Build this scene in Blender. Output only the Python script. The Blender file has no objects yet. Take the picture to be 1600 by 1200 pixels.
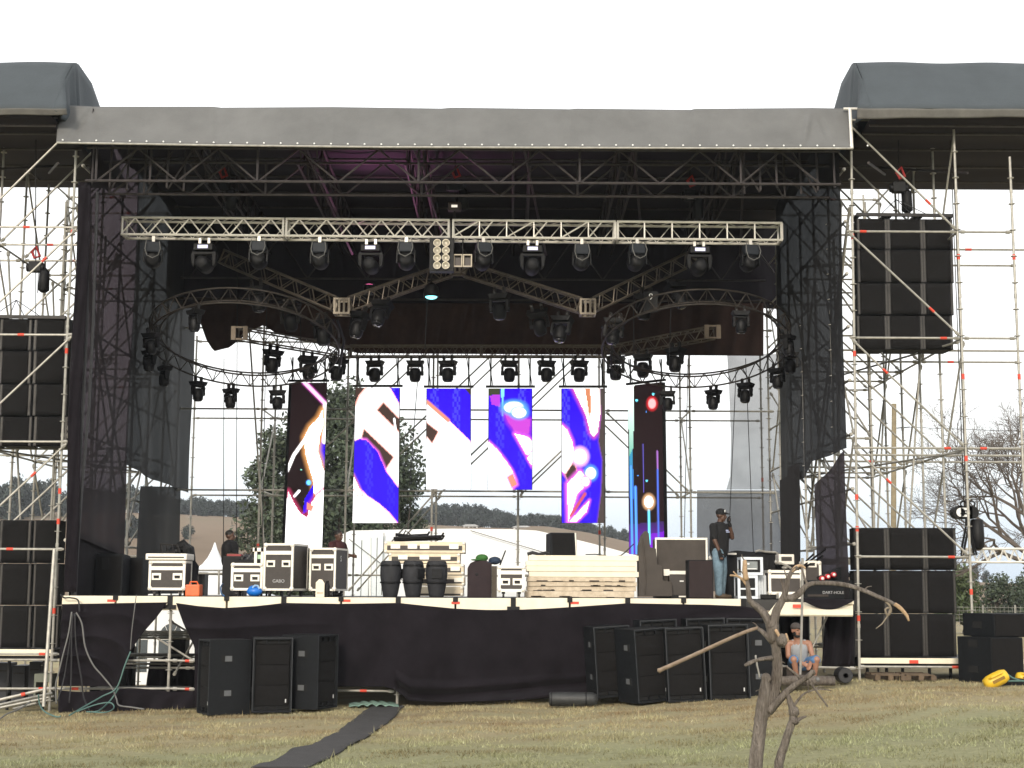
import bpy, bmesh, math, random
import numpy as np
from mathutils import Vector, Matrix

random.seed(7)
RNG = np.random.default_rng(7)
SC = bpy.context.scene
COL = SC.collection
R = math.radians

# ------------------------------------------------------------------ camera
F = 2300.0                      # focal length in pixels of the 1600 px wide photograph
EYE = 2.03
PITCH = R(7.97)
ROLL = 0.005
cp, sp = math.cos(PITCH), math.sin(PITCH)
_f = Vector((0, cp, sp)); _u0 = Vector((0, -sp, cp)); _r0 = Vector((1, 0, 0))
_r = _r0 * math.cos(ROLL) + _u0 * math.sin(ROLL)
_u = _u0 * math.cos(ROLL) - _r0 * math.sin(ROLL)
cam_d = bpy.data.cameras.new("camera")
cam_d.sensor_width = 36.0
cam_d.lens = F / 1600.0 * 36.0
cam_d.clip_start = 0.1
cam_d.clip_end = 6000
cam = bpy.data.objects.new("camera", cam_d)
COL.objects.link(cam)
cam.matrix_world = Matrix(((_r.x, _u.x, -_f.x, 0), (_r.y, _u.y, -_f.y, 0), (_r.z, _u.z, -_f.z, EYE), (0, 0, 0, 1)))
SC.camera = cam


def at(px, py, Y):
    """world point on the upright plane at depth Y behind a photo pixel"""
    d = _r * ((px - 800) / F) + _u * ((600 - py) / F) + _f
    t = Y / d.y
    return Vector((d.x * t, Y, EYE + d.z * t))


def PX(Y):
    return F / (Y * cp)


# ------------------------------------------------------------------ world, sun, exposure
SUN_EL, SUN_AZ = R(20), R(190)   # azimuth clockwise from +Y: behind the camera, a little to the left
W = bpy.data.worlds.new("World"); SC.world = W; W.use_nodes = True
nt = W.node_tree; N = nt.nodes; L = nt.links
N.clear()
out = N.new("ShaderNodeOutputWorld"); bg = N.new("ShaderNodeBackground")
sky = N.new("ShaderNodeTexSky"); sky.sky_type = 'NISHITA'; sky.sun_disc = False
sky.sun_elevation = SUN_EL; sky.sun_rotation = SUN_AZ; sky.air_density = 1.5; sky.dust_density = 4
tc = N.new("ShaderNodeTexCoord"); sep = N.new("ShaderNodeSeparateXYZ"); ramp = N.new("ShaderNodeValToRGB")
L.new(tc.outputs["Generated"], sep.inputs[0]); L.new(sep.outputs["Z"], ramp.inputs[0])
e = ramp.color_ramp.elements
e[0].position = 0.0; e[0].color = (0.50, 0.58, 0.67, 1)
e[1].position = 0.14; e[1].color = (1.0, 1.0, 1.0, 1)
x = e.new(0.045); x.color = (0.60, 0.67, 0.73, 1)
x = e.new(0.085); x.color = (0.82, 0.86, 0.88, 1)
cl = N.new("ShaderNodeVectorMath"); cl.operation = 'SCALE'; cl.inputs["Scale"].default_value = 12.0
L.new(ramp.outputs[0], cl.inputs[0])
mx = N.new("ShaderNodeMix"); mx.data_type = 'RGBA'; mx.inputs["Factor"].default_value = 0.88
L.new(sky.outputs[0], mx.inputs["A"]); L.new(cl.outputs[0], mx.inputs["B"])
L.new(mx.outputs["Result"], bg.inputs["Color"]); bg.inputs["Strength"].default_value = 0.11
L.new(bg.outputs[0], out.inputs[0])
sd = bpy.data.lights.new("sun", 'SUN'); sd.energy = 2.2; sd.angle = R(10); sd.color = (1.0, 0.91, 0.78)
so = bpy.data.objects.new("sun", sd); COL.objects.link(so)
_sd = Vector((math.sin(SUN_AZ) * math.cos(SUN_EL), math.cos(SUN_AZ) * math.cos(SUN_EL), math.sin(SUN_EL)))
so.rotation_euler = (-_sd).to_track_quat('-Z', 'Y').to_euler()
so.location = _sd * 60
SC.view_settings.view_transform = 'Standard'
SC.view_settings.look = 'None'
SC.view_settings.exposure = 0.3
SC.view_settings.gamma = 1.0
SC.cycles.max_bounces = 6
SC.cycles.transparent_max_bounces = 24
SC.cycles.volume_bounces = 0
SC.cycles.caustics_reflective = False
SC.cycles.caustics_refractive = False

# ------------------------------------------------------------------ materials
MATS = {}


def mat(name, col, rough=0.6, metal=0.0, var=0.15, scale=6.0, bump=0.0, bscale=40.0, spec=0.5, rand=0.0, col2=None):
    """principled material with cloudy colour variation, optional fine bump and a tint that differs per leaf"""
    if name in MATS: return MATS[name]
    m = bpy.data.materials.new(name); m.use_nodes = True
    n = m.node_tree.nodes; l = m.node_tree.links
    b = n["Principled BSDF"]
    b.inputs["Roughness"].default_value = rough; b.inputs["Metallic"].default_value = metal
    b.inputs["Specular IOR Level"].default_value = spec
    t = n.new("ShaderNodeTexCoord")
    nz = n.new("ShaderNodeTexNoise"); nz.inputs["Scale"].default_value = scale; nz.inputs["Detail"].default_value = 6
    nz.inputs["Roughness"].default_value = 0.65
    l.new(t.outputs["Object"], nz.inputs["Vector"])
    rp = n.new("ShaderNodeValToRGB")
    c2 = col2 or tuple(min(1, c * (1 + var)) for c in col)
    c1 = tuple(c * (1 - var) for c in col) if col2 is None else col
    rp.color_ramp.elements[0].position = 0.3; rp.color_ramp.elements[0].color = (*c1, 1)
    rp.color_ramp.elements[1].position = 0.7; rp.color_ramp.elements[1].color = (*c2, 1)
    l.new(nz.outputs["Fac"], rp.inputs[0])
    src = rp.outputs[0]
    if rand:
        g = n.new("ShaderNodeNewGeometry"); hv = n.new("ShaderNodeHueSaturation")
        mr = n.new("ShaderNodeMapRange"); mr.inputs["To Min"].default_value = 1 - rand; mr.inputs["To Max"].default_value = 1 + rand
        l.new(g.outputs["Random Per Island"], mr.inputs["Value"]); l.new(mr.outputs[0], hv.inputs["Value"])
        l.new(src, hv.inputs["Color"]); src = hv.outputs[0]
    l.new(src, b.inputs["Base Color"])
    if bump:
        n2 = n.new("ShaderNodeTexNoise"); n2.inputs["Scale"].default_value = bscale; n2.inputs["Detail"].default_value = 4
        l.new(t.outputs["Object"], n2.inputs["Vector"])
        bp = n.new("ShaderNodeBump"); bp.inputs["Strength"].default_value = bump; bp.inputs["Distance"].default_value = 0.02
        l.new(n2.outputs["Fac"], bp.inputs["Height"]); l.new(bp.outputs[0], b.inputs["Normal"])
    MATS[name] = m
    return m


def mesh_fabric(name, col, trans, tint=(1, 1, 1)):
    """woven scaffold netting: mostly opaque threads with see-through holes"""
    m = mat(name, col, 0.9, 0, 0.3, 1.3)
    n = m.node_tree.nodes; l = m.node_tree.links
    b = n["Principled BSDF"]; o = n["Material Output"]
    tr = n.new("ShaderNodeBsdfTransparent"); tr.inputs[0].default_value = (*tint, 1)
    ms = n.new("ShaderNodeMixShader")
    nz = n.new("ShaderNodeTexNoise"); nz.inputs["Scale"].default_value = 0.9; nz.inputs["Detail"].default_value = 3
    t = n.new("ShaderNodeTexCoord"); l.new(t.outputs["Object"], nz.inputs["Vector"])
    mr = n.new("ShaderNodeMapRange"); mr.inputs["To Min"].default_value = trans * 0.55; mr.inputs["To Max"].default_value = trans * 1.45
    l.new(nz.outputs["Fac"], mr.inputs["Value"]); l.new(mr.outputs[0], ms.inputs[0])
    l.new(b.outputs[0], ms.inputs[1]); l.new(tr.outputs[0], ms.inputs[2]); l.new(ms.outputs[0], o.inputs[0])
    return m


def glow(name, col, strength):
    if name in MATS: return MATS[name]
    m = bpy.data.materials.new(name); m.use_nodes = True
    b = m.node_tree.nodes["Principled BSDF"]
    b.inputs["Base Color"].default_value = (0.1, 0.1, 0.1, 1)
    b.inputs["Emission Color"].default_value = (*col, 1); b.inputs["Emission Strength"].default_value = strength
    MATS[name] = m
    return m


STEEL = mat("galvanised_steel", (0.37, 0.355, 0.315), 0.45, 0.3, 0.25, 9, 0.1, 60)
STEELD = mat("roof_shaded_steel", (0.058, 0.050, 0.050), 0.55, 0.4, 0.3, 9)  # steel coloured darker to carry the shade under the roof
RED = mat("red_marker_tape", (0.62, 0.06, 0.03), 0.6)
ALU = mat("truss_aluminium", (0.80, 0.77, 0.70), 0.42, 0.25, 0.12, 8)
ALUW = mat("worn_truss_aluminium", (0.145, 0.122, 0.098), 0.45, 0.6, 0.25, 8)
BLK = mat("black_metal", (0.0055, 0.0055, 0.0063), 0.55, 0.0, 0.3, 12, spec=.25)
DRK = mat("dark_grey_plastic", (0.0075, 0.0077, 0.0088), 0.6, 0, 0.2, 10, spec=.25)
GRYP = mat("blue_grey_housing", (0.017, 0.021, 0.028), 0.6, 0, 0.2, 10, spec=.3)
SKIRT = mat("black_stage_cloth", (0.0110, 0.0092, 0.0116), 0.95, 0, 0.35, 2.0, 0.3, 120, 0.06)
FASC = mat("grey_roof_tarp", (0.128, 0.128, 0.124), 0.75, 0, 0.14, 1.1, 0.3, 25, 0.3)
WING = mat("blue_grey_tarp", (0.050, 0.060, 0.067), 0.7, 0, 0.13, 1.2, 0.25, 20, 0.3)
HEM = mat("faded_tarp_hem", (0.12, 0.115, 0.105), 0.8, 0, 0.2, 3)
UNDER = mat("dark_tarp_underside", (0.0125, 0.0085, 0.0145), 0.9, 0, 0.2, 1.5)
BROWN = mat("brown_black_drape", (0.062, 0.036, 0.030), 0.95, 0, 0.3, 1.4, 0.2, 30, 0.2)
SPK = mat("speaker_paint", (0.0052, 0.0064, 0.0080), 0.66, 0, 0.25, 14, 0.35, 220, 0.22)
SPKE = mat("worn_speaker_edge", (0.020, 0.023, 0.027), 0.6, 0, 0.4, 20)
GRIL = mat("speaker_grille_foam", (0.0058, 0.0052, 0.0052), 0.85, 0, 0.3, 12, 0.6, 260, 0.25)
SLOT = mat("recess_shade_black", (0.003, 0.003, 0.003), 0.9)  # near-black colour standing in for shade inside recesses and holes
RAIL = mat("rigging_rail_steel", (0.021, 0.019, 0.018), 0.5, 0.4, 0.4, 15)
CASE = mat("flight_case_laminate", (0.042, 0.034, 0.029), 0.55, 0, 0.18, 14, 0.2, 150)
CASB = mat("blue_black_laminate", (0.020, 0.022, 0.030), 0.5, 0, 0.2, 12)
EDGE = mat("case_edge_aluminium", (0.84, 0.80, 0.71), 0.45, 0.15, 0.10, 20)
CREAM = mat("cream_deck_board", (0.82, 0.74, 0.57), 0.6, 0, 0.08, 4, 0.15, 40)
WOODD = mat("worn_plywood_edge", (0.46, 0.37, 0.26), 0.75, 0, 0.35, 9, 0.4, 40, col2=(0.70, 0.60, 0.46))
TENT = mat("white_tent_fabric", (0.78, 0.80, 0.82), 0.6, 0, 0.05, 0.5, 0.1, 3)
TENTB = mat("blue_shaded_tent_wall", (0.68, 0.74, 0.77), 0.6, 0, 0.08, 0.6)  # tent fabric with bluish shade put into its colour
WHITE = mat("white_paint", (0.8, 0.8, 0.78), 0.5, 0, 0.05)
LEAF = mat("dark_green_leaves", (0.046, 0.064, 0.036), 0.6, 0, 0.4, 0.7, rand=0.6)
LEAF2 = mat("blue_green_leaves", (0.020, 0.031, 0.025), 0.7, 0, 0.3, 0.2, rand=0.4)
LEAF3 = mat("light_green_leaves", (0.085, 0.115, 0.045), 0.7, 0, 0.3, 0.4, rand=0.4)
BARK = mat("grey_brown_bark", (0.105, 0.086, 0.070), 0.9, 0, 0.4, 14, 1.0, 70, 0.2, col2=(0.285, 0.248, 0.215))
BARKP = mat("pale_dead_bark", (0.115, 0.095, 0.080), 0.9, 0, 0.3, 5)
BARKD = mat("dark_bark", (0.050, 0.040, 0.034), 0.9, 0, 0.3, 5)
RAW = mat("raw_split_wood", (0.36, 0.245, 0.145), 0.8, 0, 0.3, 25, 0.4, 60)
ORG = mat("orange_plastic", (0.72, 0.13, 0.03), 0.45)
BLU = mat("blue_plastic", (0.01, 0.16, 0.60), 0.4)
YEL = mat("yellow_plastic", (0.68, 0.43, 0.02), 0.45, 0, 0.15, 8)
GRN = mat("green_fabric", (0.03, 0.12, 0.02), 0.8)
CABLE = mat("black_rubber_cable", (0.014, 0.014, 0.016), 0.6)
CABG = mat("grey_cable", (0.14, 0.14, 0.135), 0.6)
CABT = mat("teal_cable", (0.075, 0.15, 0.135), 0.6)
SKIN_D = mat("dark_brown_skin", (0.085, 0.042, 0.026), 0.5, 0, 0.1)
SKIN_M = mat("tanned_skin", (0.30, 0.150, 0.095), 0.5, 0, 0.1)
SHIRT_K = mat("black_cotton", (0.006, 0.006, 0.007), 0.9, 0, 0.3, 15)
SHIRT_G = mat("grey_cotton", (0.30, 0.31, 0.32), 0.9, 0, 0.12, 15)
SHIRT_R = mat("maroon_cotton", (0.045, 0.010, 0.012), 0.9, 0, 0.2, 15)
JEAN = mat("faded_blue_denim", (0.16, 0.24, 0.30), 0.9, 0, 0.35, 9)
JEAND = mat("blue_denim_shorts", (0.08, 0.17, 0.32), 0.9, 0, 0.35, 9)
HAIR = mat("black_hair", (0.008, 0.007, 0.006), 0.7)
SHOE = mat("brown_shoe", (0.10, 0.07, 0.045), 0.7)
TILE = mat("red_roof_tile", (0.25, 0.13, 0.10), 0.8)
NET1 = mesh_fabric("brown_black_netting", (0.0100, 0.0060, 0.0080), 0.034, (1, .80, .90))
NET2 = mesh_fabric("blue_black_netting", (0.0060, 0.0068, 0.0085), 0.019, (.92, .97, 1))
NET3 = mesh_fabric("pale_grey_netting", (0.08, 0.08, 0.082), 0.36)
NET4 = mesh_fabric("mid_grey_netting", (0.06, 0.06, 0.064), 0.155)

SKIRT.node_tree.nodes["Principled BSDF"].inputs["Sheen Weight"].default_value = 0.04
BARK.node_tree.nodes["Bump"].inputs["Distance"].default_value = 0.05
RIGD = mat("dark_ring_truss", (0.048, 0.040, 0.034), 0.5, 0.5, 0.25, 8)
# ------------------------------------------------------------------ mesh builder
ROOT = {}


class MB:
    def __init__(s): s.v = []; s.f = []; s.m = []

    def add(s, vs, fs, mi=0):
        o = len(s.v)
        s.v.extend((float(a[0]), float(a[1]), float(a[2])) for a in vs)
        s.f.extend(tuple(i + o for i in f) for f in fs)
        s.m.extend([mi] * len(fs))
        return s

    def box(s, x0, x1, y0, y1, z0, z1, mi=0):
        if x0 > x1: x0, x1 = x1, x0
        if y0 > y1: y0, y1 = y1, y0
        if z0 > z1: z0, z1 = z1, z0
        v = [(x0, y0, z0), (x1, y0, z0), (x1, y1, z0), (x0, y1, z0), (x0, y0, z1), (x1, y0, z1), (x1, y1, z1), (x0, y1, z1)]
        return s.add(v, [(0, 3, 2, 1), (4, 5, 6, 7), (0, 1, 5, 4), (1, 2, 6, 5), (2, 3, 7, 6), (3, 0, 4, 7)], mi)

    def frame(s, p0, p1):
        d = (Vector(p1) - Vector(p0)); d.normalize()
        a = Vector((0, 0, 1)) if abs(d.z) < 0.9 else Vector((1, 0, 0))
        u = d.cross(a).normalized(); w = d.cross(u).normalized()
        return d, u, w

    def tube(s, p0, p1, r, r1=None, n=8, mi=0, caps=True):
        p0 = Vector(p0); p1 = Vector(p1); r1 = r if r1 is None else r1
        d, u, w = s.frame(p0, p1)
        v = []
        for p, rr in ((p0, r), (p1, r1)):
            for k in range(n):
                t = 2 * math.pi * k / n
                v.append(p + (u * math.cos(t) + w * math.sin(t)) * rr)
        fs = [(k, (k + 1) % n, n + (k + 1) % n, n + k) for k in range(n)]
        if caps: fs += [tuple(range(n - 1, -1, -1)), tuple(range(n, 2 * n))]
        return s.add(v, fs, mi)

    def bar(s, p0, p1, w, h, mi=0, up=None):
        p0 = Vector(p0); p1 = Vector(p1)
        d = (p1 - p0).normalized()
        a = Vector(up) if up else (Vector((0, 0, 1)) if abs(d.z) < 0.95 else Vector((0, 1, 0)))
        u = d.cross(a).normalized(); v = u.cross(d).normalized()
        vs = []
        for p in (p0, p1):
            for a_, b_ in ((-1, -1), (1, -1), (1, 1), (-1, 1)):
                vs.append(p + u * a_ * w / 2 + v * b_ * h / 2)
        return s.add(vs, [(0, 1, 5, 4), (1, 2, 6, 5), (2, 3, 7, 6), (3, 0, 4, 7), (0, 3, 2, 1), (4, 5, 6, 7)], mi)

    def path(s, pts, r, n=6, mi=0, jitter=0.0):
        pts = [Vector(p) for p in pts]
        rs = r if isinstance(r, (list, tuple)) else [r] * len(pts)
        d0 = (pts[1] - pts[0]).normalized()
        a = Vector((0, 0, 1)) if abs(d0.z) < 0.9 else Vector((1, 0, 0))
        u = d0.cross(a).normalized()
        vs = []
        for i, p in enumerate(pts):
            d = (pts[min(i + 1, len(pts) - 1)] - pts[max(i - 1, 0)])
            if d.length < 1e-9: d = d0.copy()
            d.normalize()
            u = (u - d * u.dot(d)).normalized(); w = d.cross(u)
            for k in range(n):
                t = 2 * math.pi * k / n
                rr = rs[i] * (1 + (random.uniform(-jitter, jitter) if jitter else 0))
                vs.append(p + (u * math.cos(t) + w * math.sin(t)) * rr)
        fs = []
        for i in range(len(pts) - 1):
            for k in range(n):
                k2 = (k + 1) % n
                fs.append((i * n + k, i * n + k2, (i + 1) * n + k2, (i + 1) * n + k))
        fs += [tuple(range(n - 1, -1, -1)), tuple(range((len(pts) - 1) * n, len(pts) * n))]
        return s.add(vs, fs, mi)

    def lathe(s, prof, c, axis='z', n=16, mi=0, flip=False):
        vs = []
        for r, h in prof:
            for k in range(n):
                t = 2 * math.pi * k / n
                a, b = r * math.cos(t), r * math.sin(t)
                vs.append({'z': (c[0] + a, c[1] + b, c[2] + h), 'y': (c[0] + a, c[1] + h, c[2] - b), 'x': (c[0] + h, c[1] + a, c[2] + b)}[axis])
        fs = []
        m = len(prof)
        for i in range(m - 1):
            for k in range(n):
                k2 = (k + 1) % n
                fs.append((i * n + k, i * n + k2, (i + 1) * n + k2, (i + 1) * n + k))
        fs += [tuple(range(n - 1, -1, -1)), tuple(range((m - 1) * n, m * n))]
        return s.add(vs, fs, mi)

    def prism(s, poly, y0, y1, mi=0):
        """poly of (x, z), extruded along y"""
        n = len(poly)
        vs = [(p[0], y0, p[1]) for p in poly] + [(p[0], y1, p[1]) for p in poly]
        fs = [tuple(range(n)), tuple(range(2 * n - 1, n - 1, -1))]
        fs += [(k, n + k, n + (k + 1) % n, (k + 1) % n) for k in range(n)]
        return s.add(vs, fs, mi)

    def sphere(s, c, r, n=12, mi=0, rot=None):
        r = (r, r, r) if isinstance(r, (int, float)) else r
        h = max(4, n // 2)
        vs = []
        for i in range(h + 1):
            ph = math.pi * i / h
            for k in range(n):
                t = 2 * math.pi * k / n
                q = Vector((r[0] * math.sin(ph) * math.cos(t), r[1] * math.sin(ph) * math.sin(t), r[2] * math.cos(ph)))
                if rot: q = rot @ q
                vs.append(Vector(c) + q)
        fs = []
        for i in range(h):
            for k in range(n):
                k2 = (k + 1) % n
                fs.append((i * n + k, (i + 1) * n + k, (i + 1) * n + k2, i * n + k2))
        return s.add(vs, fs, mi)

    def caps(s, p0, p1, r0, r1=None, n=10, mi=0):
        r1 = r0 if r1 is None else r1
        s.tube(p0, p1, r0, r1, n, mi); s.sphere(p0, r0, n, mi); s.sphere(p1, r1, n, mi)
        return s

    def grid(s, fn, nu, nv, mi=0):
        vs = [fn(i / nu, j / nv) for j in range(nv + 1) for i in range(nu + 1)]
        fs = [(j * (nu + 1) + i, j * (nu + 1) + i + 1, (j + 1) * (nu + 1) + i + 1, (j + 1) * (nu + 1) + i) for j in range(nv) for i in range(nu)]
        return s.add(vs, fs, mi)

    def xf(s, M):
        s.v = [tuple(M @ Vector(p)) for p in s.v]
        return s

    def build(s, name, mats, parent=None, bevel=0.0, smooth=False, origin=None, solid=0.0):
        me = bpy.data.meshes.new(name)
        if parent is not None: o0 = ROOT.get(parent.name, (0, 0, 0))
        elif origin is not None: o0 = tuple(origin)
        else: o0 = (0, 0, 0)
        vs = [(a - o0[0], b - o0[1], c - o0[2]) for a, b, c in s.v]
        me.from_pydata(vs, [], s.f)
        mats = mats if isinstance(mats, (list, tuple)) else [mats]
        for m_ in mats: me.materials.append(m_)
        if len(mats) > 1: me.polygons.foreach_set("material_index", s.m)
        if bevel:
            bm = bmesh.new(); bm.from_mesh(me)
            bmesh.ops.remove_doubles(bm, verts=bm.verts, dist=1e-5)
            bmesh.ops.bevel(bm, geom=list(bm.edges), offset=bevel, segments=2, profile=0.6, affect='EDGES', clamp_overlap=True)
            bm.to_mesh(me); bm.free()
        if smooth:
            me.polygons.foreach_set("use_smooth", [True] * len(me.polygons))
        me.update()
        ob = bpy.data.objects.new(name, me)
        COL.objects.link(ob)
        if parent is not None:
            ob.parent = parent
            ROOT[ob.name] = o0
        else:
            ob.location = o0
            ROOT[ob.name] = o0
        if solid:
            sm = ob.modifiers.new("solidify", 'SOLIDIFY'); sm.thickness = solid; sm.offset = 0
        return ob


def tag(o, label=None, cat=None, group=None, kind=None):
    if label: o["label"] = label
    if cat: o["category"] = cat
    if group: o["group"] = group
    if kind: o["kind"] = kind
    return o


def thing(name, label, cat, loc=(0, 0, 0), group=None):
    o = bpy.data.objects.new(name, None)
    o.empty_display_size = 0.2
    COL.objects.link(o)
    o.location = tuple(loc)
    ROOT[o.name] = tuple(loc)
    return tag(o, label, cat, group)


KIDS = {}


def copy_tree(o, parent=None):
    c = o.copy(); COL.objects.link(c)
    if parent is not None: c.parent = parent
    for ch in list(o.children): copy_tree(ch, c)
    return c


class Proto:
    """first placement uses the prototype itself, later ones copy it with its parts"""
    def __init__(s, root): s.root = root; s.used = False

    def put(s, loc, label, rot=(0, 0, 0), group=None, scale=None):
        o = copy_tree(s.root) if s.used else s.root
        s.used = True
        o.location = tuple(loc); o.rotation_euler = rot
        if scale: o.scale = (scale,) * 3 if isinstance(scale, (int, float)) else scale
        o["label"] = label
        if group: o["group"] = group
        return o


ORD = ["first", "second", "third", "fourth", "fifth", "sixth", "seventh", "eighth", "ninth", "tenth", "eleventh", "twelfth", "thirteenth"]


def interp(x, xs, ys): return float(np.interp(x, xs, ys))


def text(s, body, loc, size, m, parent, rot=(math.pi / 2, 0, 0), name="lettering", align='CENTER'):
    cu = bpy.data.curves.new(name + "_curve", 'FONT'); cu.body = body; cu.size = size; cu.extrude = 0.003
    cu.align_x = align; cu.align_y = 'CENTER'
    cu.materials.append(m)
    tmp = bpy.data.objects.new(name + "_curve", cu)
    me = bpy.data.meshes.new_from_object(tmp)
    bpy.data.objects.remove(tmp); me.name = name
    o = bpy.data.objects.new(name, me); COL.objects.link(o)
    o.parent = parent
    r0 = ROOT.get(parent.name, (0, 0, 0))
    o.location = (loc[0] - r0[0], loc[1] - r0[1], loc[2] - r0[2])
    o.rotation_euler = rot
    return o


# ------------------------------------------------------------------ ground
CREST_PX = [-600, -100, 0, 100, 300, 400, 600, 700, 850, 900, 985, 1100, 1250, 1500, 1900]
CREST_PY = [795, 792, 798, 800, 803, 808, 815, 821, 828, 836, 858, 885, 902, 912, 914]
RIDGE_Y = 400.0
CREST_X = [at(p, q, RIDGE_Y).x for p, q in zip(CREST_PX, CREST_PY)]
CREST_Z = [at(p, q, RIDGE_Y).z for p, q in zip(CREST_PX, CREST_PY)]


def sstep(a, b, x):
    t = np.clip((x - a) / (b - a), 0, 1)
    return t * t * (3 - 2 * t)


def gz(X, Y):
    X = np.asarray(X, float); Y = np.asarray(Y, float)
    near = np.interp(X, [-40, -14, -8, -1.1, 2, 4.2, 6.2, 9, 30], [-0.55, -0.30, -0.16, 0.0, 0.10, 0.26, 0.46, 0.47, 0.5])
    near = near * (0.25 + 0.75 * sstep(10, 24, Y))
    left = -0.85 * sstep(34, 44, Y) * (1 - sstep(-2, 6, X))       # the field drops a little behind the stage on the left
    far = near * (1 - sstep(45, 90, Y)) + left
    cz = np.interp(X, CREST_X, CREST_Z)
    h = cz * sstep(85, RIDGE_Y, Y) * (1 - 0.7 * sstep(RIDGE_Y, 800, Y))
    rough = 0.02 * np.sin(X * 1.7 + Y * .6) * np.sin(Y * 1.3 - X * .4) * sstep(60, 30, Y) if False else 0.02 * np.sin(X * 1.7 + Y * .6) * np.sin(Y * 1.3 - X * .4)
    return far + h + rough


def g1(X, Y): return float(gz(X, Y))


def axis(lo, hi, fine_lo, fine_hi, step, grow=1.22):
    a = list(np.arange(fine_lo, fine_hi + 1e-6, step))
    s_ = step; v = fine_hi
    while v < hi: s_ *= grow; v += s_; a.append(v)
    s_ = step; v = fine_lo
    while v > lo: s_ *= grow; v -= s_; a.insert(0, v)
    return np.array(a)


gx = axis(-2500, 2500, -16, 16, 0.4, 1.12); gy = axis(-60, 4000, 2, 40, 0.4, 1.08)
GX, GY = np.meshgrid(gx, gy)
GZ = gz(GX, GY)
gm = bpy.data.meshes.new("ground")
nv = GX.size; nu_ = len(gx)
co = np.stack([GX.ravel(), GY.ravel(), GZ.ravel()], 1).astype(np.float32)
ii, jj = np.meshgrid(np.arange(len(gx) - 1), np.arange(len(gy) - 1))
q = (jj * nu_ + ii).ravel()
quads = np.stack([q, q + 1, q + 1 + nu_, q + nu_], 1).astype(np.int32)


def np_mesh(me, co, faces):
    me.vertices.add(len(co)); me.vertices.foreach_set("co", co.astype(np.float32).ravel())
    k = faces.shape[1]
    me.loops.add(faces.size); me.loops.foreach_set("vertex_index", faces.astype(np.int32).ravel())
    me.polygons.add(len(faces))
    me.polygons.foreach_set("loop_start", np.arange(0, faces.size, k, dtype=np.int32))
    me.polygons.foreach_set("loop_total", np.full(len(faces), k, dtype=np.int32))
    me.update(calc_edges=True); me.validate()


np_mesh(gm, co, quads)
gm.polygons.foreach_set("use_smooth", [True] * len(gm.polygons))


def ground_material():
    m = bpy.data.materials.new("dry_grass_ground"); m.use_nodes = True
    n = m.node_tree.nodes; l = m.node_tree.links; b = n["Principled BSDF"]
    b.inputs["Roughness"].default_value = 0.95; b.inputs["Specular IOR Level"].default_value = 0.1
    g = n.new("ShaderNodeNewGeometry")

    def noise(sc, det=6, rough=0.6, sx=1.0, sy=1.0):
        mp = n.new("ShaderNodeMapping"); mp.inputs["Scale"].default_value = (sx, sy, 1)
        l.new(g.outputs["Position"], mp.inputs[0])
        z = n.new("ShaderNodeTexNoise"); z.inputs["Scale"].default_value = sc; z.inputs["Detail"].default_value = det
        z.inputs["Roughness"].default_value = rough
        l.new(mp.outputs[0], z.inputs["Vector"])
        return z.outputs["Fac"]

    def rampn(f, stops):
        r = n.new("ShaderNodeValToRGB")
        r.color_ramp.elements[0].position = stops[0][0]; r.color_ramp.elements[0].color = (*stops[0][1], 1)
        r.color_ramp.elements[1].position = stops[-1][0]; r.color_ramp.elements[1].color = (*stops[-1][1], 1)
        for p, c in stops[1:-1]:
            k = r.color_ramp.elements.new(p); k.color = (*c, 1)
        l.new(f, r.inputs[0]); return r.outputs[0]

    def mix(f, a, c):
        x_ = n.new("ShaderNodeMix"); x_.data_type = 'RGBA'
        if isinstance(f, float): x_.inputs["Factor"].default_value = f
        else: l.new(f, x_.inputs["Factor"])
        for s_, v_ in (("A", a), ("B", c)):
            if isinstance(v_, tuple): x_.inputs[s_].default_value = (*v_, 1)
            else: l.new(v_, x_.inputs[s_])
        return x_.outputs["Result"]
    base = rampn(noise(0.55, 7, 0.65, 0.7, 1.3), [(0.34, (0.240, 0.182, 0.112)), (0.48, (0.335, 0.285, 0.172)), (0.62, (0.335, 0.315, 0.190))])
    fine = rampn(noise(14, 5, 0.75), [(0.25, (0.10, 0.08, 0.044)), (0.75, (0.32, 0.275, 0.165))])
    near = mix(0.35, base, fine)
    # greener strip of lawn towards the camera
    sx = n.new("ShaderNodeSeparateXYZ"); l.new(g.outputs["Position"], sx.inputs[0])
    ad = n.new("ShaderNodeMath"); ad.operation = 'MULTIPLY_ADD'; ad.inputs[1].default_value = 5.0
    l.new(noise(0.5, 5, 0.6, .6, 1), ad.inputs[0]); l.new(sx.outputs["Y"], ad.inputs[2])
    mr = n.new("ShaderNodeMapRange"); mr.inputs["From Min"].default_value = 21.3; mr.inputs["From Max"].default_value = 24.3
    mr.inputs["To Min"].default_value = 0.75; mr.inputs["To Max"].default_value = 0.0
    l.new(ad.outputs[0], mr.inputs["Value"])
    grn = rampn(noise(9, 5, 0.75), [(0.25, (0.13, 0.14, 0.075)), (0.75, (0.28, 0.285, 0.165))])
    near = mix(mr.outputs[0], near, grn)
    farc = rampn(noise(0.02, 6, 0.6), [(0.3, (0.15, 0.108, 0.072)), (0.55, (0.19, 0.142, 0.098)), (0.75, (0.155, 0.135, 0.082))])
    m2 = n.new("ShaderNodeMapRange"); m2.inputs["From Min"].default_value = 60; m2.inputs["From Max"].default_value = 140
    l.new(sx.outputs["Y"], m2.inputs["Value"])
    l.new(mix(m2.outputs[0], near, farc), b.inputs["Base Color"])
    bp = n.new("ShaderNodeBump"); bp.inputs["Strength"].default_value = 0.6; bp.inputs["Distance"].default_value = 0.05
    l.new(noise(11, 6, 0.75), bp.inputs["Height"]); l.new(bp.outputs[0], b.inputs["Normal"])
    return m


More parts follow.
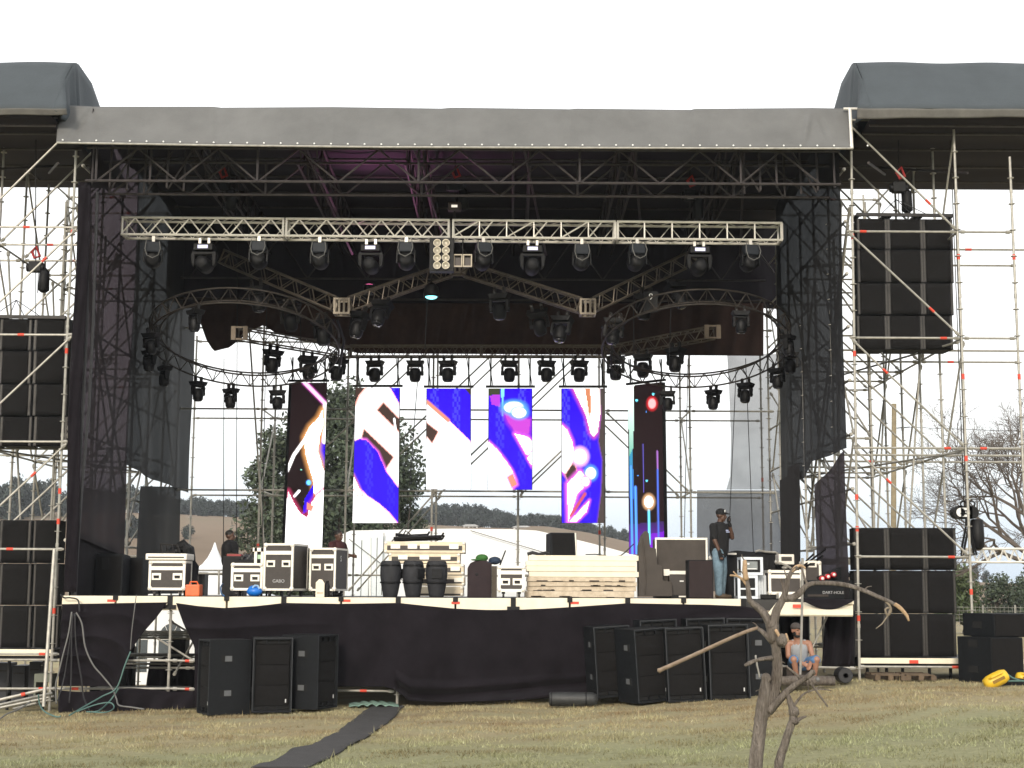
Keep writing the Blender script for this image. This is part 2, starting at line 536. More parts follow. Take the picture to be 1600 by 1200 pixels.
gm.materials.append(ground_material())
go = bpy.data.objects.new("ground", gm); COL.objects.link(go); tag(go, kind="structure")

# short mown grass standing on the ground in front of the stage
NB = 230000
bx = RNG.uniform(-9.5, 9.5, NB); by = 15.6 + 11.2 * RNG.random(NB) ** 1.15
CARPET = []   # filled by photo outline below
_cl = [(392, 1202), (434, 1188), (461, 1170), (488, 1166), (540, 1136), (569, 1112), (587, 1104)]
_cr = [(480, 1202), (526, 1181), (573, 1154), (605, 1132), (623, 1114), (636, 1102)]


def on_ground(px, py):
    d = _r * ((px - 800) / F) + _u * ((600 - py) / F) + _f
    t = 5.0
    for _ in range(60):
        p = d * t
        h = EYE + p.z - g1(p.x, p.y)
        t += h * 6.0 if abs(h) > 1e-4 else 0
        t = min(t, 120)
    p = d * t
    return Vector((p.x, p.y, g1(p.x, p.y)))


CL = [on_ground(*p) for p in _cl]; CR = [on_ground(*p) for p in _cr]
xl = np.interp(by, [p.y for p in CL], [p.x for p in CL]); xr = np.interp(by, [p.y for p in CR], [p.x for p in CR])
keep = ~((bx > xl + .03) & (bx < xr - .03))
clump = np.sin(bx * 3.1 + 1.3 * np.sin(by * 2.3)) * np.sin(by * 3.7 + 1.1 * np.sin(bx * 2.7))
keep &= RNG.random(NB) < (0.45 + 0.5 * clump)
bx, by, clump = bx[keep], by[keep], clump[keep]; NB = len(bx)
bz = gz(bx, by) - 0.005
tall = (RNG.random(NB) < 0.05) & (np.sin(bx * 5.3 + by * 1.1) * np.sin(by * 4.1 - bx * .7) > .35)
hh = RNG.uniform(0.018, 0.05, NB) * (1 + 0.35 * clump) * np.where(tall, 2.6, 1.0); ang = RNG.uniform(0, 2 * np.pi, NB); wd = RNG.uniform(0.004, 0.009, NB)
lx = RNG.normal(0, 0.026, NB); ly = RNG.normal(0, 0.022, NB)
v0 = np.stack([bx - np.cos(ang) * wd, by - np.sin(ang) * wd, bz], 1)
v1 = np.stack([bx + np.cos(ang) * wd, by + np.sin(ang) * wd, bz], 1)
v2 = np.stack([bx + lx, by + ly, bz + hh], 1)
bm_ = bpy.data.meshes.new("grass")
np_mesh(bm_, np.stack([v0, v1, v2], 1).reshape(-1, 3), np.arange(NB * 3).reshape(-1, 3))


def blade_material():
    m = bpy.data.materials.new("dry_grass_blades"); m.use_nodes = True
    n = m.node_tree.nodes; l = m.node_tree.links; b = n["Principled BSDF"]
    b.inputs["Roughness"].default_value = 0.8; b.inputs["Specular IOR Level"].default_value = 0.2
    g = n.new("ShaderNodeNewGeometry")
    r = n.new("ShaderNodeValToRGB")
    cols = [(0.0, (0.25, 0.20, 0.12)), (0.3, (0.34, 0.285, 0.172)), (0.6, (0.40, 0.35, 0.215)), (0.8, (0.325, 0.31, 0.175)), (1.0, (0.52, 0.46, 0.31))]
    r.color_ramp.elements[0].color = (*cols[0][1], 1); r.color_ramp.elements[1].color = (*cols[-1][1], 1)
    for p, c in cols[1:-1]:
        k = r.color_ramp.elements.new(p); k.color = (*c, 1)
    l.new(g.outputs["Random Per Island"], r.inputs[0])
    r2 = n.new("ShaderNodeValToRGB")
    r2.color_ramp.elements[0].color = (0.165, 0.185, 0.098, 1); r2.color_ramp.elements[1].color = (0.35, 0.375, 0.225, 1)
    l.new(g.outputs["Random Per Island"], r2.inputs[0])
    sx = n.new("ShaderNodeSeparateXYZ"); l.new(g.outputs["Position"], sx.inputs[0])
    z = n.new("ShaderNodeTexNoise"); z.inputs["Scale"].default_value = 0.5; z.inputs["Detail"].default_value = 5
    mp = n.new("ShaderNodeMapping"); mp.inputs["Scale"].default_value = (.6, 1, 1)
    l.new(g.outputs["Position"], mp.inputs[0]); l.new(mp.outputs[0], z.inputs["Vector"])
    ad = n.new("ShaderNodeMath"); ad.operation = 'MULTIPLY_ADD'; ad.inputs[1].default_value = 5.0
    l.new(z.outputs["Fac"], ad.inputs[0]); l.new(sx.outputs["Y"], ad.inputs[2])
    mr = n.new("ShaderNodeMapRange"); mr.inputs["From Min"].default_value = 21.3; mr.inputs["From Max"].default_value = 24.3
    mr.inputs["To Min"].default_value = 0.85; mr.inputs["To Max"].default_value = 0.05
    l.new(ad.outputs[0], mr.inputs["Value"])
    mxx = n.new("ShaderNodeMix"); mxx.data_type = 'RGBA'
    l.new(mr.outputs[0], mxx.inputs["Factor"]); l.new(r.outputs[0], mxx.inputs["A"]); l.new(r2.outputs[0], mxx.inputs["B"])
    z2 = n.new("ShaderNodeTexNoise"); z2.inputs["Scale"].default_value = 0.8; z2.inputs["Detail"].default_value = 6
    mp2 = n.new("ShaderNodeMapping"); mp2.inputs["Scale"].default_value = (.7, 1.3, 1); l.new(g.outputs["Position"], mp2.inputs[0]); l.new(mp2.outputs[0], z2.inputs["Vector"])
    r3 = n.new("ShaderNodeValToRGB"); r3.color_ramp.elements[0].position = .36; r3.color_ramp.elements[0].color = (.62, .53, .48, 1)
    r3.color_ramp.elements[1].position = .62; r3.color_ramp.elements[1].color = (1.05, 1.06, 1.0, 1); l.new(z2.outputs["Fac"], r3.inputs[0])
    ml = n.new("ShaderNodeMix"); ml.data_type = 'RGBA'; ml.blend_type = 'MULTIPLY'; ml.inputs["Factor"].default_value = 1
    l.new(mxx.outputs["Result"], ml.inputs["A"]); l.new(r3.outputs[0], ml.inputs["B"]); l.new(ml.outputs["Result"], b.inputs["Base Color"])
    return m


bm_.materials.append(blade_material())
gb = bpy.data.objects.new("grass", bm_); COL.objects.link(gb)
tag(gb, "short dry olive grass growing in front of the stage", "grass", kind="stuff")

# black walkway carpet lying on the grass
cm = MB(); n_ = 60
ys = np.linspace(CL[0].y, CL[-1].y, n_)
vs = []
for k, y in enumerate(ys):
    a = interp(y, [p.y for p in CL], [p.x for p in CL]); b = interp(y, [p.y for p in CR], [p.x for p in CR])
    for t in range(9):
        X_ = a + (b - a) * t / 8
        vs.append((X_, y, g1(X_, y) + 0.022 + 0.012 * math.sin(k * .9 + t * 1.3) * math.sin(k * .37)))
fs = [(k * 9 + t, k * 9 + t + 1, (k + 1) * 9 + t + 1, (k + 1) * 9 + t) for k in range(n_ - 1) for t in range(8)]
cm.add(vs, fs)
CARP = mat("charcoal_carpet", (0.036, 0.034, 0.034), 0.95, 0, 0.25, 3, 0.5, 90)
tag(cm.build("carpet_runner", CARP, origin=(vs[4]), smooth=True, solid=0.012), "long charcoal carpet runner snaking over the grass to the stage", "carpet")
# ------------------------------------------------------------------ background: trees, tents, houses, pole, fence
def leaf_cloud(mb, centres, n, size, mi=0, flat=1.0):
    """n small leaf faces scattered round clump centres [(c, radius)]"""
    w = np.array([c[1] ** 2 for c in centres]); w = w / w.sum()
    idx = RNG.choice(len(centres), n, p=w)
    C = np.array([tuple(c[0]) for c in centres])[idx]; Rr = np.array([c[1] for c in centres])[idx]
    d = RNG.normal(size=(n, 3)); d /= np.linalg.norm(d, axis=1)[:, None]
    rad = RNG.random(n) ** 0.45
    P = C + d * (rad * Rr)[:, None] * np.array([1, 1, flat])
    a = RNG.normal(size=(n, 3)); a /= np.linalg.norm(a, axis=1)[:, None]
    b = np.cross(a, RNG.normal(size=(n, 3))); b /= np.linalg.norm(b, axis=1)[:, None]
    s_ = size * RNG.uniform(0.6, 1.4, n)[:, None]
    v = np.stack([P - a * s_, P - b * s_ * .55, P + a * s_, P + b * s_ * .55], 1).reshape(-1, 3)
    mb.add(v.tolist(), [(4 * i, 4 * i + 1, 4 * i + 2, 4 * i + 3) for i in range(n)], mi)


def leafy_tree(name, label, base, h, rx, trunk_h, nclump, nleaf, size, lm, group=None, shape=1.0, cr=0.28, trunk_r=None, cat="tree"):
    root = thing(name, label, cat, base, group)
    B = Vector(base)
    tr = trunk_r or 0.035 * h
    t = MB(); top = B + Vector((0, 0, trunk_h + (h - trunk_h) * .5))
    t.path([B - Vector((0, 0, .1)), B + Vector((.03 * h, 0, trunk_h * .6)), top], [tr, tr * .7, tr * .3], 7)
    cen = []
    ch = h - trunk_h
    for k in range(nclump):
        u = (k + .5) / nclump
        zz = trunk_h + ch * (0.08 + 0.86 * u)
        prof = math.sin(math.pi * (0.18 + 0.77 * u) ** shape) ** 0.7
        a = random.uniform(0, 6.28); rr = rx * prof * math.sqrt(random.random()) * 0.85
        c = B + Vector((math.cos(a) * rr, math.sin(a) * rr, zz))
        cen.append((c, rx * cr * random.uniform(.7, 1.3)))
        if k % 3 == 0: t.tube(B + Vector((.02 * h, 0, trunk_h * .7 + ch * .3 * u)), c, tr * .25, tr * .08, 5)
    t.build("trunk", BARKD, root)
    m = MB(); leaf_cloud(m, cen, nleaf, size)
    m.build("crown", lm, root)
    return root


# big dark tree behind the left LED panels
p = at(520, 935, 74)
leafy_tree("leafy_tree", "tall dark green leafy tree standing behind the two left LED panels", (p.x, 74, g1(p.x, 74)), at(520, 606, 74).z - g1(p.x, 74), 4.5, 1.8, 85, 32000, 0.125, LEAF, shape=1.0, cr=.30)
p = at(622, 935, 75)
leafy_tree("leafy_tree", "slim dark tree with loose outer twigs between the second and third LED panels", (p.x, 75, g1(p.x, 75)), at(622, 715, 75).z - g1(p.x, 75), 1.5, 1.2, 28, 7000, 0.115, LEAF, cr=.42)
p = at(422, 935, 71)
leafy_tree("leafy_tree", "lower dark bushy tree at the left foot of the tall tree", (p.x, 71, g1(p.x, 71)), at(422, 668, 71).z - g1(p.x, 71), 1.9, 1, 34, 10000, 0.115, LEAF, cr=.38)


# distant trees along the ridges: a few crown shapes, copied
def far_proto(name, h, rx, th, lm, nl, sz, shape):
    return Proto(leafy_tree(name, "distant tree", (0, 0, 0), h, rx, th, 14, nl, sz, lm, shape=shape, cr=.42, trunk_r=.03 * h))


FP = [far_proto("pine_tree", 8, 4.2, .5, LEAF2, 1100, .50, .8), far_proto("pine_tree", 8, 3.6, 1.0, LEAF2, 900, .48, .7),
      far_proto("round_tree", 8, 5.2, .3, LEAF2, 1200, .55, 1.0)]
g_ridge = "dark trees along the far ridge behind the stage"
cnt = 0
rs = random.Random(5)
tops_x = [655, 690, 730, 780, 815, 835, 850, 880, 920, 950, 985]
tops_y = [799, 786, 790, 799, 807, 805, 808, 811, 821, 831, 841]
px = 640
while px < 990:
    Y = RIDGE_Y - rs.uniform(4, 45)
    X_ = (px - 800) / F * Y / cp * 1.0
    gzv = g1(X_, Y)
    topz = at(px, interp(px, tops_x, tops_y) + rs.choice([-3, 0, 2, 5, 10]), Y).z
    h = max(3.0, topz - gzv)
    FP[rs.choice([0, 0, 1, 2])].put((X_, Y, gzv - .1), "distant dark pine standing in the row along the far ridge behind the stage", (0, 0, rs.uniform(0, 6.28)), g_ridge, (h / 8 * rs.uniform(.9, 1.25), h / 8, h / 8))
    px += rs.uniform(3, 6)
g_left = "blue-green trees on the hill to the left"
tops_x = [-40, 0, 20, 40, 58, 75, 95, 190, 205, 240, 290, 312, 330, 360, 390, 420]
tops_y = [768, 758, 772, 752, 768, 758, 775, 770, 764, 770, 790, 776, 792, 786, 786, 795]
px = -40
while px < 425:
    Y = RIDGE_Y - rs.uniform(10, 110) * (1 if px < 110 else .5)
    X_ = (px - 800) / F * Y / cp
    gzv = g1(X_, Y)
    topz = at(px, interp(px, tops_x, tops_y) + rs.uniform(-7, 6), Y).z
    h = max(3.5, topz - gzv)
    FP[rs.choice([2, 2, 0])].put((X_, Y, gzv - .1), "distant rounded blue-green tree on the hill left of the stage", (0, 0, rs.uniform(0, 6.28)), g_left, (h / 8 * rs.uniform(.8, 1.1), h / 8, h / 8))
    px += rs.uniform(5, 9)
for px, py, h in ((215, 815, 3.5), (235, 838, 3.2), (305, 832, 2.2), (205, 845, 2.5), (228, 868, 2.0)):
    Y = 250; X_ = (px - 800) / F * Y / cp
    FP[2].put((X_, Y, g1(X_, Y) - .1), "small lone bush growing on the dry slope left of the stage", (0, 0, px), "bushes on the dry slope", h / 8)
# right: nearer wood behind the fence
g_r = "trees behind the wire fence on the right"
NT = [leafy_tree("dense_tree", "dense dark green tree", (0, 0, 0), 4, 1.7, .3, 26, 3400, .12, LEAF, shape=.9, cr=.42)]
NP = Proto(NT[0])
for px, top, lab in ((1545, 902, "dense dark tree left of its neighbours behind the stacked speakers at the right edge"), (1580, 906, "dense dark tree showing above the top loudspeaker at the right edge"), (1612, 890, "dense dark tree cut by the right edge of the view")):
    Y = 68 + (px % 7); X_ = (px - 800) / F * Y / cp; z0 = g1(X_, Y)
    NP.put((X_, Y, z0), lab, (0, 0, px * .7), g_r, (at(px, top, Y).z - z0) / 4)
lt = leafy_tree("light_tree", "pale green young tree between the lower speaker wall and the scaffold post", (at(1504, 960, 62).x, 62, g1(at(1504, 960, 62).x, 62)), at(1504, 893, 62).z - g1(at(1504, 960, 62).x, 62), 1.1, .4, 20, 3000, .10, LEAF3, cr=.4)
for px, top in ((1500, 888), (1512, 885), (1488, 892), (1530, 893)):
    Y = 330; X_ = (px - 800) / F * Y / cp; z0 = g1(X_, Y)
    FP[0].put((X_, Y, z0), "tiny hazy pine on the skyline right of the speaker wall", (0, 0, px), "pines on the right skyline", (at(px, top, Y).z - z0) / 8)


# bare winter tree at the right edge
def bare_tree():
    Y = 46; bx_ = at(1655, 935, Y).x; z0 = g1(bx_, Y)
    root = thing("bare_tree", "leafless grey-brown tree spreading fine twigs at the right edge", "tree", (bx_, Y, z0))
    B = Vector((bx_, Y, z0)); rr = random.Random(11)
    big = MB(); tw = MB()

    def grow(p, d, ln, r, dep):
        n_ = 3; q = p.copy(); pts = [q.copy()]; dd = d.copy()
        for _ in range(n_):
            dd = (dd + Vector((rr.uniform(-.25, .25), rr.uniform(-.25, .25), rr.uniform(-.16, .2)))).normalized()
            q = q + dd * ln / n_; pts.append(q.copy())
        (big if r > .03 else tw).path(pts, [r, r * .85, r * .72, r * .6], 5 if r > .03 else 3)
        if dep == 0: return
        nc = 3 if dep > 1 else 4
        for k in range(nc):
            a = rr.uniform(.35, .85); ph = rr.uniform(0, 6.28)
            u = dd.orthogonal().normalized(); w = dd.cross(u)
            nd = (dd * math.cos(a) + (u * math.cos(ph) + w * math.sin(ph)) * math.sin(a)).normalized()
            grow(pts[-1 - (k % 2)], nd, ln * rr.uniform(.60, .80), max(.0055, r * .58), dep - 1)
    big.path([B - Vector((0, 0, .2)), B + Vector((.05, 0, 1.0)), B + Vector((-.05, 0, 2.0))], [.24, .2, .17], 8)
    for k in range(8):
        a = 3.14 + (k - 3.5) * .62
        grow(B + Vector((-.05, 0, 1.7 + .10 * k)), Vector((math.cos(a) * .95, math.sin(a) * .5, .50 + .25 * (k % 3))).normalized(), 2.05, .10, 6)
    big.build("trunk", BARKP, root); tw.build("crown", BARKP, root)


bare_tree()


# ---- tents
def marquee():
    Y = 60
    P = [(520, 936), (521, 860), (524, 846), (532, 836), (548, 829), (700, 826), (800, 827), (838, 829), (880, 838), (940, 853), (995, 868), (996, 936)]
    o = at(760, 936, Y); z0 = g1(o.x, Y) - .3
    root = thing("marquee_tent", "large white marquee with a long curved roof behind the stage", "tent", (o.x, Y, z0))
    pts = [(at(a, b, Y).x, at(a, b, Y).z) for a, b in P]
    pts[0] = (pts[0][0], z0); pts[-1] = (pts[-1][0], z0)
    m = MB(); m.prism(pts, Y, Y + 9)
    m.build("roof", TENT, root, smooth=False)
    w = MB()                                    # side wall panels with seams, sunless shade put into their bluish colour
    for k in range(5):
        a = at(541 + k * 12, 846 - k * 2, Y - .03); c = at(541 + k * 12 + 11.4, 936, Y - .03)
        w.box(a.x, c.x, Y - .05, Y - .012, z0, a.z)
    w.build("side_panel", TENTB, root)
    l = MB()
    for a, b in (((735, 829), (990, 905)), ((600, 832), (596, 930)), ((545, 842), (640, 915))):
        l.tube(at(*a, Y - .2), at(*b, Y - .2), .018, n=5)
    l.build("guy_rope", CABG, root)
    m2 = MB(); 
    for a in (578, 664):
        m2.tube(at(a, 838, Y - .1), at(a, 936, Y - .1), .05, n=6)
    m2.build("pole", WHITE, root)


marquee()


def pagoda():
    Y = 48; c = at(333, 935, Y); z0 = g1(c.x, Y); hw = at(366, 900, Y).x - c.x
    root = thing("pagoda_tent", "small white peaked pagoda tent behind the left side of the stage", "tent", (c.x, Y, z0))
    top = at(333, 847, Y).z; eave = at(333, 893, Y).z
    m = MB(); prof = [(1.0, 0), (.72, .10), (.48, .25), (.27, .48), (.12, .74), (.03, .97), (.0, 1)]
    def fn(u, v):
        k = v * (len(prof) - 1); i = min(int(k), len(prof) - 2); t = k - i
        r = prof[i][0] * (1 - t) + prof[i + 1][0] * t; h = prof[i][1] * (1 - t) + prof[i + 1][1] * t
        a = u * 4; s_ = int(a) % 4; t2 = a - int(a)
        cs = [(-1, -1), (1, -1), (1, 1), (-1, 1), (-1, -1)]
        x_ = cs[s_][0] * (1 - t2) + cs[s_ + 1][0] * t2; y_ = cs[s_][1] * (1 - t2) + cs[s_ + 1][1] * t2
        return (c.x + x_ * r * hw, Y + y_ * r * hw, eave + h * (top - eave))
    m.grid(fn, 16, 12); m.build("roof", TENT, root)
    w = MB(); w.box(c.x - hw * .97, c.x + hw * .97, Y - hw * .97, Y + hw * .97, z0, eave - .001); w.build("wall", TENT, root)


pagoda()


def window_tent():
    Y = 42; x0 = at(188, 1000, Y).x; x1 = at(420, 1000, Y).x; z0 = g1(x0 + 1, Y) - .1
    zt = at(300, 944, Y).z
    root = thing("party_tent", "low white party tent with arched windows seen under the stage", "tent", (x0, Y, z0))
    m = MB(); m.box(x0, x1, Y, Y + 5, z0, zt); m.build("wall", TENT, root)
    r_ = MB(); r_.prism([(x0 - .1, zt + .002), (x1 + .1, zt + .002), (x1 - .8, zt + .28), (x0 + .8, zt + .28)], Y - .1, Y + 5.1); r_.build("roof", TENT, root)
    for px in (212, 267, 330, 390):
        cx = at(px, 1000, Y).x; zb = at(px, 1050, Y).z; zs = at(px, 998, Y).z; hw = .34
        g = MB(); pl = [(cx - hw, zb), (cx + hw, zb)] + [(cx + hw * math.cos(t), zs + .42 * math.sin(t)) for t in np.linspace(0, math.pi, 13)]
        g.prism(pl, Y - .012, Y - .002)
        wo = g.build("window", mat("dark_window_film", (.06, .075, .085), .25), root)
        b = MB()
        b.box(cx - hw, cx + hw, Y - .03, Y - .014, zs - .025, zs + .025)
        for t in (math.pi / 3, 2 * math.pi / 3, math.pi / 2):
            b.bar((cx, Y - .022, zs), (cx + hw * math.cos(t), Y - .022, zs + .42 * math.sin(t)), .04, .01)
        b.box(cx - .02, cx + .02, Y - .031, Y - .013, zb, zs)
        b.build("window_bar", WHITE, wo)


window_tent()


# ---- houses on the ridge
def house(px, py, w, h, label, mwall=WHITE, mroof=TILE, Y=350):
    c = at(px, py, Y); z0 = g1(c.x, Y); S = Y / F
    root = thing("house", label, "house", (c.x, Y, z0))
    zt = c.z + h * S
    z0 = min(z0, c.z)
    m = MB(); m.box(c.x - w * S / 2, c.x + w * S / 2, Y, Y + 7, z0, zt); m.build("wall", mwall, root)
    r_ = MB(); e_ = w * S / 2 + .4
    r_.prism([(c.x - e_, zt + .01), (c.x + e_, zt + .01), (c.x + e_ * .55, zt + h * S * .6), (c.x - e_ * .55, zt + h * S * .6)], Y - .4, Y + 7.4); r_.build("roof", mroof, root)
    wi = MB()
    for k in (-.28, .05, .3):
        wi.box(c.x + k * w * S - .35, c.x + k * w * S + .35, Y - .03, Y - .005, c.z + h * S * .25, c.z + h * S * .7)
    wi.build("window", DRK, root)


PINK = mat("pale_plaster", (0.50, 0.46, 0.42), .8)
RF2 = mat("grey_roof_sheet", (.40, .41, .42), .6)
house(78, 799, 26, 7, "pale wide house among the trees behind the left speaker walls", PINK, RF2, 388)
house(43, 797, 9, 5, "tiny house with a white roof high in the trees at the far left", WHITE, WHITE, 390)
house(329, 801, 22, 6, "white house with a low roof on the ridge above the pagoda tent", WHITE, RF2, 391)
house(196, 792, 10, 5, "small pinkish house seen through the gap in the left netting", PINK, TILE, 380)
house(735, 826, 22, 4, "long low white shed below the ridge trees behind the marquee", WHITE, RF2, 340)
house(815, 828, 26, 4, "white farm shed under the ridge trees right of the middle scaffold post", WHITE, RF2, 335)

# ---- wooden pole and wire, wire fence, brick heap
Yp = 62; a = at(1394, 960, Yp); b = at(1397, 631, Yp); z0 = g1(a.x, Yp)
rt = thing("utility_pole", "pale wooden utility pole standing behind the right scaffold tower", "pole", (a.x, Yp, z0))
m = MB(); m.tube((a.x, Yp, z0 - .3), b, .13, .10, 10); m.build("shaft", mat("weathered_pole_wood", (.24, .20, .13), .9, 0, .2, 3), rt)
m = MB(); m.tube(b + Vector((.05, -.12, -1.05)), b + Vector((.6, -.12, -1.0)), .025, n=6); m.build("crossarm", BLK, rt)
m = MB(); m.path([b + Vector((.3, -.1, -1.0)), b + Vector((5, -.1, -1.15)), b + Vector((12, -.1, -1.2)), b + Vector((30, -.1, -.2))], .012, 4); m.build("wire", BLK, rt)
Yf = 58
fx0 = at(1486, 960, Yf).x; fx1 = at(1640, 960, Yf).x
rt = thing("wire_fence", "grey wire mesh fence on posts beyond the right speakers", "fence", (fx0, Yf, g1(fx0, Yf)))
m = MB(); k = 0
x_ = fx0
while x_ < fx1:
    z0 = g1(x_, Yf); mm = MB(); mm.tube((x_, Yf, z0), (x_, Yf, z0 + 1.15), .035, n=6); mm.build("post", STEEL, rt)
    x_ += 1.25
w = MB()
for z in np.arange(.1, 1.15, .14):
    w.tube((fx0, Yf, g1(fx0, Yf) + z), (fx1, Yf, g1(fx1, Yf) + z), .006, n=4)
for x_ in np.arange(fx0, fx1, .16):
    w.tube((x_, Yf, g1(x_, Yf) + .05), (x_ , Yf, g1(x_, Yf) + 1.13), .005, n=4)
w.build("wire_mesh", STEEL, rt)
# ------------------------------------------------------------------ stage structure
YF = 26.75
ROWS = [YF + 1.42 * i for i in range(7)]
XL = at(98, 935, YF).x; XR = at(1337, 942, YF).x
ZD_L = at(98, 931, YF).z; ZD_R = at(1335, 937, YF).z


def zd(x): return ZD_L + (ZD_R - ZD_L) * (x - XL) / (XR - XL)


PR = 0.0245


def post(root, x, y, z0, z1, reds=(), x1=None, step=.5, name="post"):
    m = MB(); x1 = x if x1 is None else x1
    m.tube((x, y, z0), (x1, y, z1), PR, n=8)
    z = z0 + .25
    while z < z1 - .05:
        t = (z - z0) / (z1 - z0); xx = x + (x1 - x) * t
        m.tube((xx, y, z - .006), (xx, y, z + .006), .062, n=8); z += step
    z = z0 + 1.0
    while z < z1 - .1:
        t = (z - z0) / (z1 - z0); xx = x + (x1 - x) * t
        m.tube((xx, y, z - .035), (xx, y, z + .035), PR + .007, n=8); z += 2.0
    for z in reds:
        t = (z - z0) / (z1 - z0); xx = x + (x1 - x) * t
        m.tube((xx, y, z - .05), (xx, y, z + .05), PR + .006, n=8, mi=1)
    return m.build(name, [STEEL, RED], root)


def ledger(root, p, q, red=None, r=.0245, name="ledger"):
    r = r * .86; m = MB(); p = Vector(p); q = Vector(q)
    m.tube(p, q, r, n=7)
    d = (q - p).normalized()
    for e_, s_ in ((p, 1), (q, -1)):
        m.tube(e_ + d * s_ * .03, e_ + d * s_ * .10, r + .014, n=6)
    if red is not None:
        c = p.lerp(q, red); m.tube(c - d * .06, c + d * .06, r + .005, n=7, mi=1)
    return m.build(name, [STEEL, RED], root)


# --- PA towers left and right of the stage
def pa_tower(side):
    s = 1 if side == 'R' else -1
    lab = "galvanised scaffold tower carrying the right speaker walls" if s > 0 else "galvanised scaffold tower carrying the left speaker walls"
    XA = XR if s > 0 else XL
    XB = at(1509, 700, YF).x if s > 0 else XL - 2.0
    XC = XB + s * 1.03
    zs = [at(1420 if s > 0 else 60, y, YF).z for y in ((188, 362, 528, 700, 870, 1042) if s > 0 else (184, 355, 523, 690, 858, 1022))]
    root = thing("scaffold_tower", lab, "scaffold", (XB, YF, g1(XB, YF)))
    rr = random.Random(3 + s)
    for i, Y in enumerate(ROWS[:6]):
        zt = zs[0] + .5
        reds = [zs[k] + rr.uniform(-.9, .9) for k in ((1, 2, 3, 4) if i == 0 else ())]
        post(root, XB, Y, g1(XB, Y), zt, reds)
        if i == 0: post(root, XC, Y, g1(XC, Y), zt - 1.2, reds[:2])
        for k, z in enumerate(zs):
            if k == 5 and i > 0: continue
            ledger(root, (XA + s * .02, Y, z), (XB - s * .03, Y, z), rr.choice([.85, .15, .5]) if i == 0 else rr.choice([None, None, None, .5]))
            if i < 3 and 0 < k < 4: ledger(root, (XB + s * .03, Y, z), ((XC - s * .03) if i == 0 else XB + s * 2.05, Y, z), rr.choice([.3, None]))
            if k < (4 if s > 0 else 4):
                ledger(root, (XA + s * .05, Y - .05, z - .04), (XB - s * .05, Y - .05, zs[k + 1] + .04), rr.choice([.75, .3, None]) if i == 0 else None, .023, "brace")
        if i < 5:
            for k, z in enumerate(zs[:5]):
                ledger(root, (XB, Y + .03, z - .0), (XB, ROWS[i + 1] - .03, z), None)
                if (i + k) % 2 == 0 and k < 4:
                    ledger(root, (XB + s * .05, Y + .05, z - .05), (XB + s * .05, ROWS[i + 1] - .05, zs[k + 1] + .05), None, .023, "brace")
    # horizontal bracing seen from below
    for k in (2, 3):
        ledger(root, (XB - s * .04, ROWS[0] + .05, zs[k] - .06), (XA + s * .06, ROWS[5], zs[k] - .06), None, .023, "brace")
    # slanted raker tubes leaning through the bay
    ledger(root, (XB - s * .15, ROWS[1] + .1, zs[1] - .1), (XB - s * .72, ROWS[1] + .1, zs[4]), None, .024, "raker")
    ledger(root, (XB - s * .15, ROWS[3] + .1, zs[1] - .1), (XB - s * .62, ROWS[3] + .1, zs[4]), None, .024, "raker")
    return root, XB, XC, zs


TR_R, XBR, XCR, ZSR = pa_tower('R')
TR_L, XBL, XCL, ZSL = pa_tower('L')


# --- side scaffolds of the stage
def side_scaffold(side):
    s = 1 if side == 'R' else -1
    X_ = XR if s > 0 else XL
    zs = ZSR if s > 0 else ZSL
    root = thing("stage_side_scaffold", "tall scaffold frame forming the %s side of the stage behind dark netting" % ("right" if s > 0 else "left"), "scaffold", (X_, YF, g1(X_, YF)))
    zt = at(1331 if s > 0 else 118, 236, YF).z
    rr = random.Random(17 + s)
    X1 = at(1330 if s > 0 else 119, 236, YF).x
    for i, Y in enumerate(ROWS):
        xo = X_ if s > 0 else at(78, 1090, YF).x
        if i == 0: post(root, xo if s < 0 else at(1343, 1060, YF).x, Y, g1(X_, Y) - .05, zt, [zs[1] - .1, zs[2] - .3, zs[3] - .9, zs[4] + .5, zs[4] - 1.1], x1=X1)
        else: post(root, X_, Y, g1(X_, Y) - .05, zt - .02 * i)
        xi = X_ + s * .72
        if i % 2 == 1: post(root, xi, Y, g1(xi, Y), zt - .6)
        z = zd(X_) + 1.0; k = 0
        while z < zt - .2 and i < 6:
            ledger(root, (X_ + s * .02, Y + .03, z), (X_ + s * .02, ROWS[i + 1] - .03, z))
            if k % 2 == 0 and z + 2 < zt:
                a, b = (z, z + 1.95) if (i + k // 2) % 2 else (z + 1.95, z)
                ledger(root, (X_ + s * .06, Y + .05, a), (X_ + s * .06, ROWS[i + 1] - .05, b), None, .023, "brace")
            z += 1.0; k += 1
        if i % 2 == 1:
            for k, z in enumerate(np.arange(zd(xi) + 1.0, zt - 1, 2.0)):
                ledger(root, (X_ + s * .03, Y - .03, z + .06), (xi - s * .03, Y - .03, z + .06))
                if i < 6: ledger(root, (xi, Y + .05, z + .1), (X_ + s * .05, ROWS[min(i + 1, 6)], z + 1.9), None, .023, "brace")
    # long raking tubes across the wall
    ledger(root, (X_ + s * .16, ROWS[0] + .3, zt - 1.0), (X_ + s * .3, ROWS[4], zd(X_) + 1.5), None, .03, "raker")
    ledger(root, (X_ + s * .25, ROWS[1], zt - .6), (X_ + s * .4, ROWS[2] + .4, zd(X_) + .3), None, .03, "raker")
    return root


SS_R = side_scaffold('R'); SS_L = side_scaffold('L')

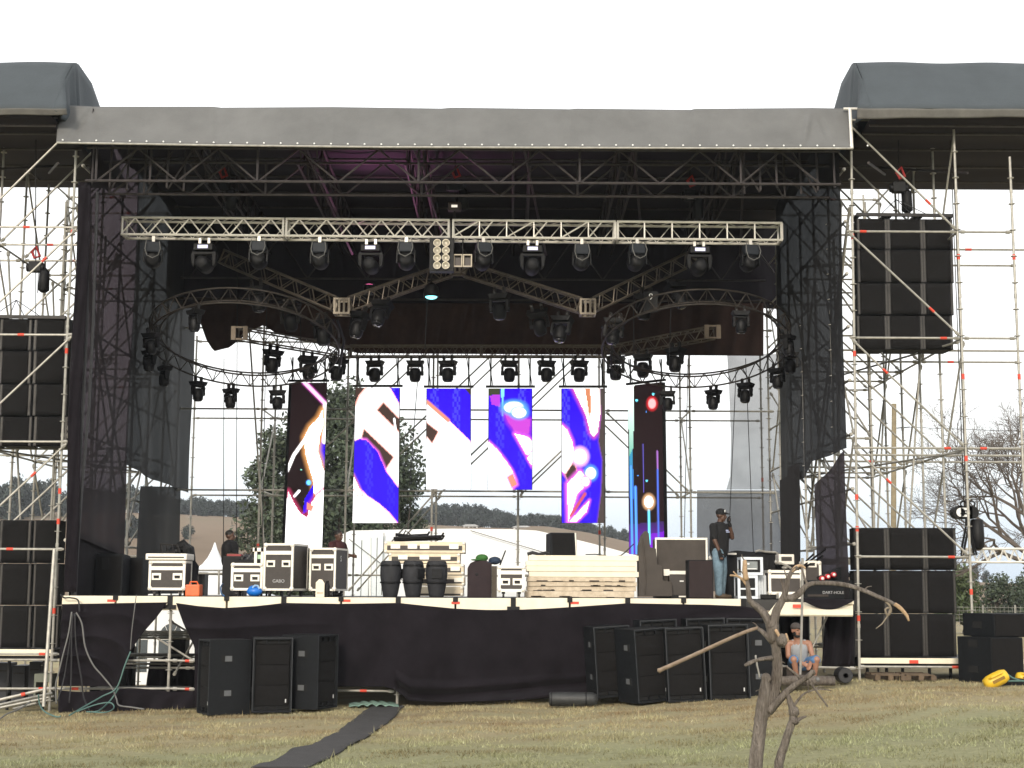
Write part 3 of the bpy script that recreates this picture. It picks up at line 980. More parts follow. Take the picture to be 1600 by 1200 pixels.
# --- rear scaffold
BAYX = [XL + 2.055 * k for k in range(8)]
YB1, YB2 = 35.1, 37.1
root = thing("rear_scaffold", "open double scaffold grid standing behind the LED panels at the back of the stage", "scaffold", (BAYX[3], YB1, g1(BAYX[3], YB1)))
ZB = [EYE + 2.33, EYE + 4.28, EYE + 6.25, EYE + .35]
rr = random.Random(4)
for k, X_ in enumerate(BAYX):
    for Y in (YB1, YB2):
        if k in (0, 7) and Y == YB1: continue
        post(root, X_, Y, g1(X_, Y) - .1, EYE + (7.2 if Y == YB1 else 6.4), [EYE + rr.uniform(0.4, 3)] if k % 2 else [])
for Y in (YB1, YB2):
    for k in range(7):
        for z in ZB:
            if z == ZB[3] and Y == YB1 and k not in (1, 4): continue
            ledger(root, (BAYX[k] + .03, Y, z), (BAYX[k + 1] - .03, Y, z))
for k in range(1, 7):
    for z in ZB[:2]:
        ledger(root, (BAYX[k], YB1 + .03, z), (BAYX[k], YB2 - .03, z))
    ledger(root, (BAYX[k] + .02, YB1 + .05, ZB[0]), (BAYX[k] + .02, YB2 - .05, ZB[1]), None, .023, "brace")
for k, up in ((1, 1), (2, 1), (3, 1), (4, 1), (5, 0)):
    for Y in (YB1 + .05, YB2 + .05):
        if k == 1 and Y < 36: continue
        for za, zb in ((ZB[0], ZB[1]), (ZB[1], ZB[2])):
            if k in (1, 5) and za == ZB[1]: continue
            p, q = ((BAYX[k] + .05, Y, za + .03), (BAYX[k + 1] - .05, Y, zb - .03))
            if not up: p, q = (p[0], p[1], q[2]), (q[0], q[1], p[2])
            ledger(root, p, q, None, .023, "brace")
for Y in (YB1 + .05, YB2 + .05):
    ledger(root, (BAYX[2] + .1, Y, zd(0) + .1), (BAYX[3] + 0.1, Y, ZB[0]), None, .023, "brace")
ledger(root, (BAYX[1] - .35, YB1 - .1, ZB[2]), (BAYX[1] + .25, YB1 - .1, zd(0) + .2), None, .026, "raker")

# --- platform
root = thing("stage_platform", "long stage deck with cream painted edge boards", "stage", ((XL + XR) / 2, YF, g1(0, YF)))
DH = .245
N14 = [98, 183, 268, 356, 445, 534, 623, 712, 802, 890, 980, 1067, 1160]
m = MB()
xs_ = [at(p, 935, YF).x for p in N14]
m.add([(xs_[0], YF + .05, zd(xs_[0]) - .012), (XR, YF + .05, zd(XR) - .012), (XR, YB1, zd(XR) - .012), (xs_[0], YB1, zd(xs_[0]) - .012),
       (xs_[0], YF + .05, zd(xs_[0]) - .2), (XR, YF + .05, zd(XR) - .2), (XR, YB1, zd(XR) - .2), (xs_[0], YB1, zd(xs_[0]) - .2)],
      [(0, 1, 2, 3), (7, 6, 5, 4), (0, 4, 5, 1), (1, 5, 6, 2), (2, 6, 7, 3), (3, 7, 4, 0)])
m.build("deck", mat("black_deck_ply", (.03, .028, .026), .7), root)
for k in range(len(xs_) - 1):
    a, b = xs_[k] + .018, xs_[k + 1] - .018
    if k == len(xs_) - 2: b = xs_[-1] - .02
    m = MB(); dz = rr.uniform(-.006, .006)
    m.add([(a, YF - .10, zd(a) - DH), (b, YF - .10, zd(b) - DH), (b, YF + .03, zd(b) - DH), (a, YF + .03, zd(a) - DH),
           (a, YF - .10, zd(a) + dz), (b, YF - .10, zd(b) + dz), (b, YF + .03, zd(b) + dz), (a, YF + .03, zd(a) + dz)],
          [(0, 3, 2, 1), (4, 5, 6, 7), (0, 1, 5, 4), (1, 2, 6, 5), (2, 3, 7, 6), (3, 0, 4, 7)])
    m.build("edge_board", CREAM, root, bevel=.012)
for k, X_ in enumerate(xs_[1:]):
    m = MB(); z = zd(X_)
    main = (k % 2 == 1)
    m.box(X_ - .045, X_ + .045, YF - .125, YF + .02, z - (.19 if main else .07), z + .012)
    if main:
        m.box(X_ - .11, X_ + .11, YF - .15, YF - .09, z - .22, z - .15); m.tube((X_, YF - .17, z - .19), (X_, YF - .08, z - .19), .035, n=8)
    m.build("clamp", BLK, root)
for px in (174, 541, 712, 898):
    c = at(px, 938.5 if px < 600 else 942, YF - .107); m = MB(); m.box(c.x - .075, c.x + .075, YF - .106, YF - .1015, c.z - .022, c.z + .022); m.build("sticker", RED, root)
for k, px in enumerate((268, 445, 623, 802, 980, 1160)):
    X_ = at(px, 935, YF).x
    for Y in (YF, ROWS[2], ROWS[4]):
        post(root, X_ - (.03 if Y > YF and k == 0 else 0), Y, g1(X_, Y) - .05, zd(X_) - .24, name="leg")
for py, k1 in ((1032, 3), (1076, 3)):
    for a, b in ((80, 268), (268, 305)):
        p = at(a, py, YF - .02); q = at(b, py + (1 if a > 100 else 0), YF - .02)
        ledger(root, p, q, .2 if a < 100 else .72)
ledger(root, at(470, 1078, YF - .06), at(616, 1080, YF - .06), .67)
ledger(root, at(1215, 1041, YF), at(1337, 1044, YF))
for Y in ROWS[1:5]:
    for z in (.55, 1.1):
        ledger(root, (XL, Y, z), (XL + 2.05, Y, z)); ledger(root, (XL + 2.05, Y, z), (XL + 4.1, Y, z))
    ledger(root, (XR - 1.6, Y, 1.0), (XR, Y, 1.0))
for a, b in ((0, 2), (2, 4), (4, 6)):
    ledger(root, (XL + 2.05, ROWS[a], .5), (XL + 2.05, ROWS[b], 1.5), None, .023, "brace")
    ledger(root, (XL + 1.2, ROWS[a] + .3, 1.4), (XL + 2.9, ROWS[a] + .3, .4), None, .023, "brace")
    ledger(root, (XR - .4, ROWS[a] + .3, 1.7), (XR - 1.0, ROWS[a] + .3, .5), None, .023, "brace")

# right bay: lower projecting board
pts = [(1196, 960), (1333, 961), (1333, 941), (1213, 939)]
a0 = at(1198, 960, YF - .55); a1 = at(1333, 961, YF - .55); b0 = at(1214, 940, YF - .1); b1 = at(1333, 943, YF - .1)
m = MB(); T = .03
m.add([a0, a1, b1, b0, a0 + Vector((0, .03, -T)), a1 + Vector((0, .03, -T)), b1 + Vector((0, .05, -T)), b0 + Vector((0, .05, -T))],
      [(0, 1, 2, 3), (7, 6, 5, 4), (0, 4, 5, 1), (1, 5, 6, 2), (2, 6, 7, 3), (3, 7, 4, 0)])
o = m.build("apron_board", CREAM, origin=tuple(a0), bevel=.006)
tag(o, "cream sloping board fixed below the deck edge above the seated man", "board")
c = at(1246, 947, YF - .31); m = MB(); m.box(c.x - .09, c.x + .09, c.y - .06, c.y - .035, c.z - .03, c.z + .03)
sk = m.build("sticker", RED, o)
m = MB()
p0 = at(1306, 939, YF - .2); p1 = at(1334, 946, YF - .2); m.box(p0.x, p1.x, YF - .2, YF - .1, p1.z + .02, p0.z)
m.build("end_board", CREAM, o)

# --- stage skirts
def skirt_folds(u, v, X_, seed=0):
    return .075 * math.sin(X_ * 4.3 + seed + 1.6 * math.sin(v * 3 + X_)) * (0.25 + v) + .02 * math.sin(X_ * 11 + v * 5) * v


def main_skirt():
    tx = [275, 310, 350, 400, 445, 530, 623, 660, 712, 760, 802, 850, 900, 980, 1060, 1110, 1160, 1192]
    ty = [942, 947, 950, 947, 942, 943.5, 942, 946, 951, 953, 953, 951, 948, 942.5, 944, 945, 947, 953]
    bxx = [275, 303, 500, 520, 600, 618, 640, 700, 800, 900, 1000, 1100, 1192]
    byy = [1108, 1106, 1080, 1073, 1073, 1078, 1095, 1097, 1094, 1089, 1085, 1080, 1072]

    def fn(u, v):
        py_t = 0
        x0 = interp(v, [0, .18, .38, .42, 1], [275, 286, 302, 304, 304]); px = x0 + (1192 - x0) * u
        yt = interp(px, tx, ty); yb = interp(px, bxx, byy)
        py = yt + (yb - yt) * v
        X_ = (px - 800) / PX(YF)
        # gathered swags radiating from the top left tie
        sw = 0
        if px < 560:
            t = (px - 275) / 285
            sw = .22 * (abs(math.sin(12 * (v * (1.1 - .55 * t) + .12 * math.sqrt(max(0, t))))) ** .6 - .5) * (1 - t) * min(1, t * 6) * math.sin(math.pi * min(1, v * 1.3))
        if px > 1000: sw = .07 * math.sin(20 * (v + .5 * (px - 1000) / 190)) * math.sin(math.pi * min(1, v * 1.6)) * (px - 1000) / 190
        low = .11 * math.sin(30 * v + 1.5 * math.sin(X_ * .9)) * sstep(.72, .9, v) * (px > 620)
        return tuple(at(px, py, YF - .215 + .8 * skirt_folds(u, v, X_) * sstep(0, .12, v) + sw * sstep(0, .1, v) + float(low)))
    m = MB(); m.grid(fn, 260, 60)
    o = m.build("stage_skirt", SKIRT, origin=tuple(at(700, 1095, YF)), smooth=True, solid=.008)
    tag(o, "wide black cloth skirt hanging along the front of the stage", "stage skirt")
    c = at(521, 1067, YF - .26)
    m = MB(); m.box(c.x - .03, c.x + .03, c.y - .004, c.y + .1, c.z - .035, c.z + .035); m.build("printed_mark", CABG, o)
    return o


main_skirt()


def left_skirt():
    ry = [943, 952, 968, 990, 1015, 1045, 1072]; rx = [263, 256, 244, 224, 206, 192, 184]

    def fn(u, v):
        py0 = 944 + 128 * v
        x0 = 97 - 6 * v; x1 = interp(py0, ry, rx)
        px = x0 + (x1 - x0) * u
        sag = 18 * math.sin(math.pi * min(1, u)) * math.sin(math.pi * v) * .9
        py = py0 + sag * .4 - (1 - v) * 3 * u
        f = .20 * (abs(math.sin(15 * (v * (1.0 - .35 * u) + .12 * math.sin(math.pi * u)))) ** .6 - .5) * math.sin(math.pi * v) * (.35 + u) * (1 - .5 * u) + .03 * math.sin(px * .12) * v
        return tuple(at(px, py, YF - .215 + f))
    m = MB(); m.grid(fn, 70, 60)
    tag(m.build("stage_skirt", SKIRT, origin=tuple(at(120, 1100, YF)), smooth=True, solid=.008), "gathered black cloth tied back in swags at the left end of the stage", "stage skirt")

    def fn2(u, v):
        px = 91 + 213 * u
        yt = 1078 + 3 * math.sin(u * 9); yb = interp(px, [91, 200, 304], [1116, 1113, 1106])
        return tuple(at(px, yt + (yb - yt) * v, YF - .17 + .05 * math.sin(px * .16 + 3 * v) * v))
    m = MB(); m.grid(fn2, 60, 14)
    tag(m.build("stage_skirt", SKIRT, origin=tuple(at(250, 1110, YF)), smooth=True, solid=.008), "short black cloth strip below the lowest pipe at the left end of the stage", "stage skirt")

    def fn3(u, v):
        px = 1296 + 40 * u; py = 958 + 84 * v
        px -= 6 * (1 - v) * (1 - u)
        return tuple(at(px + 12 * (1 - u) * v * -1, py, YF + .6 + .08 * math.sin(u * 12 + v)))
    m = MB(); m.grid(fn3, 24, 12)
    tag(m.build("black_curtain", SKIRT, origin=tuple(at(1315, 1040, YF + .6)), smooth=True, solid=.008), "black curtain hanging under the right end of the deck beside the seated man", "curtain")

    def fn4(u, v):
        px = 1255 + 78 * u; top = 934 + 3 * u; sag = 15 * math.sin(math.pi * (.08 + .92 * u) ** 1.1) + 2
        return tuple(at(px, top + sag * v, YF - .30 - .05 * v))
    m = MB(); m.grid(fn4, 30, 4)
    tag(m.build("black_cloth", SKIRT, origin=tuple(at(1290, 945, YF - .3)), smooth=True, solid=.01), "black cloth sagging over the sloping board at the right end of the deck", "cloth")
    m = MB(); m.grid(lambda u, v: tuple(at(1196 + 68 * u, 958 + 100 * v, 29.2 + .08 * math.sin(u * 14 + v))), 24, 8)
    tag(m.build("black_curtain", SKIRT, origin=tuple(at(1230, 1050, 29.2)), smooth=True, solid=.008), "black curtain hanging under the deck behind the seated man", "curtain")
    # dark backing under the stage centre, so the rear is not an open void
    m = MB(); m.grid(lambda u, v: (XL + 4.0 + (XR - 2.2 - XL - 4.0) * u, YB1 - .5 + .05 * math.sin(u * 60), -.2 + (zd(0) - .05) * v), 80, 4)
    tag(m.build("black_curtain", SKIRT, origin=(0, YB1 - .5, 0), smooth=True, solid=.008), "black rear curtain hanging below the back of the deck", "curtain")


left_skirt()

# --- side netting
def netting_side(side):
    s = 1 if side == 'R' else -1
    X_ = (XR - .055) if s > 0 else (XL + .14)
    zt = at(700, 170, 26.9).z - .05

    def Yof(px): return abs((X_) * F / cp / (px - 800 + 1e-6))
    def sheet(name, label, mt, top_l, prof_b, y0, y1, amp=.05, nu=60, nv=70, gath=None, xin=0.0):
        m = MB()

        def fn(u, v):
            Y = y0 + (y1 - y0) * u
            zb = interp(u, *prof_b); ztop = top_l(u)
            z = ztop + (zb - ztop) * v
            x_ = X_ - s * xin + .35 * amp * math.sin(Y * 2.3 + math.sin(z * .9)) + amp * .10 * math.sin(Y * 7 + z * .7) * v
            yy = Y
            if gath: yy += gath(u, v)
            return (x_, yy, z)
        m.grid(fn, nu, nv)
        return tag(m.build(name, mt, origin=(X_, y0, zd(X_)), smooth=True), label, "netting")
    return X_, zt, sheet


Xn, ztn, sheetL = netting_side('L')
# front strip: brown-black, translucent, from the post to about a third of the depth
def zpix(px, py, Xw):
    Y = Xw * F / cp / (px - 800)
    return Y, at(px, py, Y).z


# left: three sheets (upper front brown, lower front black, rear blue-black, rear lower strip)
Yf0 = YF + .05
y_a, z_a = zpix(190, 730, Xn); y_b, z_b = zpix(283, 768, Xn)
_, zfl = zpix(116, 838, Xn); _, zfr = zpix(186, 868, Xn)
sheetL("side_netting", "brownish black see-through netting on the left side of the stage nearest the front post", NET1, lambda u: ztn, ([0, 1], [zfl, zfr]), Yf0, zpix(192, 800, Xn)[0], .06)
sheetL("side_netting", "opaque black netting hanging low at the left front corner of the deck", SKIRT, lambda u: zfl + (zfr - zfl) * u + .12, ([0, 1], [zd(XL), zd(XL)]), Yf0, zpix(188, 900, Xn)[0], .04, 30, 20, None, -.05)
_, zq0 = zpix(192, 726, Xn); _, zq1 = zpix(284, 768, Xn)
sheetL("side_netting", "bluish black torn netting on the rear left side of the stage", NET2, lambda u: ztn, ([0, .3, 1], [zq0, zq0 + (zq1 - zq0) * .36 - .05, zq1]), zpix(190, 600, Xn)[0], zpix(290, 700, Xn)[0], .10)
sheetL("side_netting", "narrow charcoal netting strip below the torn edge at the rear left", NET2, lambda u: interp(u, [0, 1], [zq0 - .35, zq1 + .1]), ([0, 1], [zd(XL) + .02, zd(XL) + .02]), zpix(217, 900, Xn)[0], zpix(282, 900, Xn)[0], .07, 40, 40, None, -.04)
# black folded front edge of the left netting
m = MB(); m.grid(lambda u, v: tuple(at(122 - 24 * v + 20 * u + 2 * math.sin(v * 9), 285 + 640 * v, YF - .07 + .03 * u + .02 * math.sin(u * 9 + v * 20))), 8, 60)
tag(m.build("side_netting", SKIRT, origin=tuple(at(110, 920, YF)), smooth=True, solid=.01), "black folded edge of netting hanging beside the left front post", "netting")
m = MB()
m.path([at(x, y, YF + .05) for x, y in ((139, 300), (136, 500), (130, 640), (122, 760), (117, 860), (113, 938), (112, 960))], .03, 6)
m.path([at(x, y, YF + .02) for x, y in ((152, 300), (146, 500), (139, 640), (128, 760), (121, 860), (117, 938), (118, 965))], .03, 6)
tag(m.build("cable_bundle", CABLE, origin=tuple(at(113, 940, YF))), "thick black cable bundle running down the left netting to the deck edge", "cable")

XnR, ztR, sheetR = netting_side('R')
def zr(px, py): return zpix(px, py, XnR)
ya, za = zr(1226, 755); yb2, zb2 = zr(1333, 708)
zz1 = zr(1328, 702)[1]; zz2 = zr(1226, 760)[1]; zz3 = zr(1262, 735)[1]
sheetR("side_netting", "large blue black see-through netting on the right side of the stage", NET2, lambda u: ztR, ([0, .45, .62, 1], [zz1, zz3 + .1, zz3 - .15, zz2]), Yf0, zr(1224, 600)[0], .09, 70, 70)
sheetR("side_netting", "dark netting strip hanging by the front post at the right side of the stage", NET1, lambda u: zz1 - .03 - .45 * u, ([0, 1], [zd(XR) + .02, zd(XR) + .02]), Yf0, zr(1283, 850)[0], .08, 40, 40, None, .04)
sheetR("side_netting", "narrow black netting strip at the rear right corner of the stage", SKIRT, lambda u: zz2 + .15 + (.2 if u < .5 else 0), ([0, 1], [zd(XR) + .02, zd(XR) + .02]), zr(1256, 850)[0], zr(1224, 850)[0], .06, 30, 40, None, .03)
# rear right: pale grey gauze
def fnp(u, v):
    px0 = interp(v, [0, .25, .6, .9, 1], [1136, 1139, 1142, 1141, 1135])
    px = px0 + (1232 - px0) * u
    return tuple(at(px, 553 + 212 * v, YB1 + .12 + .06 * math.sin(px * .11 + v * 2) + .05 * math.sin(px * .03 + v * 7)))
m = MB(); m.grid(fnp, 40, 40)
tag(m.build("gauze_drape", NET3, origin=tuple(at(1180, 765, YB1)), smooth=True), "pale grey see-through gauze hanging at the right rear of the stage", "drape")
m = MB(); m.grid(lambda u, v: tuple(at(1089 + 142 * u, 766 + 158 * v, YB1 + .1 + .06 * math.sin(u * 17 + v * 3))), 40, 24)
tag(m.build("gauze_drape", NET4, origin=tuple(at(1160, 925, YB1)), smooth=True), "darker grey gauze panel behind the standing man", "drape")

# --- rear fascia drape
bt = [(310, 470), (1195, 478)]
Yd = 34.75
prof_x = [312, 322, 334, 358, 378, 395, 412, 430, 560, 1195]; prof_y = [500, 530, 549, 543, 528, 515, 508, 520, 552, 556]
def fnd(u, v):
    px = 318 + (1193 - 318) * u; yb = interp(px, prof_x, prof_y)
    if px < 345: pass
    yt = 474
    py = yt + (yb - yt) * v
    if px < 334: px = px + (16 * (v) - 16) * (334 - px) / 16
    return tuple(at(px, py, Yd + .05 * math.sin(px * .06) + .03 * math.sin(px * .21 + v * 3)))
m = MB(); zlo = at(700, 482, Yd + .1).z; zhi = at(700, 170, 26.9).z - .05
m.grid(lambda u, v: (XL - .3 + (XR - XL + .6) * u, Yd + .12 + .05 * math.sin(u * 90), (at(300 + 900 * u, interp(300 + 900 * u, [240, 310, 330, 1195, 1240], [470, 470, 482, 482, 470]), Yd + .12).z) * (1 - v) + zhi * v), 120, 12)
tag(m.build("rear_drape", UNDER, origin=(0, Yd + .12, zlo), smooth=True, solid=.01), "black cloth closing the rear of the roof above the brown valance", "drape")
m = MB(); m.grid(fnd, 200, 30)
tag(m.build("rear_drape", BROWN, origin=tuple(at(750, 556, Yd)), smooth=True, solid=.01), "wide brown black valance hanging high across the rear of the stage", "drape")

# --- main roof
YRF = 26.15
root = thing("stage_roof", "flat stage roof with a sloping grey tarp fascia and dark lattice underside", "stage roof", (0, YF, at(700, 300, YF).z))
bl = [(89, 222), (330, 226), (600, 229), (900, 230), (1200, 231), (1332, 231)]
tl = [(92, 164), (150, 167), (333, 167), (345, 168.5), (520, 167.5), (690, 170), (705, 168.5), (890, 171), (900, 170), (1080, 172), (1085, 170.5), (1270, 169), (1327, 170)]
def fnf(u, v):
    px0 = 92 + (1328 - 92) * u; px1 = 88 + (1333 - 88) * u
    yt = interp(px0, [p[0] for p in tl], [p[1] for p in tl]); yb = interp(px1, [p[0] for p in bl], [p[1] for p in bl])
    w = .02 * math.sin(px0 * .035) * math.sin(math.pi * v) + .012 * math.sin(px0 * .09 + 3 * v)
    # creases near both ends
    w += .09 * math.exp(-((px0 - 108 - 38 * (1 - v)) / 5) ** 2) * math.sin(math.pi * v) + .05 * math.exp(-((px0 - 152 + 8 * (1 - v)) / 5) ** 2) * (1 - v) - .10 * math.exp(-((px0 - 1250 - 16 * (1 - v)) / 4.5) ** 2) * math.sin(math.pi * v) + .07 * math.exp(-((px0 - 1296 + 22 * (1 - v)) / 5) ** 2) * math.sin(math.pi * v) ** 2
    for sm_ in (333, 520, 705, 890, 1085): w -= .022 * math.exp(-((px0 - sm_) / 4.5) ** 2)
    w += .012 * math.sin(px0 * .17 + 2 * math.sin(v * 4)) * (1 - v) ** 2
    Y = YRF + (1 - v) * .75 + w
    return tuple(at(px0 + (px1 - px0) * v, yt + (yb - yt) * v, Y))
m = MB(); m.grid(fnf, 420, 16)
m.build("fascia", FASC, root, smooth=True, solid=.012)
m = MB(); m.path([at(p[0], p[1] + 1.0, YRF - .03) for p in bl], .021, 8); m.build("fascia_rail", STEEL, root)
m = MB()
for k in range(49):
    px = 98 + k * 26.2; yb = interp(px, [p[0] for p in bl], [p[1] for p in bl])
    c = at(px, yb - 3.5, YRF - .02); m.sphere(c, (.018, .012, .018), 8)
m.build("eyelet_row", WHITE, root)
m = MB(); m.tube(at(1328, 170, YRF + .5), at(1331, 232, YRF - .02), .03); m.tube(at(1318, 170, YRF + .6), at(1345, 170, YRF + .6), .025); m.build("end_pole", ALU, root)
zr0 = at(700, 170, YRF + .75).z
m = MB()
def fnr(u, v):
    X_ = XL - .1 + (XR - XL + .3) * u
    return (X_, YRF + .78 + (YB1 - YRF - .5) * v, zr0 - .06 + .10 * math.sin(v * math.pi * 4) ** 2 * -1 + .02 * math.sin(u * 70))
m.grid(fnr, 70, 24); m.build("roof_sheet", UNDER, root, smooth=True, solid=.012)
# front lattice girder
zt1 = at(715, 238, 26.8).z; zb1 = at(715, 283, 26.6).z
for Y in (26.62, 27.55):
    zt_, zb_ = zt1, zb1 - .02
    for z in (zt_, zb_):
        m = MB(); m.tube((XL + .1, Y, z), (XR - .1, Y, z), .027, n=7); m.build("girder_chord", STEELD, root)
    m = MB(); x_ = XL + .3; k = 0; st = 1.5
    while x_ < XR - .5:
        m.tube((x_, Y + .03, zb_), (x_ + st * .5, Y + .03, zt_), .02, n=6); m.tube((x_ + st * .5, Y + .03, zt_), (x_ + st, Y + .03, zb_), .02, n=6)
        if k % 2 == 0: m.tube((x_, Y - .03, zb_), (x_, Y - .03, zt_), .024, n=6)
        x_ += st; k += 1
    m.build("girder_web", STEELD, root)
for k, s in ((0, -1), (1, 1)):                          # crowded uprights at both ends
    m = MB(); X0 = XL if s < 0 else XR
    for j in range(7):
        X_ = X0 - s * (.18 + .27 * j); Y = 26.75 + .22 * (j % 4)
        m.tube((X_, Y, zb1 - .05), (X_ - s * .02, Y, zt1 + .3), .022, n=6)
        if j % 2: m.tube((X_, Y + .1, zb1 - .05), (X_ - s * .5, Y + .1, zt1 + .2), .02, n=6)
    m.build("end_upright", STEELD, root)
# rafters and purlins
for j, X_ in enumerate(BAYX[1:7]):
    m = MB()
    for dx in (-.16, .16):
        m.tube((X_ + dx, 27.2, zr0 - .35), (X_ + dx, YB1 - .3, zr0 - .35), .026, n=6); m.tube((X_ + dx, 27.2, zr0 - 1.0), (X_ + dx, YB1 - .3, zr0 - 1.0), .026, n=6)
        y_ = 27.3
        while y_ < YB1 - 1:
            m.tube((X_ + dx, y_, zr0 - .35), (X_ + dx, y_ + .5, zr0 - 1.0), .018, n=5); m.tube((X_ + dx, y_ + .5, zr0 - 1.0), (X_ + dx, y_ + 1.0, zr0 - .35), .018, n=5); y_ += 1.0
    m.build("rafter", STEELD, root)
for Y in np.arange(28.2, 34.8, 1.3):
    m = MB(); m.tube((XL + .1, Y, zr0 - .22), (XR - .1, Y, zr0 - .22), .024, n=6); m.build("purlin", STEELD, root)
# rear lattice girder
for Y in (34.2,):
    zt_, zb_ = at(700, 372, Y).z, at(700, 436, Y).z
    for z in (zt_, zb_, at(700, 468, Y).z):
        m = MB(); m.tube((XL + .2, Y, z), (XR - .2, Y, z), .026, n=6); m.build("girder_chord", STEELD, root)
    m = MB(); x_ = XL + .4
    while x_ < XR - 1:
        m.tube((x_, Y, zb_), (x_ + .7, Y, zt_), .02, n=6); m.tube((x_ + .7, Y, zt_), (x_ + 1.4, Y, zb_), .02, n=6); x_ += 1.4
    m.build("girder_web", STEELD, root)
# knee braces
m = MB()
for X_ in BAYX[1:7]:
    m.tube((X_ + .05, 26.7, zt1), (X_ + .55, 30.5, zb1 - .5), .024, n=6)
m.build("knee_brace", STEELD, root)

# --- wing roofs
def wing(side):
    s = 1 if side == 'R' else -1
    X0 = XR + .40 if s > 0 else XL - .42
    X1 = X0 + s * 4.6
    lab = "blue grey arched tarp roof over the %s speaker tower" % ("right" if s > 0 else "left")
    px_e = 1420 if s > 0 else 50
    zlip = at(px_e, 170, 26.0).z; zrd = at(px_e, 101 if s > 0 else 100.5, 27.5).z; zhem = at(px_e, 184, 26.05).z
    zbk = at(px_e, 296 if s > 0 else 293, 31.4).z
    root = thing("wing_roof", lab, "tarp roof", (X0, YF, zlip))
    prof = [(26.0, zlip), (26.4, zlip + .33 * (zrd - zlip)), (26.8, zlip + .64 * (zrd - zlip)), (27.15, zlip + .90 * (zrd - zlip)), (27.3, zlip + .975 * (zrd - zlip)), (27.5, zrd), (28.4, zrd - .06), (29.5, zlip + .62 * (zrd - zlip)), (30.6, zlip + .2 * (zrd - zlip)), (31.4, zbk + .02)]
    T = np.linspace(0, 1, len(prof))
    def fn(u, v):
        Y = interp(v, T, [p[0] for p in prof]); z = interp(v, T, [p[1] for p in prof])
        return (X0 - s * .3 * max(0, 1 - v * 5) * (1 - u) + (X1 - X0) * u, Y + .02 * math.sin(u * 17 + v * 4), z + .006 * math.sin(u * 13) * math.sin(math.pi * v))
    m = MB(); m.grid(fn, 40, 32); m.build("canopy", WING, root, smooth=True, solid=.012)
    # gathered end cloth
    def fe(u, v):
        Y = interp(u, T, [p[0] for p in prof]); z = interp(u, T, [p[1] for p in prof])
        return (X0 - s * (.02 + .10 * v * (1 + .5 * math.sin(u * 40))), Y, z - (z - (zlip - .05)) * v)
    m = MB(); m.grid(fe, 60, 8); m.build("end_cloth", WING, root, smooth=True, solid=.01)
    def fh(u, v):
        X_ = X0 - s * .3 * (1 - u) + (X1 - X0) * u
        hang = (.06 + .12 * (u if s < 0 else (1.2 - u))) * (1 if s > 0 else 1) + .012 * math.sin(u * 21)
        return (X_, 25.98 + .06 * v + .01 * math.sin(u * 30), zlip - v * (.06 + hang * .6))
    m = MB(); m.grid(fh, 50, 5); m.build("hem", HEM, root, smooth=True, solid=.01)
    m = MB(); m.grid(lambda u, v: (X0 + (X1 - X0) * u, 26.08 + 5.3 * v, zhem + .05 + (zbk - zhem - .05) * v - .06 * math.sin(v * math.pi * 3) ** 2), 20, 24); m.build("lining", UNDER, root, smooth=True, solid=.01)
    for Y in (26.35, 26.9, 28.0, 29.3, 30.5):
        z = zhem + (zbk - zhem) * (Y - 26.08) / 5.3
        m = MB(); m.tube((X0, Y, z - .06), (X1, Y, z - .06), .024, n=6); m.build("purlin", STEELD, root)
    m = MB()
    m.tube((X0 + s * .9, 29.4, zbk - .1), (X0 + s * 2.0, 27.0, zbk - .9), .026, n=6)
    m.tube((X0 + s * 1.6, 30.4, zbk - .1), (X0 + s * 2.02, 27.0, zbk + .3), .026, n=6)
    m.tube((X0 + s * .1, 26.9, zhem - .6), (X0 + s * 1.0, 29.2, zbk - .3), .026, n=6)
    m.build("strut", STEELD, root)
    return root


wing('R'); wing('L')
# ------------------------------------------------------------------ rigging
def truss_seg(root, p, q, size, nb, mc, style="zig", name="truss_section", rc=.024, rw=.013, up=(0, 0, 1), ends=True):
    """box truss section: four chords and end frames as one part, its web bracing as a sub-part"""
    p = Vector(p); q = Vector(q); d = (q - p).normalized(); U = Vector(up); w = d.cross(U).normalized(); U = w.cross(d).normalized()
    h = size / 2
    m = MB(); cor = [(-1, 1), (-1, -1), (1, -1), (1, 1)]
    off = [w * a * h + U * b * h for a, b in cor]
    for o in off: m.tube(p + o, q + o, rc, n=7)
    if ends:
        for e_ in (p + d * .02, q - d * .02):
            for i in range(4): m.tube(e_ + off[i], e_ + off[(i + 1) % 4], rc * .9, n=6)
    sec = m.build(name, mc, root)
    m = MB(); L_ = (q - p).length
    for fi in range(4):
        a, b = off[fi], off[(fi + 1) % 4]
        front = (fi == 2) if w.y < 0 else (fi == 0)
        for k in range(nb):
            t0, t1 = L_ * k / nb, L_ * (k + 1) / nb; tm = (t0 + t1) / 2
            rwf = rw if (front or style == 'all') else rw * .62; P = lambda t, o: p + d * t + o * .96
            if style == "zig" or not front and style != "ladder_all":
                m.tube(P(t0, a), P(tm, b), rwf, n=5); m.tube(P(tm, b), P(t1, a), rwf, n=5)
            elif style == "nfront":
                m.tube(P(t0, a), P(tm, b) if k % 2 else P(t1, b), rw, n=5); m.tube(P(t1, a), P(t1, b), rw, n=5)
            elif style == "ladder":
                m.tube(P(t1, a), P(t1, b), rw * 1.15, n=5)
    m.build("web_bracing", mc, sec)
    return sec


YT = 28.5
o = at(700, 360, YT)
ftruss = thing("lighting_truss", "long silver box truss hung across the front of the stage roof", "truss", o)
segs = [(192, 447, "zig"), (447, 704, "zig"), (706, 962, "nfront"), (962, 1221, "ladder")]
for a, b, st in segs:
    ya = 356 + (a - 192) / 1029 * 9; yb = 356 + (b - 192) / 1029 * 9
    truss_seg(ftruss, at(a + 1, ya, YT), at(b - 1, yb, YT), .345, 6 if st != "ladder" else 6, ALU, st, rc=.026, rw=.016)
TZ = at(700, 360, YT).z


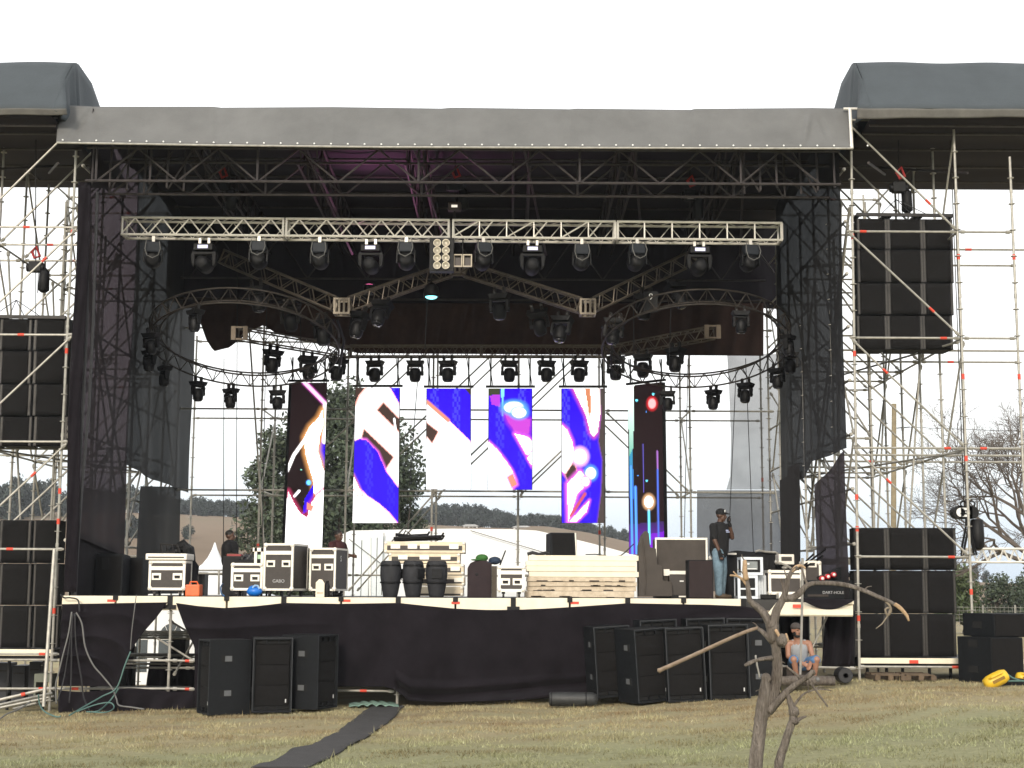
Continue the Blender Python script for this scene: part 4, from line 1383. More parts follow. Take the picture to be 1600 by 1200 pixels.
# --- chain hoists
def hoist(label, px, y_top, y_bot, Y, body_y, red=True):
    a = at(px, y_top, Y); b = at(px, y_bot, Y); c = at(px, body_y, Y)
    rt = thing("chain_hoist", label, "hoist", (a.x, Y, b.z))
    m = MB(); m.tube(a, c, .012, n=5); m.tube(c, b, .009, n=5); m.tube(c + Vector((.05, 0, 0)), c + Vector((.06, 0, -.5)), .008, n=5); m.build("chain", RAIL, rt)
    m = MB(); m.box(c.x - .12, c.x + .12, Y - .09, Y + .09, c.z - .09, c.z + .11); m.tube(c + Vector((-.17, 0, 0)), c + Vector((.17, 0, 0)), .085, n=12); m.build("motor", BLK, rt, bevel=.015)
    if red:
        m = MB(); m.path([c + Vector((-.07, -.1, .26)), c + Vector((.03, -.12, .38)), c + Vector((.10, -.1, .2)), c + Vector((.0, -.11, .16)), c + Vector((-.05, -.1, .28))], .028, 6); m.build("red_strop", mat("red_strop", (.35, .03, .03), .7), rt)
    m = MB(); m.lathe([(.05, 0), (.11, .05), (.10, .4), (.03, .48)], (c.x + .16, Y + .03, c.z - .48), 'z', 10); m.build("chain_bag", DRK, rt, smooth=True)
    return rt


for px, lab in ((348, "black chain hoist above the left part of the silver truss"), (711, "chain hoist with red strop above the middle of the silver truss"), (1078, "black chain hoist above the right part of the silver truss")):
    hoist(lab, px, 250, 345, YT + .0, 292 if px != 1078 else 306)


# --- light fixtures
def moving_head(name="moving_head", body=BLK):
    """hangs down from its origin (the truss tube)"""
    rt = thing(name, "moving head", "stage light", (0, 0, 0))
    for s in (-1, 1):
        m = MB(); m.box(s * .09 - .025, s * .09 + .025, -.03, .03, -.09, .03); m.tube((s * .09 - .02, 0, 0), (s * .09 + .02, 0, 0), .045, n=8); m.build("hook_clamp", RAIL, rt)
    m = MB(); m.add([(-.20, -.13, -.09), (.20, -.13, -.09), (.20, .13, -.09), (-.20, .13, -.09), (-.15, -.12, -.19), (.15, -.12, -.19), (.15, .12, -.19), (-.15, .12, -.19)],
                    [(0, 1, 2, 3), (7, 6, 5, 4), (0, 4, 5, 1), (1, 5, 6, 2), (2, 6, 7, 3), (3, 7, 4, 0)]); m.build("base", body, rt, bevel=.012)
    m = MB()
    m.box(-.17, .17, -.05, .05, -.225, -.18)
    for s in (-1, 1):
        m.add([(s * .13, -.06, -.2), (s * .18, -.06, -.22), (s * .18, .06, -.22), (s * .13, .06, -.2), (s * .135, -.045, -.42), (s * .17, -.045, -.42), (s * .17, .045, -.42), (s * .135, .045, -.42)],
              [(0, 1, 2, 3), (7, 6, 5, 4), (0, 4, 5, 1), (1, 5, 6, 2), (2, 6, 7, 3), (3, 7, 4, 0)])
        m.tube((s * .10, 0, -.37), (s * .185, 0, -.37), .05, n=10)
    m.build("yoke", body, rt)
    m = MB(); m.lathe([(.06, .12), (.10, .10), (.125, .03), (.125, -.08), (.115, -.15), (.10, -.17)], (0, 0, -.37), 'z', 18)
    hd = m.build("head", body, rt, smooth=True)
    m = MB(); m.lathe([(.095, 0), (.09, -.02), (.04, -.03)], (0, 0, -.54), 'z', 18); m.build("lens", mat("dark_lens", (.02, .02, .025), .08, 0, 0), hd, smooth=True)
    return rt


def truss_wash(name="moving_head"):
    """the larger upstage-facing fixture: display box, wide square yoke, round head pointing away"""
    rt = thing(name, "moving head", "stage light", (0, 0, 0))
    for s in (-1, 1):
        m = MB(); m.box(s * .09 - .025, s * .09 + .025, -.03, .03, -.1, .03); m.build("hook_clamp", ALU, rt)
    m = MB(); m.box(-.19, .19, -.14, .14, -.235, -.10); bs = m.build("base", DRK, rt, bevel=.012)
    m = MB(); m.box(-.10, .10, -.147, -.142, -.20, -.135); m.build("display", glow("lit_display", (.75, .72, 1.0), 1.1), bs)
    m = MB()
    m.box(-.24, .24, -.06, .06, -.30, -.245)
    for s in (-1, 1):
        m.add([(s * .17, -.08, -.30), (s * .255, -.08, -.30), (s * .255, .08, -.30), (s * .17, .08, -.30), (s * .18, -.06, -.56), (s * .235, -.06, -.50), (s * .235, .06, -.50), (s * .18, .06, -.56)],
              [(0, 1, 2, 3), (7, 6, 5, 4), (0, 4, 5, 1), (1, 5, 6, 2), (2, 6, 7, 3), (3, 7, 4, 0)])
    m.build("yoke", DRK, rt, bevel=.01)
    m = MB(); m.lathe([(.09, -.26), (.13, -.22), (.145, 0), (.15, .20)], (0, 0, -.50), 'y', 20); m.build("head", DRK, rt, smooth=True)
    return rt


def par_can(name="wash_light"):
    """dark washlight whose barrel points away from the camera, with a looped safety cable"""
    rt = thing(name, "wash light", "stage light", (0, 0, 0))
    m = MB(); m.box(-.03, .03, -.03, .03, -.1, .03); m.build("hook_clamp", ALU, rt)
    m = MB(); m.box(-.15, .15, -.12, .10, -.30, -.09); m.build("base", GRYP, rt, bevel=.03)
    m = MB(); m.lathe([(.10, -.12), (.15, -.08), (.16, .12), (.17, .2)], (0, 0, -.44), 'y', 18); m.build("head", BLK, rt, smooth=True)
    m = MB(); m.box(-.19, -.165, -.05, .05, -.5, -.24); m.box(.165, .19, -.05, .05, -.5, -.24); m.box(-.165, .165, -.04, .04, -.318, -.301); m.build("yoke", BLK, rt)
    m = MB(); m.path([(-.13, -.14, -.08), (-.15, -.2, -.25), (-.11, -.21, -.38), (0, -.21, -.43), (.11, -.21, -.37), (.15, -.2, -.24), (.12, -.14, -.08)], .010, 5); m.build("safety_cable", CABG, rt)
    return rt


PW = Proto(truss_wash()); PP = Proto(par_can()); PM = Proto(moving_head())
tzb = lambda px: at(px, 374 + (px - 192) / 1029 * 6, YT).z
nx = 0
for px, nb in ((320, "first"), (580, "second"), (832, "third"), (1092, "last")):
    q = at(px, 374 + (px - 192) / 1029 * 6, YT - .1)
    PW.put((q.x, YT - .1, q.z), "grey moving head with a lit display, %s of four along the front silver truss" % nb, (0, 0, rr.uniform(-.08, .08)), "large moving heads on the front truss", 1.0)
for k, px in enumerate((240, 405, 500, 635, 755, 909, 995, 1172)):
    q = at(px, 371 + (px - 192) / 1029 * 6, YT - .17)
    PP.put((q.x, YT - .17, q.z), "blue grey backed wash light, %s from the left along the front silver truss" % ORD[k], (rr.uniform(-.15, .15), 0, rr.uniform(-.25, .25)), "wash lights on the front truss", .98)

# --- eight-lamp blinder, two-cell frame and upper flood
q = at(690, 398, YT - .3)
rt = thing("blinder_light", "eight round lamps in two columns hanging from the middle of the silver truss", "stage light", q)
m = MB(); m.box(q.x - .24, q.x + .24, q.y, q.y + .2, q.z - .33, q.z + .34); m.build("housing", BLK, rt, bevel=.01)
for i in range(4):
    for j in range(2):
        c = Vector((q.x - .085 + .17 * j, q.y, q.z + .225 - .15 * i))
        m = MB(); m.lathe([(.078, -.05), (.070, -.06), (.062, -.05), (.05, -.02), (.03, -.005)], (c.x, c.y - .01, c.z), 'y', 18)
        lm_ = m.build("lamp", mat("warm_reflector", (.72, .66, .54), .3, .4, .05), rt, smooth=True)
        m = MB(); m.sphere((c.x, c.y - .03, c.z), (.03, .02, .03), 10); m.build("bulb", mat("bulb_glass", (.25, .22, .18), .2), lm_, smooth=True)
q = at(723, 408, YT - .2)
rt = thing("twin_flood_light", "pair of square open floodlights in pale frames beside the eight-lamp cluster", "stage light", q)
for s in (-1, 1):
    x_ = q.x + s * .095
    m = MB()
    for a in (-1, 1):
        m.box(x_ - .09, x_ + .09, q.y - .06, q.y, q.z + a * .115 - .012, q.z + a * .115 + .012)
        m.box(x_ + a * .078 - .012, x_ + a * .078 + .012, q.y - .058, q.y - .002, q.z - .104, q.z + .104)
    m.build("flood_frame", mat("tan_frame", (.42, .36, .27), .5), rt)
    m = MB(); m.box(x_ - .07, x_ + .07, q.y + .02, q.y + .12, q.z - .10, q.z + .10); m.build("reflector_box", mat("dark_bronze", (.035, .022, .016), .5), rt)
m = MB(); m.tube((q.x, q.y, q.z + .12), (q.x, q.y, q.z + .42), .014, n=6); m.build("drop_pipe", RAIL, rt)
q = at(710, 322, YT - .2)
rt = thing("flood_light", "small bronze floodlight with a bright lens above the middle of the silver truss", "stage light", q)
m = MB(); m.box(q.x - .13, q.x + .13, q.y, q.y + .2, q.z - .08, q.z + .09); m.build("housing", mat("dark_bronze", (.035, .022, .016), .5), rt, bevel=.03)
m = MB(); m.box(q.x - .06, q.x + .06, q.y - .006, q.y - .001, q.z - .025, q.z + .025); m.build("lens", glow("lit_display_warm", (1, .9, .75), .8), rt)
m = MB(); m.tube((q.x, q.y + .1, q.z - .08), (q.x, q.y + .1, q.z - .32), .02, n=6); m.build("stand_pipe", RAIL, rt)
q = at(1079, 308, YT - .2)
rt = thing("flood_light", "small black floodlight with a bright lens above the right part of the silver truss", "stage light", q)
m = MB(); m.box(q.x - .1, q.x + .1, q.y, q.y + .2, q.z - .06, q.z + .07); m.build("housing", BLK, rt, bevel=.03)
m = MB(); m.box(q.x - .06, q.x + .06, q.y - .006, q.y - .001, q.z - .025, q.z + .025); m.build("lens", glow("lit_display_warm", (1, .9, .75), .8), rt)

# --- zigzag truss
YZ = 30.6
W_ = [(340, 398, 30.9), (535, 480, 30.3), (715, 417, 30.9), (918, 481, 30.3), (1092, 398, 30.9)]
zz = thing("zigzag_truss", "dull bronze truss bent into a W above the stage", "truss", at(715, 417, YZ))
for (a, b) in zip(W_[:-1], W_[1:]):
    p, q = at(*a), at(*b); d = (q - p).normalized()
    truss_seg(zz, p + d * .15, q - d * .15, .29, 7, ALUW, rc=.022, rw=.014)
for a in W_[1:-1]:
    c = at(*a); m = MB()
    for z in (-.15, .15):
        for y in (-.15, .15): m.box(c.x - .17, c.x + .17, c.y + y - .02, c.y + y + .02, c.z + z - .02, c.z + z + .02)
    for x_ in (-.15, -.05, .05, .15):
        m.box(c.x + x_ - .022, c.x + x_ + .022, c.y - .165, c.y - .13, c.z - .131, c.z + .131)
    for x_ in (-.15, .15):
        m.box(c.x + x_ - .022, c.x + x_ + .022, c.y + .13, c.y + .165, c.z - .131, c.z + .131)
    for x_ in (-.15, .15): m.box(c.x + x_ - .02, c.x + x_ + .02, c.y - .131, c.y + .131, c.z - .168, c.z - .132)
    m.build("corner_block", mat("tan_truss_block", (.22, .185, .14), .45, .3), zz)
gz_ = "lights under the zigzag truss"
spots = [(452, 470, 0), (503, 492, 0), (566, 482, 0), (600, 468, 1), (672, 452, 2), (780, 452, 0), (838, 478, 0), (880, 490, 0), (962, 492, 0), (1010, 452, 0), (1052, 440, 0), (400, 440, 0)]
labs = ["over the second light tower gap at left", "beside the left corner block", "right of the left corner block", "left of the teal lamp", "", "right of the middle dip of the truss", "halfway down the third limb", "just left of the right corner block", "just right of the right corner block", "carrying a pale number plate", "near the right end of the truss", "near the left end of the truss"]
for (px, py, t), lab in zip(spots, labs):
    q = at(px, py, 30.3)
    if t == 2: continue
    PM.put(tuple(q), "black moving head under the zigzag truss, " + lab, (rr.uniform(-.5, .5), rr.uniform(-.2, .2), rr.uniform(-.8, .8)), gz_, 1.15)
# teal lamp
q = at(674, 464, 30.2)
rt = thing("teal_lamp", "glowing teal stage lamp hanging below the zigzag truss", "stage light", q)
m = MB(); m.lathe([(.05, .30), (.14, .22), (.17, .06), (.165, .0)], (q.x, q.y, q.z), 'z', 18); m.build("housing", BLK, rt, smooth=True)
m = MB(); m.sphere((q.x, q.y - .02, q.z + .0), (.125, .125, .05), 16); m.build("lens", glow("teal_glow", (.25, .95, 1.0), 2.2), rt, smooth=True)
m = MB(); m.tube((q.x, q.y, q.z + .3), (q.x, q.y, q.z + .55), .02, n=6); m.build("clamp", RAIL, rt)
# pink lamp, lit, aimed up at the roof lining
q = at(577, 446, 31.2)
rt = thing("pink_lamp", "small glowing pink stage lamp behind the left dip of the zigzag truss", "stage light", q)
m = MB(); m.lathe([(.10, -.20), (.13, -.15), (.13, .0)], (q.x, q.y, q.z), 'z', 16); m.build("housing", BLK, rt, smooth=True)
m = MB(); m.sphere(q, (.10, .10, .03), 14); m.build("lens", glow("pink_glow", (1.0, .16, .42), 1.6), rt, smooth=True)
m = MB(); m.tube(q + Vector((0, 0, -.2)), q + Vector((0, .1, -.5)), .02, n=6); m.build("clamp", RAIL, rt)
ld = bpy.data.lights.new("pink_lamp_light", 'SPOT'); ld.energy = 300; ld.color = (1.0, .30, .72); ld.spot_size = R(105); ld.spot_blend = 1.0; ld.shadow_soft_size = .12
lo = bpy.data.objects.new("pink_lamp_light", ld); COL.objects.link(lo); lo.location = q + Vector((0, -.02, .06))
lo.rotation_euler = (at(625, 285, 29.5) - q).to_track_quat('-Z', 'Y').to_euler()
q = at(1017, 464, 29.9)
rt = thing("number_plate", "small black plate with a pale figure hanging under the right limb of the zigzag truss", "sign", q)
m = MB(); m.box(q.x - .14, q.x + .14, q.y, q.y + .03, q.z - .32, q.z + .12); m.build("plate", BLK, rt)
text(None, "9", (q.x, q.y - .004, q.z + .0), .19, WHITE, rt)

# --- rear truss with lights
YR_ = 33.5
rtr = thing("rear_truss", "dark straight truss across the rear of the stage carrying the LED panels", "truss", at(745, 547, YR_))
for a, b in ((547, 752), (752, 946)):
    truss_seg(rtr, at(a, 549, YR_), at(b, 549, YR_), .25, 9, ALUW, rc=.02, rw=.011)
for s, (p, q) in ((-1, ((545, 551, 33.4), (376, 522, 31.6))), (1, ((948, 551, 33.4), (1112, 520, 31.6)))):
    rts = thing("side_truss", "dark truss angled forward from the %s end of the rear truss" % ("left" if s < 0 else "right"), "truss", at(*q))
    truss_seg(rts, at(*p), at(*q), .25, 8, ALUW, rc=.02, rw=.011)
    c = at(*q); m = MB()
    for x_ in (-.13, .13):
        m.box(c.x + x_ - .05, c.x + x_ + .05, c.y - .16, c.y - .10, c.z - .15, c.z + .15)
    m.box(c.x - .08, c.x + .08, c.y - .14, c.y - .11, c.z - .15, c.z - .11); m.box(c.x - .08, c.x + .08, c.y - .14, c.y - .11, c.z + .11, c.z + .15)
    m.build("corner_block", mat("bronze_plate", (.11, .085, .06), .5, .4), rts)
for k, px in enumerate((586, 649, 700, 796, 854, 905)):
    q = at(px, 558, YR_ - .1)
    PM.put(tuple(q), "black moving head hanging under the rear truss, %s from the left of six" % ORD[k], (0, 0, rr.uniform(-.3, .3)), "moving heads under the rear truss", (1.05, 1.05, 1.02))
for k, (px, py, Y) in enumerate(((428, 540, 32.2), (481, 552, 32.8), (530, 553, 33.2))):
    PM.put(tuple(at(px, py, Y)), "black moving head under the left angled truss, %s from the left" % ORD[k], (rr.uniform(-.2, .2), 0, rr.uniform(.2, .9)), "moving heads under the angled trusses", 1.1)
for k, (px, py, Y) in enumerate(((962, 552, 33.1), (1004, 547, 32.6), (1056, 538, 32.0))):
    PM.put(tuple(at(px, py, Y)), "black moving head under the right angled truss, %s from the left" % ORD[k], (rr.uniform(-.2, .2), 0, rr.uniform(-.9, -.2)), "moving heads under the angled trusses", 1.1)

# --- ring trusses
def ring(side, cx, cy):
    s = 1 if side == 'R' else -1
    Y0 = 30.7; C = at(cx, cy, Y0); rad = 1.98; tau = R(17)
    rt = thing("ring_truss", "curved ring truss tilted towards the audience on the %s of the stage" % ("right" if s > 0 else "left"), "truss", C)
    P = lambda t, r_, dz: C + Vector((r_ * math.cos(t), r_ * math.sin(t) * math.cos(tau), -r_ * math.sin(t) * math.sin(tau) + dz))
    n_ = 30
    for r_, dz in ((rad, .15), (rad, -.15), (rad - .22, 0)):
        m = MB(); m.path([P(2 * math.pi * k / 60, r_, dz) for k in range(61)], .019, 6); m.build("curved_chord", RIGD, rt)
    m = MB()
    for k in range(n_):
        a, b = 2 * math.pi * k / n_, 2 * math.pi * (k + .5) / n_; c = 2 * math.pi * (k + 1) / n_
        m.tube(P(a, rad, -.15), P(b, rad, .15), .012, n=5); m.tube(P(b, rad, .15), P(c, rad, -.15), .012, n=5)
        m.tube(P(b, rad, .15), P(b, rad - .22, 0), .010, n=5); m.tube(P(a, rad, -.15), P(a, rad - .22, 0), .010, n=5)
    m.build("web_bracing", RIGD, rt)
    return rt, P, rad


RL, PL_, rad = ring('L', 383, 531); RRr, PRr_, rad = ring('R', 1087, 533)
ringspots = [(R(90 + 18), "far back"), (R(90 + 40), "back"), (R(90 + 68), "outer back"), (R(180), "outermost"), (R(205), "outer front"), (R(250), "front"), (R(90 - 12), "rear inner")]
for nm, Pf, sg in (("left", PL_, 1), ("right", PRr_, -1)):
    for t, lab in ringspots:
        tt = t if sg > 0 else math.pi - t
        PM.put(tuple(Pf(tt, rad, -.17)), "black moving head on the %s side of the %s ring truss" % (lab, nm), (rr.uniform(-.1, .1), 0, rr.uniform(-1, 1)), "moving heads on the ring trusses", .92)

# black cable swags and steel ropes
for (x0, y0, x1, y1), lab in (((527, 500, 530, 575), "looped black cable hanging from the left corner block of the zigzag truss"), ((940, 510, 955, 570), "looped black cable hanging from the right corner block of the zigzag truss")):
    m = MB(); m.path([at(x0, y0, 30.8), at((x0 + x1) / 2 + 9, (y0 + y1) / 2 - 6, 31.3), at(x1, y1, 32)], .03, 6)
    tag(m.build("cable_loop", CABLE, origin=tuple(at(x0, y0, 30.8))), lab, "cable")
for px, ya, pb, yb, Y in ((371, 380, 369, 930, 33.9), (350, 560, 349, 930, 34), (418, 410, 408, 930, 33.8), (470, 440, 470, 560, 31), (669, 440, 664, 545, 30.3), (990, 430, 990, 560, 30.4), (1050, 420, 1046, 560, 30.4), (1150, 580, 1135, 930, 34), (1165, 560, 1180, 930, 34), (1075, 560, 1068, 900, 33.5), (655, 560, 640, 760, 33.6)):
    m = MB(); m.tube(at(px, ya, Y), at(pb, yb, Y), .009, n=4)
    tag(m.build("thin_rope", CABLE, origin=tuple(at(pb, yb, Y))), "thin dark rope hanging straight down from the roof through the stage", "rope", "thin ropes hanging through the stage")

# ------------------------------------------------------------------ LED panels
K_ = (.012, .006, .007); WH = (1.9, 1.85, 1.9); BL = (.026, .0, .86); MG = (1.1, .18, 1.0); OR = (.95, .30, .20); CY = (.25, 1.2, 1.5); PK = (1.5, .75, 1.2); TE = (.30, .95, .75); VI = (.20, .015, .62); BRN = (.06, .035, .028); LB = (.12, .45, 1.3); RDG = (.8, .02, .03)


def inpoly(x, y, P):
    c = np.zeros(x.shape, bool); n = len(P)
    for i in range(n):
        x1, y1 = P[i]; x2, y2 = P[i - 1]
        cond = ((y1 > y) != (y2 > y)) & (x < (x2 - x1) * (y - y1) / (y2 - y1 + 1e-9) + x1)
        c ^= cond
    return c


def dist_poly(x, y, P):
    d = np.full(x.shape, 1e9)
    for (x1, y1), (x2, y2) in zip(P[:-1], P[1:]):
        l2 = (x2 - x1) ** 2 + (y2 - y1) ** 2 + 1e-9
        t = np.clip(((x - x1) * (x2 - x1) + (y - y1) * (y2 - y1)) / l2, 0, 1)
        d = np.minimum(d, np.hypot(x - x1 - t * (x2 - x1), y - y1 - t * (y2 - y1)))
    return d


def paint(x, y, base, ops, noise_cols):
    c = np.tile(np.array(base, float), (x.size, 1))
    for op in ops:
        if op[0] == 'p':
            mk = inpoly(x, y, op[1])
            if len(op) > 3:                       # coloured fringe, e.g. magenta halo along an edge
                P = list(op[1]) + [op[1][0]]
                dd = dist_poly(x, y, P); w = (np.clip(1 - dd / (op[4] * 1.25), 0, 1) ** 1.4)[:, None] * (~mk)[:, None]
                c = c * (1 - w) + np.array(op[3]) * w
            c[mk] = op[2]
        elif op[0] == 'l':
            dd = dist_poly(x, y, op[1]); w = np.clip((op[3] * 1.6 - dd) / (op[3] * .8), 0, 1)[:, None]
            if len(op) > 4:
                w2 = np.clip(1 - dd / op[5], 0, 1)[:, None]; c = c * (1 - w2) + np.array(op[4]) * w2
            c = c * (1 - w) + np.array(op[2]) * w
        elif op[0] == 'e':
            _, cx, cy, rx, ry, col = op[:6]
            dd = np.hypot((x - cx) / rx, (y - cy) / ry)
            if len(op) > 6:
                w2 = np.clip(1.7 - dd, 0, .7)[:, None] / .7; c = c * (1 - w2) + np.array(op[6]) * w2
            w = np.clip((1.1 - dd) / .25, 0, 1)[:, None]; c = c * (1 - w) + np.array(col) * w
        elif op[0] == 'g':                        # vertical gradient inside a polygon
            mk = inpoly(x, y, op[1]); ys_ = np.array([p[1] for p in op[1]]); t = np.clip((y - ys_.min()) / (np.ptp(ys_) + 1e-6), 0, 1)[:, None]
            g_ = np.array(op[2]) * (1 - t) + np.array(op[3]) * t; c[mk] = g_[mk]
    if noise_cols:
        isb = (c[:, 2] > .6) & (c[:, 0] < .3) & (c[:, 1] < .2)
        colk = ((x / 3.1).astype(int) * 7919) % 11; rowk = ((y / 4.3).astype(int) * 104729 + colk * 31) % 7
        f = ((colk < 4) & (rowk < 4)).astype(float)[:, None] * isb[:, None]
        top = np.clip((y.max() - y) / np.ptp(y), 0, 1)[:, None] ** .7
        c = c + f * top * np.array([.04, .06, .09])
    return c


def led_material():
    m = bpy.data.materials.new("led_pixels"); m.use_nodes = True
    n = m.node_tree.nodes; l = m.node_tree.links; b = n["Principled BSDF"]
    a = n.new("ShaderNodeAttribute"); a.attribute_name = "picture"
    b.inputs["Base Color"].default_value = (.010, .006, .006, 1); b.inputs["Roughness"].default_value = .7; b.inputs["Specular IOR Level"].default_value = .12
    l.new(a.outputs["Color"], b.inputs["Emission Color"]); b.inputs["Emission Strength"].default_value = 1.0
    return m


LED = led_material()


def led_panel(label, quad, Ys, base, ops, noise_cols=True, bar=True):
    """quad TL,TR,BR,BL in photo pixels, Ys depth of the left and right edge"""
    tl, tr, br, bl_ = quad
    A, B, Cc, D = at(*tl, Ys[0]), at(*tr, Ys[1]), at(*br, Ys[1]), at(*bl_, Ys[0])
    wpx = max(tr[0] - tl[0], br[0] - bl_[0]); hpx = bl_[1] - tl[1]
    nu, nv = int(wpx / 1.35), int(hpx / 1.6)
    cen = (A + B + Cc + D) / 4; nrm = (B - A).cross(D - A).normalized()
    if nrm.y > 0: nrm = -nrm
    rt = thing("led_panel", label, "LED screen", (A + B) / 2, "LED panels hanging at the back of the stage")
    U, V = np.meshgrid(np.linspace(0, 1, nu + 1), np.linspace(0, 1, nv + 1))
    def bil(u, v, a, b, c, d): return (1 - u) * (1 - v) * a + u * (1 - v) * b + u * v * c + (1 - u) * v * d
    co = np.stack([bil(U, V, A[i], B[i], Cc[i], D[i]) for i in range(3)], -1).reshape(-1, 3)
    u_, v_ = np.meshgrid((np.arange(nu) + .5) / nu, (np.arange(nv) + .5) / nv)
    pxs = bil(u_, v_, tl[0], tr[0], br[0], bl_[0]).ravel(); pys = bil(u_, v_, tl[1], tr[1], br[1], bl_[1]).ravel()
    col = paint(pxs, pys, base, ops, noise_cols)
    me = bpy.data.meshes.new("screen")
    i_, j_ = np.meshgrid(np.arange(nu), np.arange(nv)); q_ = (j_ * (nu + 1) + i_).ravel()
    fc = np.stack([q_, q_ + nu + 1, q_ + nu + 2, q_ + 1], 1)
    o0 = np.array(ROOT[rt.name])
    np_mesh(me, co - o0, fc)
    at_ = me.color_attributes.new("picture", 'FLOAT_COLOR', 'CORNER')
    rgba = np.concatenate([np.repeat(col, 4, 0), np.ones((len(col) * 4, 1))], 1).astype(np.float32)
    at_.data.foreach_set("color", rgba.ravel())
    me.materials.append(LED)
    so_ = bpy.data.objects.new("screen", me); COL.objects.link(so_); so_.parent = rt
    # cabinet behind the pixels
    off = -nrm * .01; th = -nrm * .10; e1 = (B - A).normalized() * .012
    m = MB(); vs = [A + off - e1, B + off + e1, Cc + off + e1, D + off - e1]; vs += [v + th for v in vs]
    m.add(vs, [(0, 1, 2, 3), (7, 6, 5, 4), (0, 4, 5, 1), (1, 5, 6, 2), (2, 6, 7, 3), (3, 7, 4, 0)])
    m.build("cabinet", BLK, rt)
    up = Vector((0, 0, 1))
    m = MB(); a = A + up * .05 - e1 * 6 + th * .4; b = B + up * .05 + e1 * 6 + th * .4; m.bar(a, b, .05, .05); m.build("header_bar", BLK, rt)
    for t in (.10, .90):
        p = a.lerp(b, t); m = MB(); top_ = Vector((p.x + (.06 if t < .5 else -.06) * 0, max(YR_, p.y) if False else p.y, at(0, 556, p.y).z))
        m.bar(p, top_, .035, .02); m.bar(p + Vector((.05, 0, 0)), top_ + Vector((-.05, 0, 0)), .02, .02); m.build("hanging_strap", BLK, rt)
    return rt


YS = 33.4
led_panel("leftmost LED panel, dark with a pink line and a white flame shape", [(456, 598), (511, 598), (503, 856), (445, 856)], (33.0, 33.6), K_, [
    ('p', [(503, 684), (512, 676), (512, 742), (505, 734), (497, 705)], BL),
    ('l', [(476, 598), (511, 634)], PK, 2.4, (.7, .03, .6), 6),
    ('l', [(509, 634), (507, 690)], WH, 3.4, MG, 6),
    ('p', [(504, 640), (497, 654), (484, 667), (475, 684), (477, 710), (484, 735), (490, 755), (490, 772), (512, 795), (512, 742), (505, 734), (497, 706), (499, 684), (505, 664)], WH, (.9, .4, .12), 7), ('e', 481, 785, 6, 6, WH),
    ('l', [(449, 736), (459, 712), (478, 685), (496, 662)], WH, 2.0, (.3, .2, .1), 4),
    ('p', [(472, 805), (476, 780), (490, 756), (489, 778), (480, 800)], BL),
    ('p', [(443, 860), (447, 800), (450, 768), (458, 785), (468, 802), (480, 810), (484, 790), (494, 775), (512, 760), (512, 860)], WH, (.6, .05, .15), 6),
    ('p', [(480, 786), (490, 792), (486, 800), (479, 796)], OR),
    ('l', [(460, 776), (467, 768)], WH, 1.6), ('e', 482, 755, 3, 3, CY, LB), ('e', 470, 735, 1.5, 1.5, TE)], False)
led_panel("second LED panel from the left, white with dark boxes over a deep blue wave", [(556, 606), (624, 606), (622, 817), (551, 817)], (YS, YS), WH, [
    ('p', [(556, 605), (570, 605), (560, 617), (555, 630)], BRN, OR, 9),
    ('p', [(610, 605), (625, 605), (625, 632)], BL, MG, 4),
    ('p', [(599, 630), (623, 655), (623, 674), (590, 641)], BRN, OR, 5),
    ('p', [(569, 672), (614, 715), (603, 732), (588, 722), (566, 684)], BRN, OR, 5),
    ('l', [(560, 640), (582, 618), (600, 612)], WH, 3, OR, 5),
    ('p', [(551, 692), (561, 687), (572, 688), (590, 707), (603, 737), (623, 764), (623, 818), (608, 800), (592, 786), (575, 775), (562, 762), (551, 742)], BL, MG, 4),
    ('p', [(551, 742), (556, 752), (566, 774), (560, 775), (551, 760)], WH, OR, 4), ('l', [(616, 655), (618, 672)], WH, 1.2)])
led_panel("third LED panel from the left, blue on top and blank white below", [(667, 607), (735, 607), (735, 764), (666, 764)], (YS, YS), WH, [
    ('p', [(666, 606), (736, 606), (736, 690), (703, 658), (667, 628)], BL, MG, 3),
    ('l', [(667, 628), (700, 657)], OR, 2.6), ('p', [(666, 661), (684, 675), (675, 692), (666, 680)], BRN, OR, 4),
    ('p', [(725, 606), (736, 606), (736, 618)], BRN)])
led_panel("fourth LED panel from the left, blue with a white blob and a pink stain", [(764, 607), (831, 607), (831, 765), (763, 765)], (YS, YS), BL, [
    ('p', [(763, 690), (776, 702), (790, 720), (800, 735), (806, 750), (800, 766), (762, 766)], WH, MG, 4),
    ('p', [(763, 606), (781, 606), (781, 616), (763, 618)], (.05, .06, .03)), ('p', [(765, 618), (781, 616), (781, 636), (768, 632)], (.5, .05, .75)),
    ('g', [(783, 606), (788, 606), (786, 650), (784, 650)], TE, LB),
    ('p', [(787, 642), (806, 650), (829, 656), (826, 678), (806, 676), (794, 660)], (.62, .06, .68), (.4, .02, .7), 6),
    ('e', 803, 637, 15, 9, WH, LB), ('e', 811, 645, 11, 8, WH, LB),
    ('p', [(804, 678), (824, 683), (832, 690), (832, 716), (822, 710)], WH, MG, 5),
    ('p', [(793, 746), (801, 741), (808, 757), (800, 762)], OR, MG, 4), ('p', [(824, 716), (832, 705), (832, 730)], WH, MG, 4)])
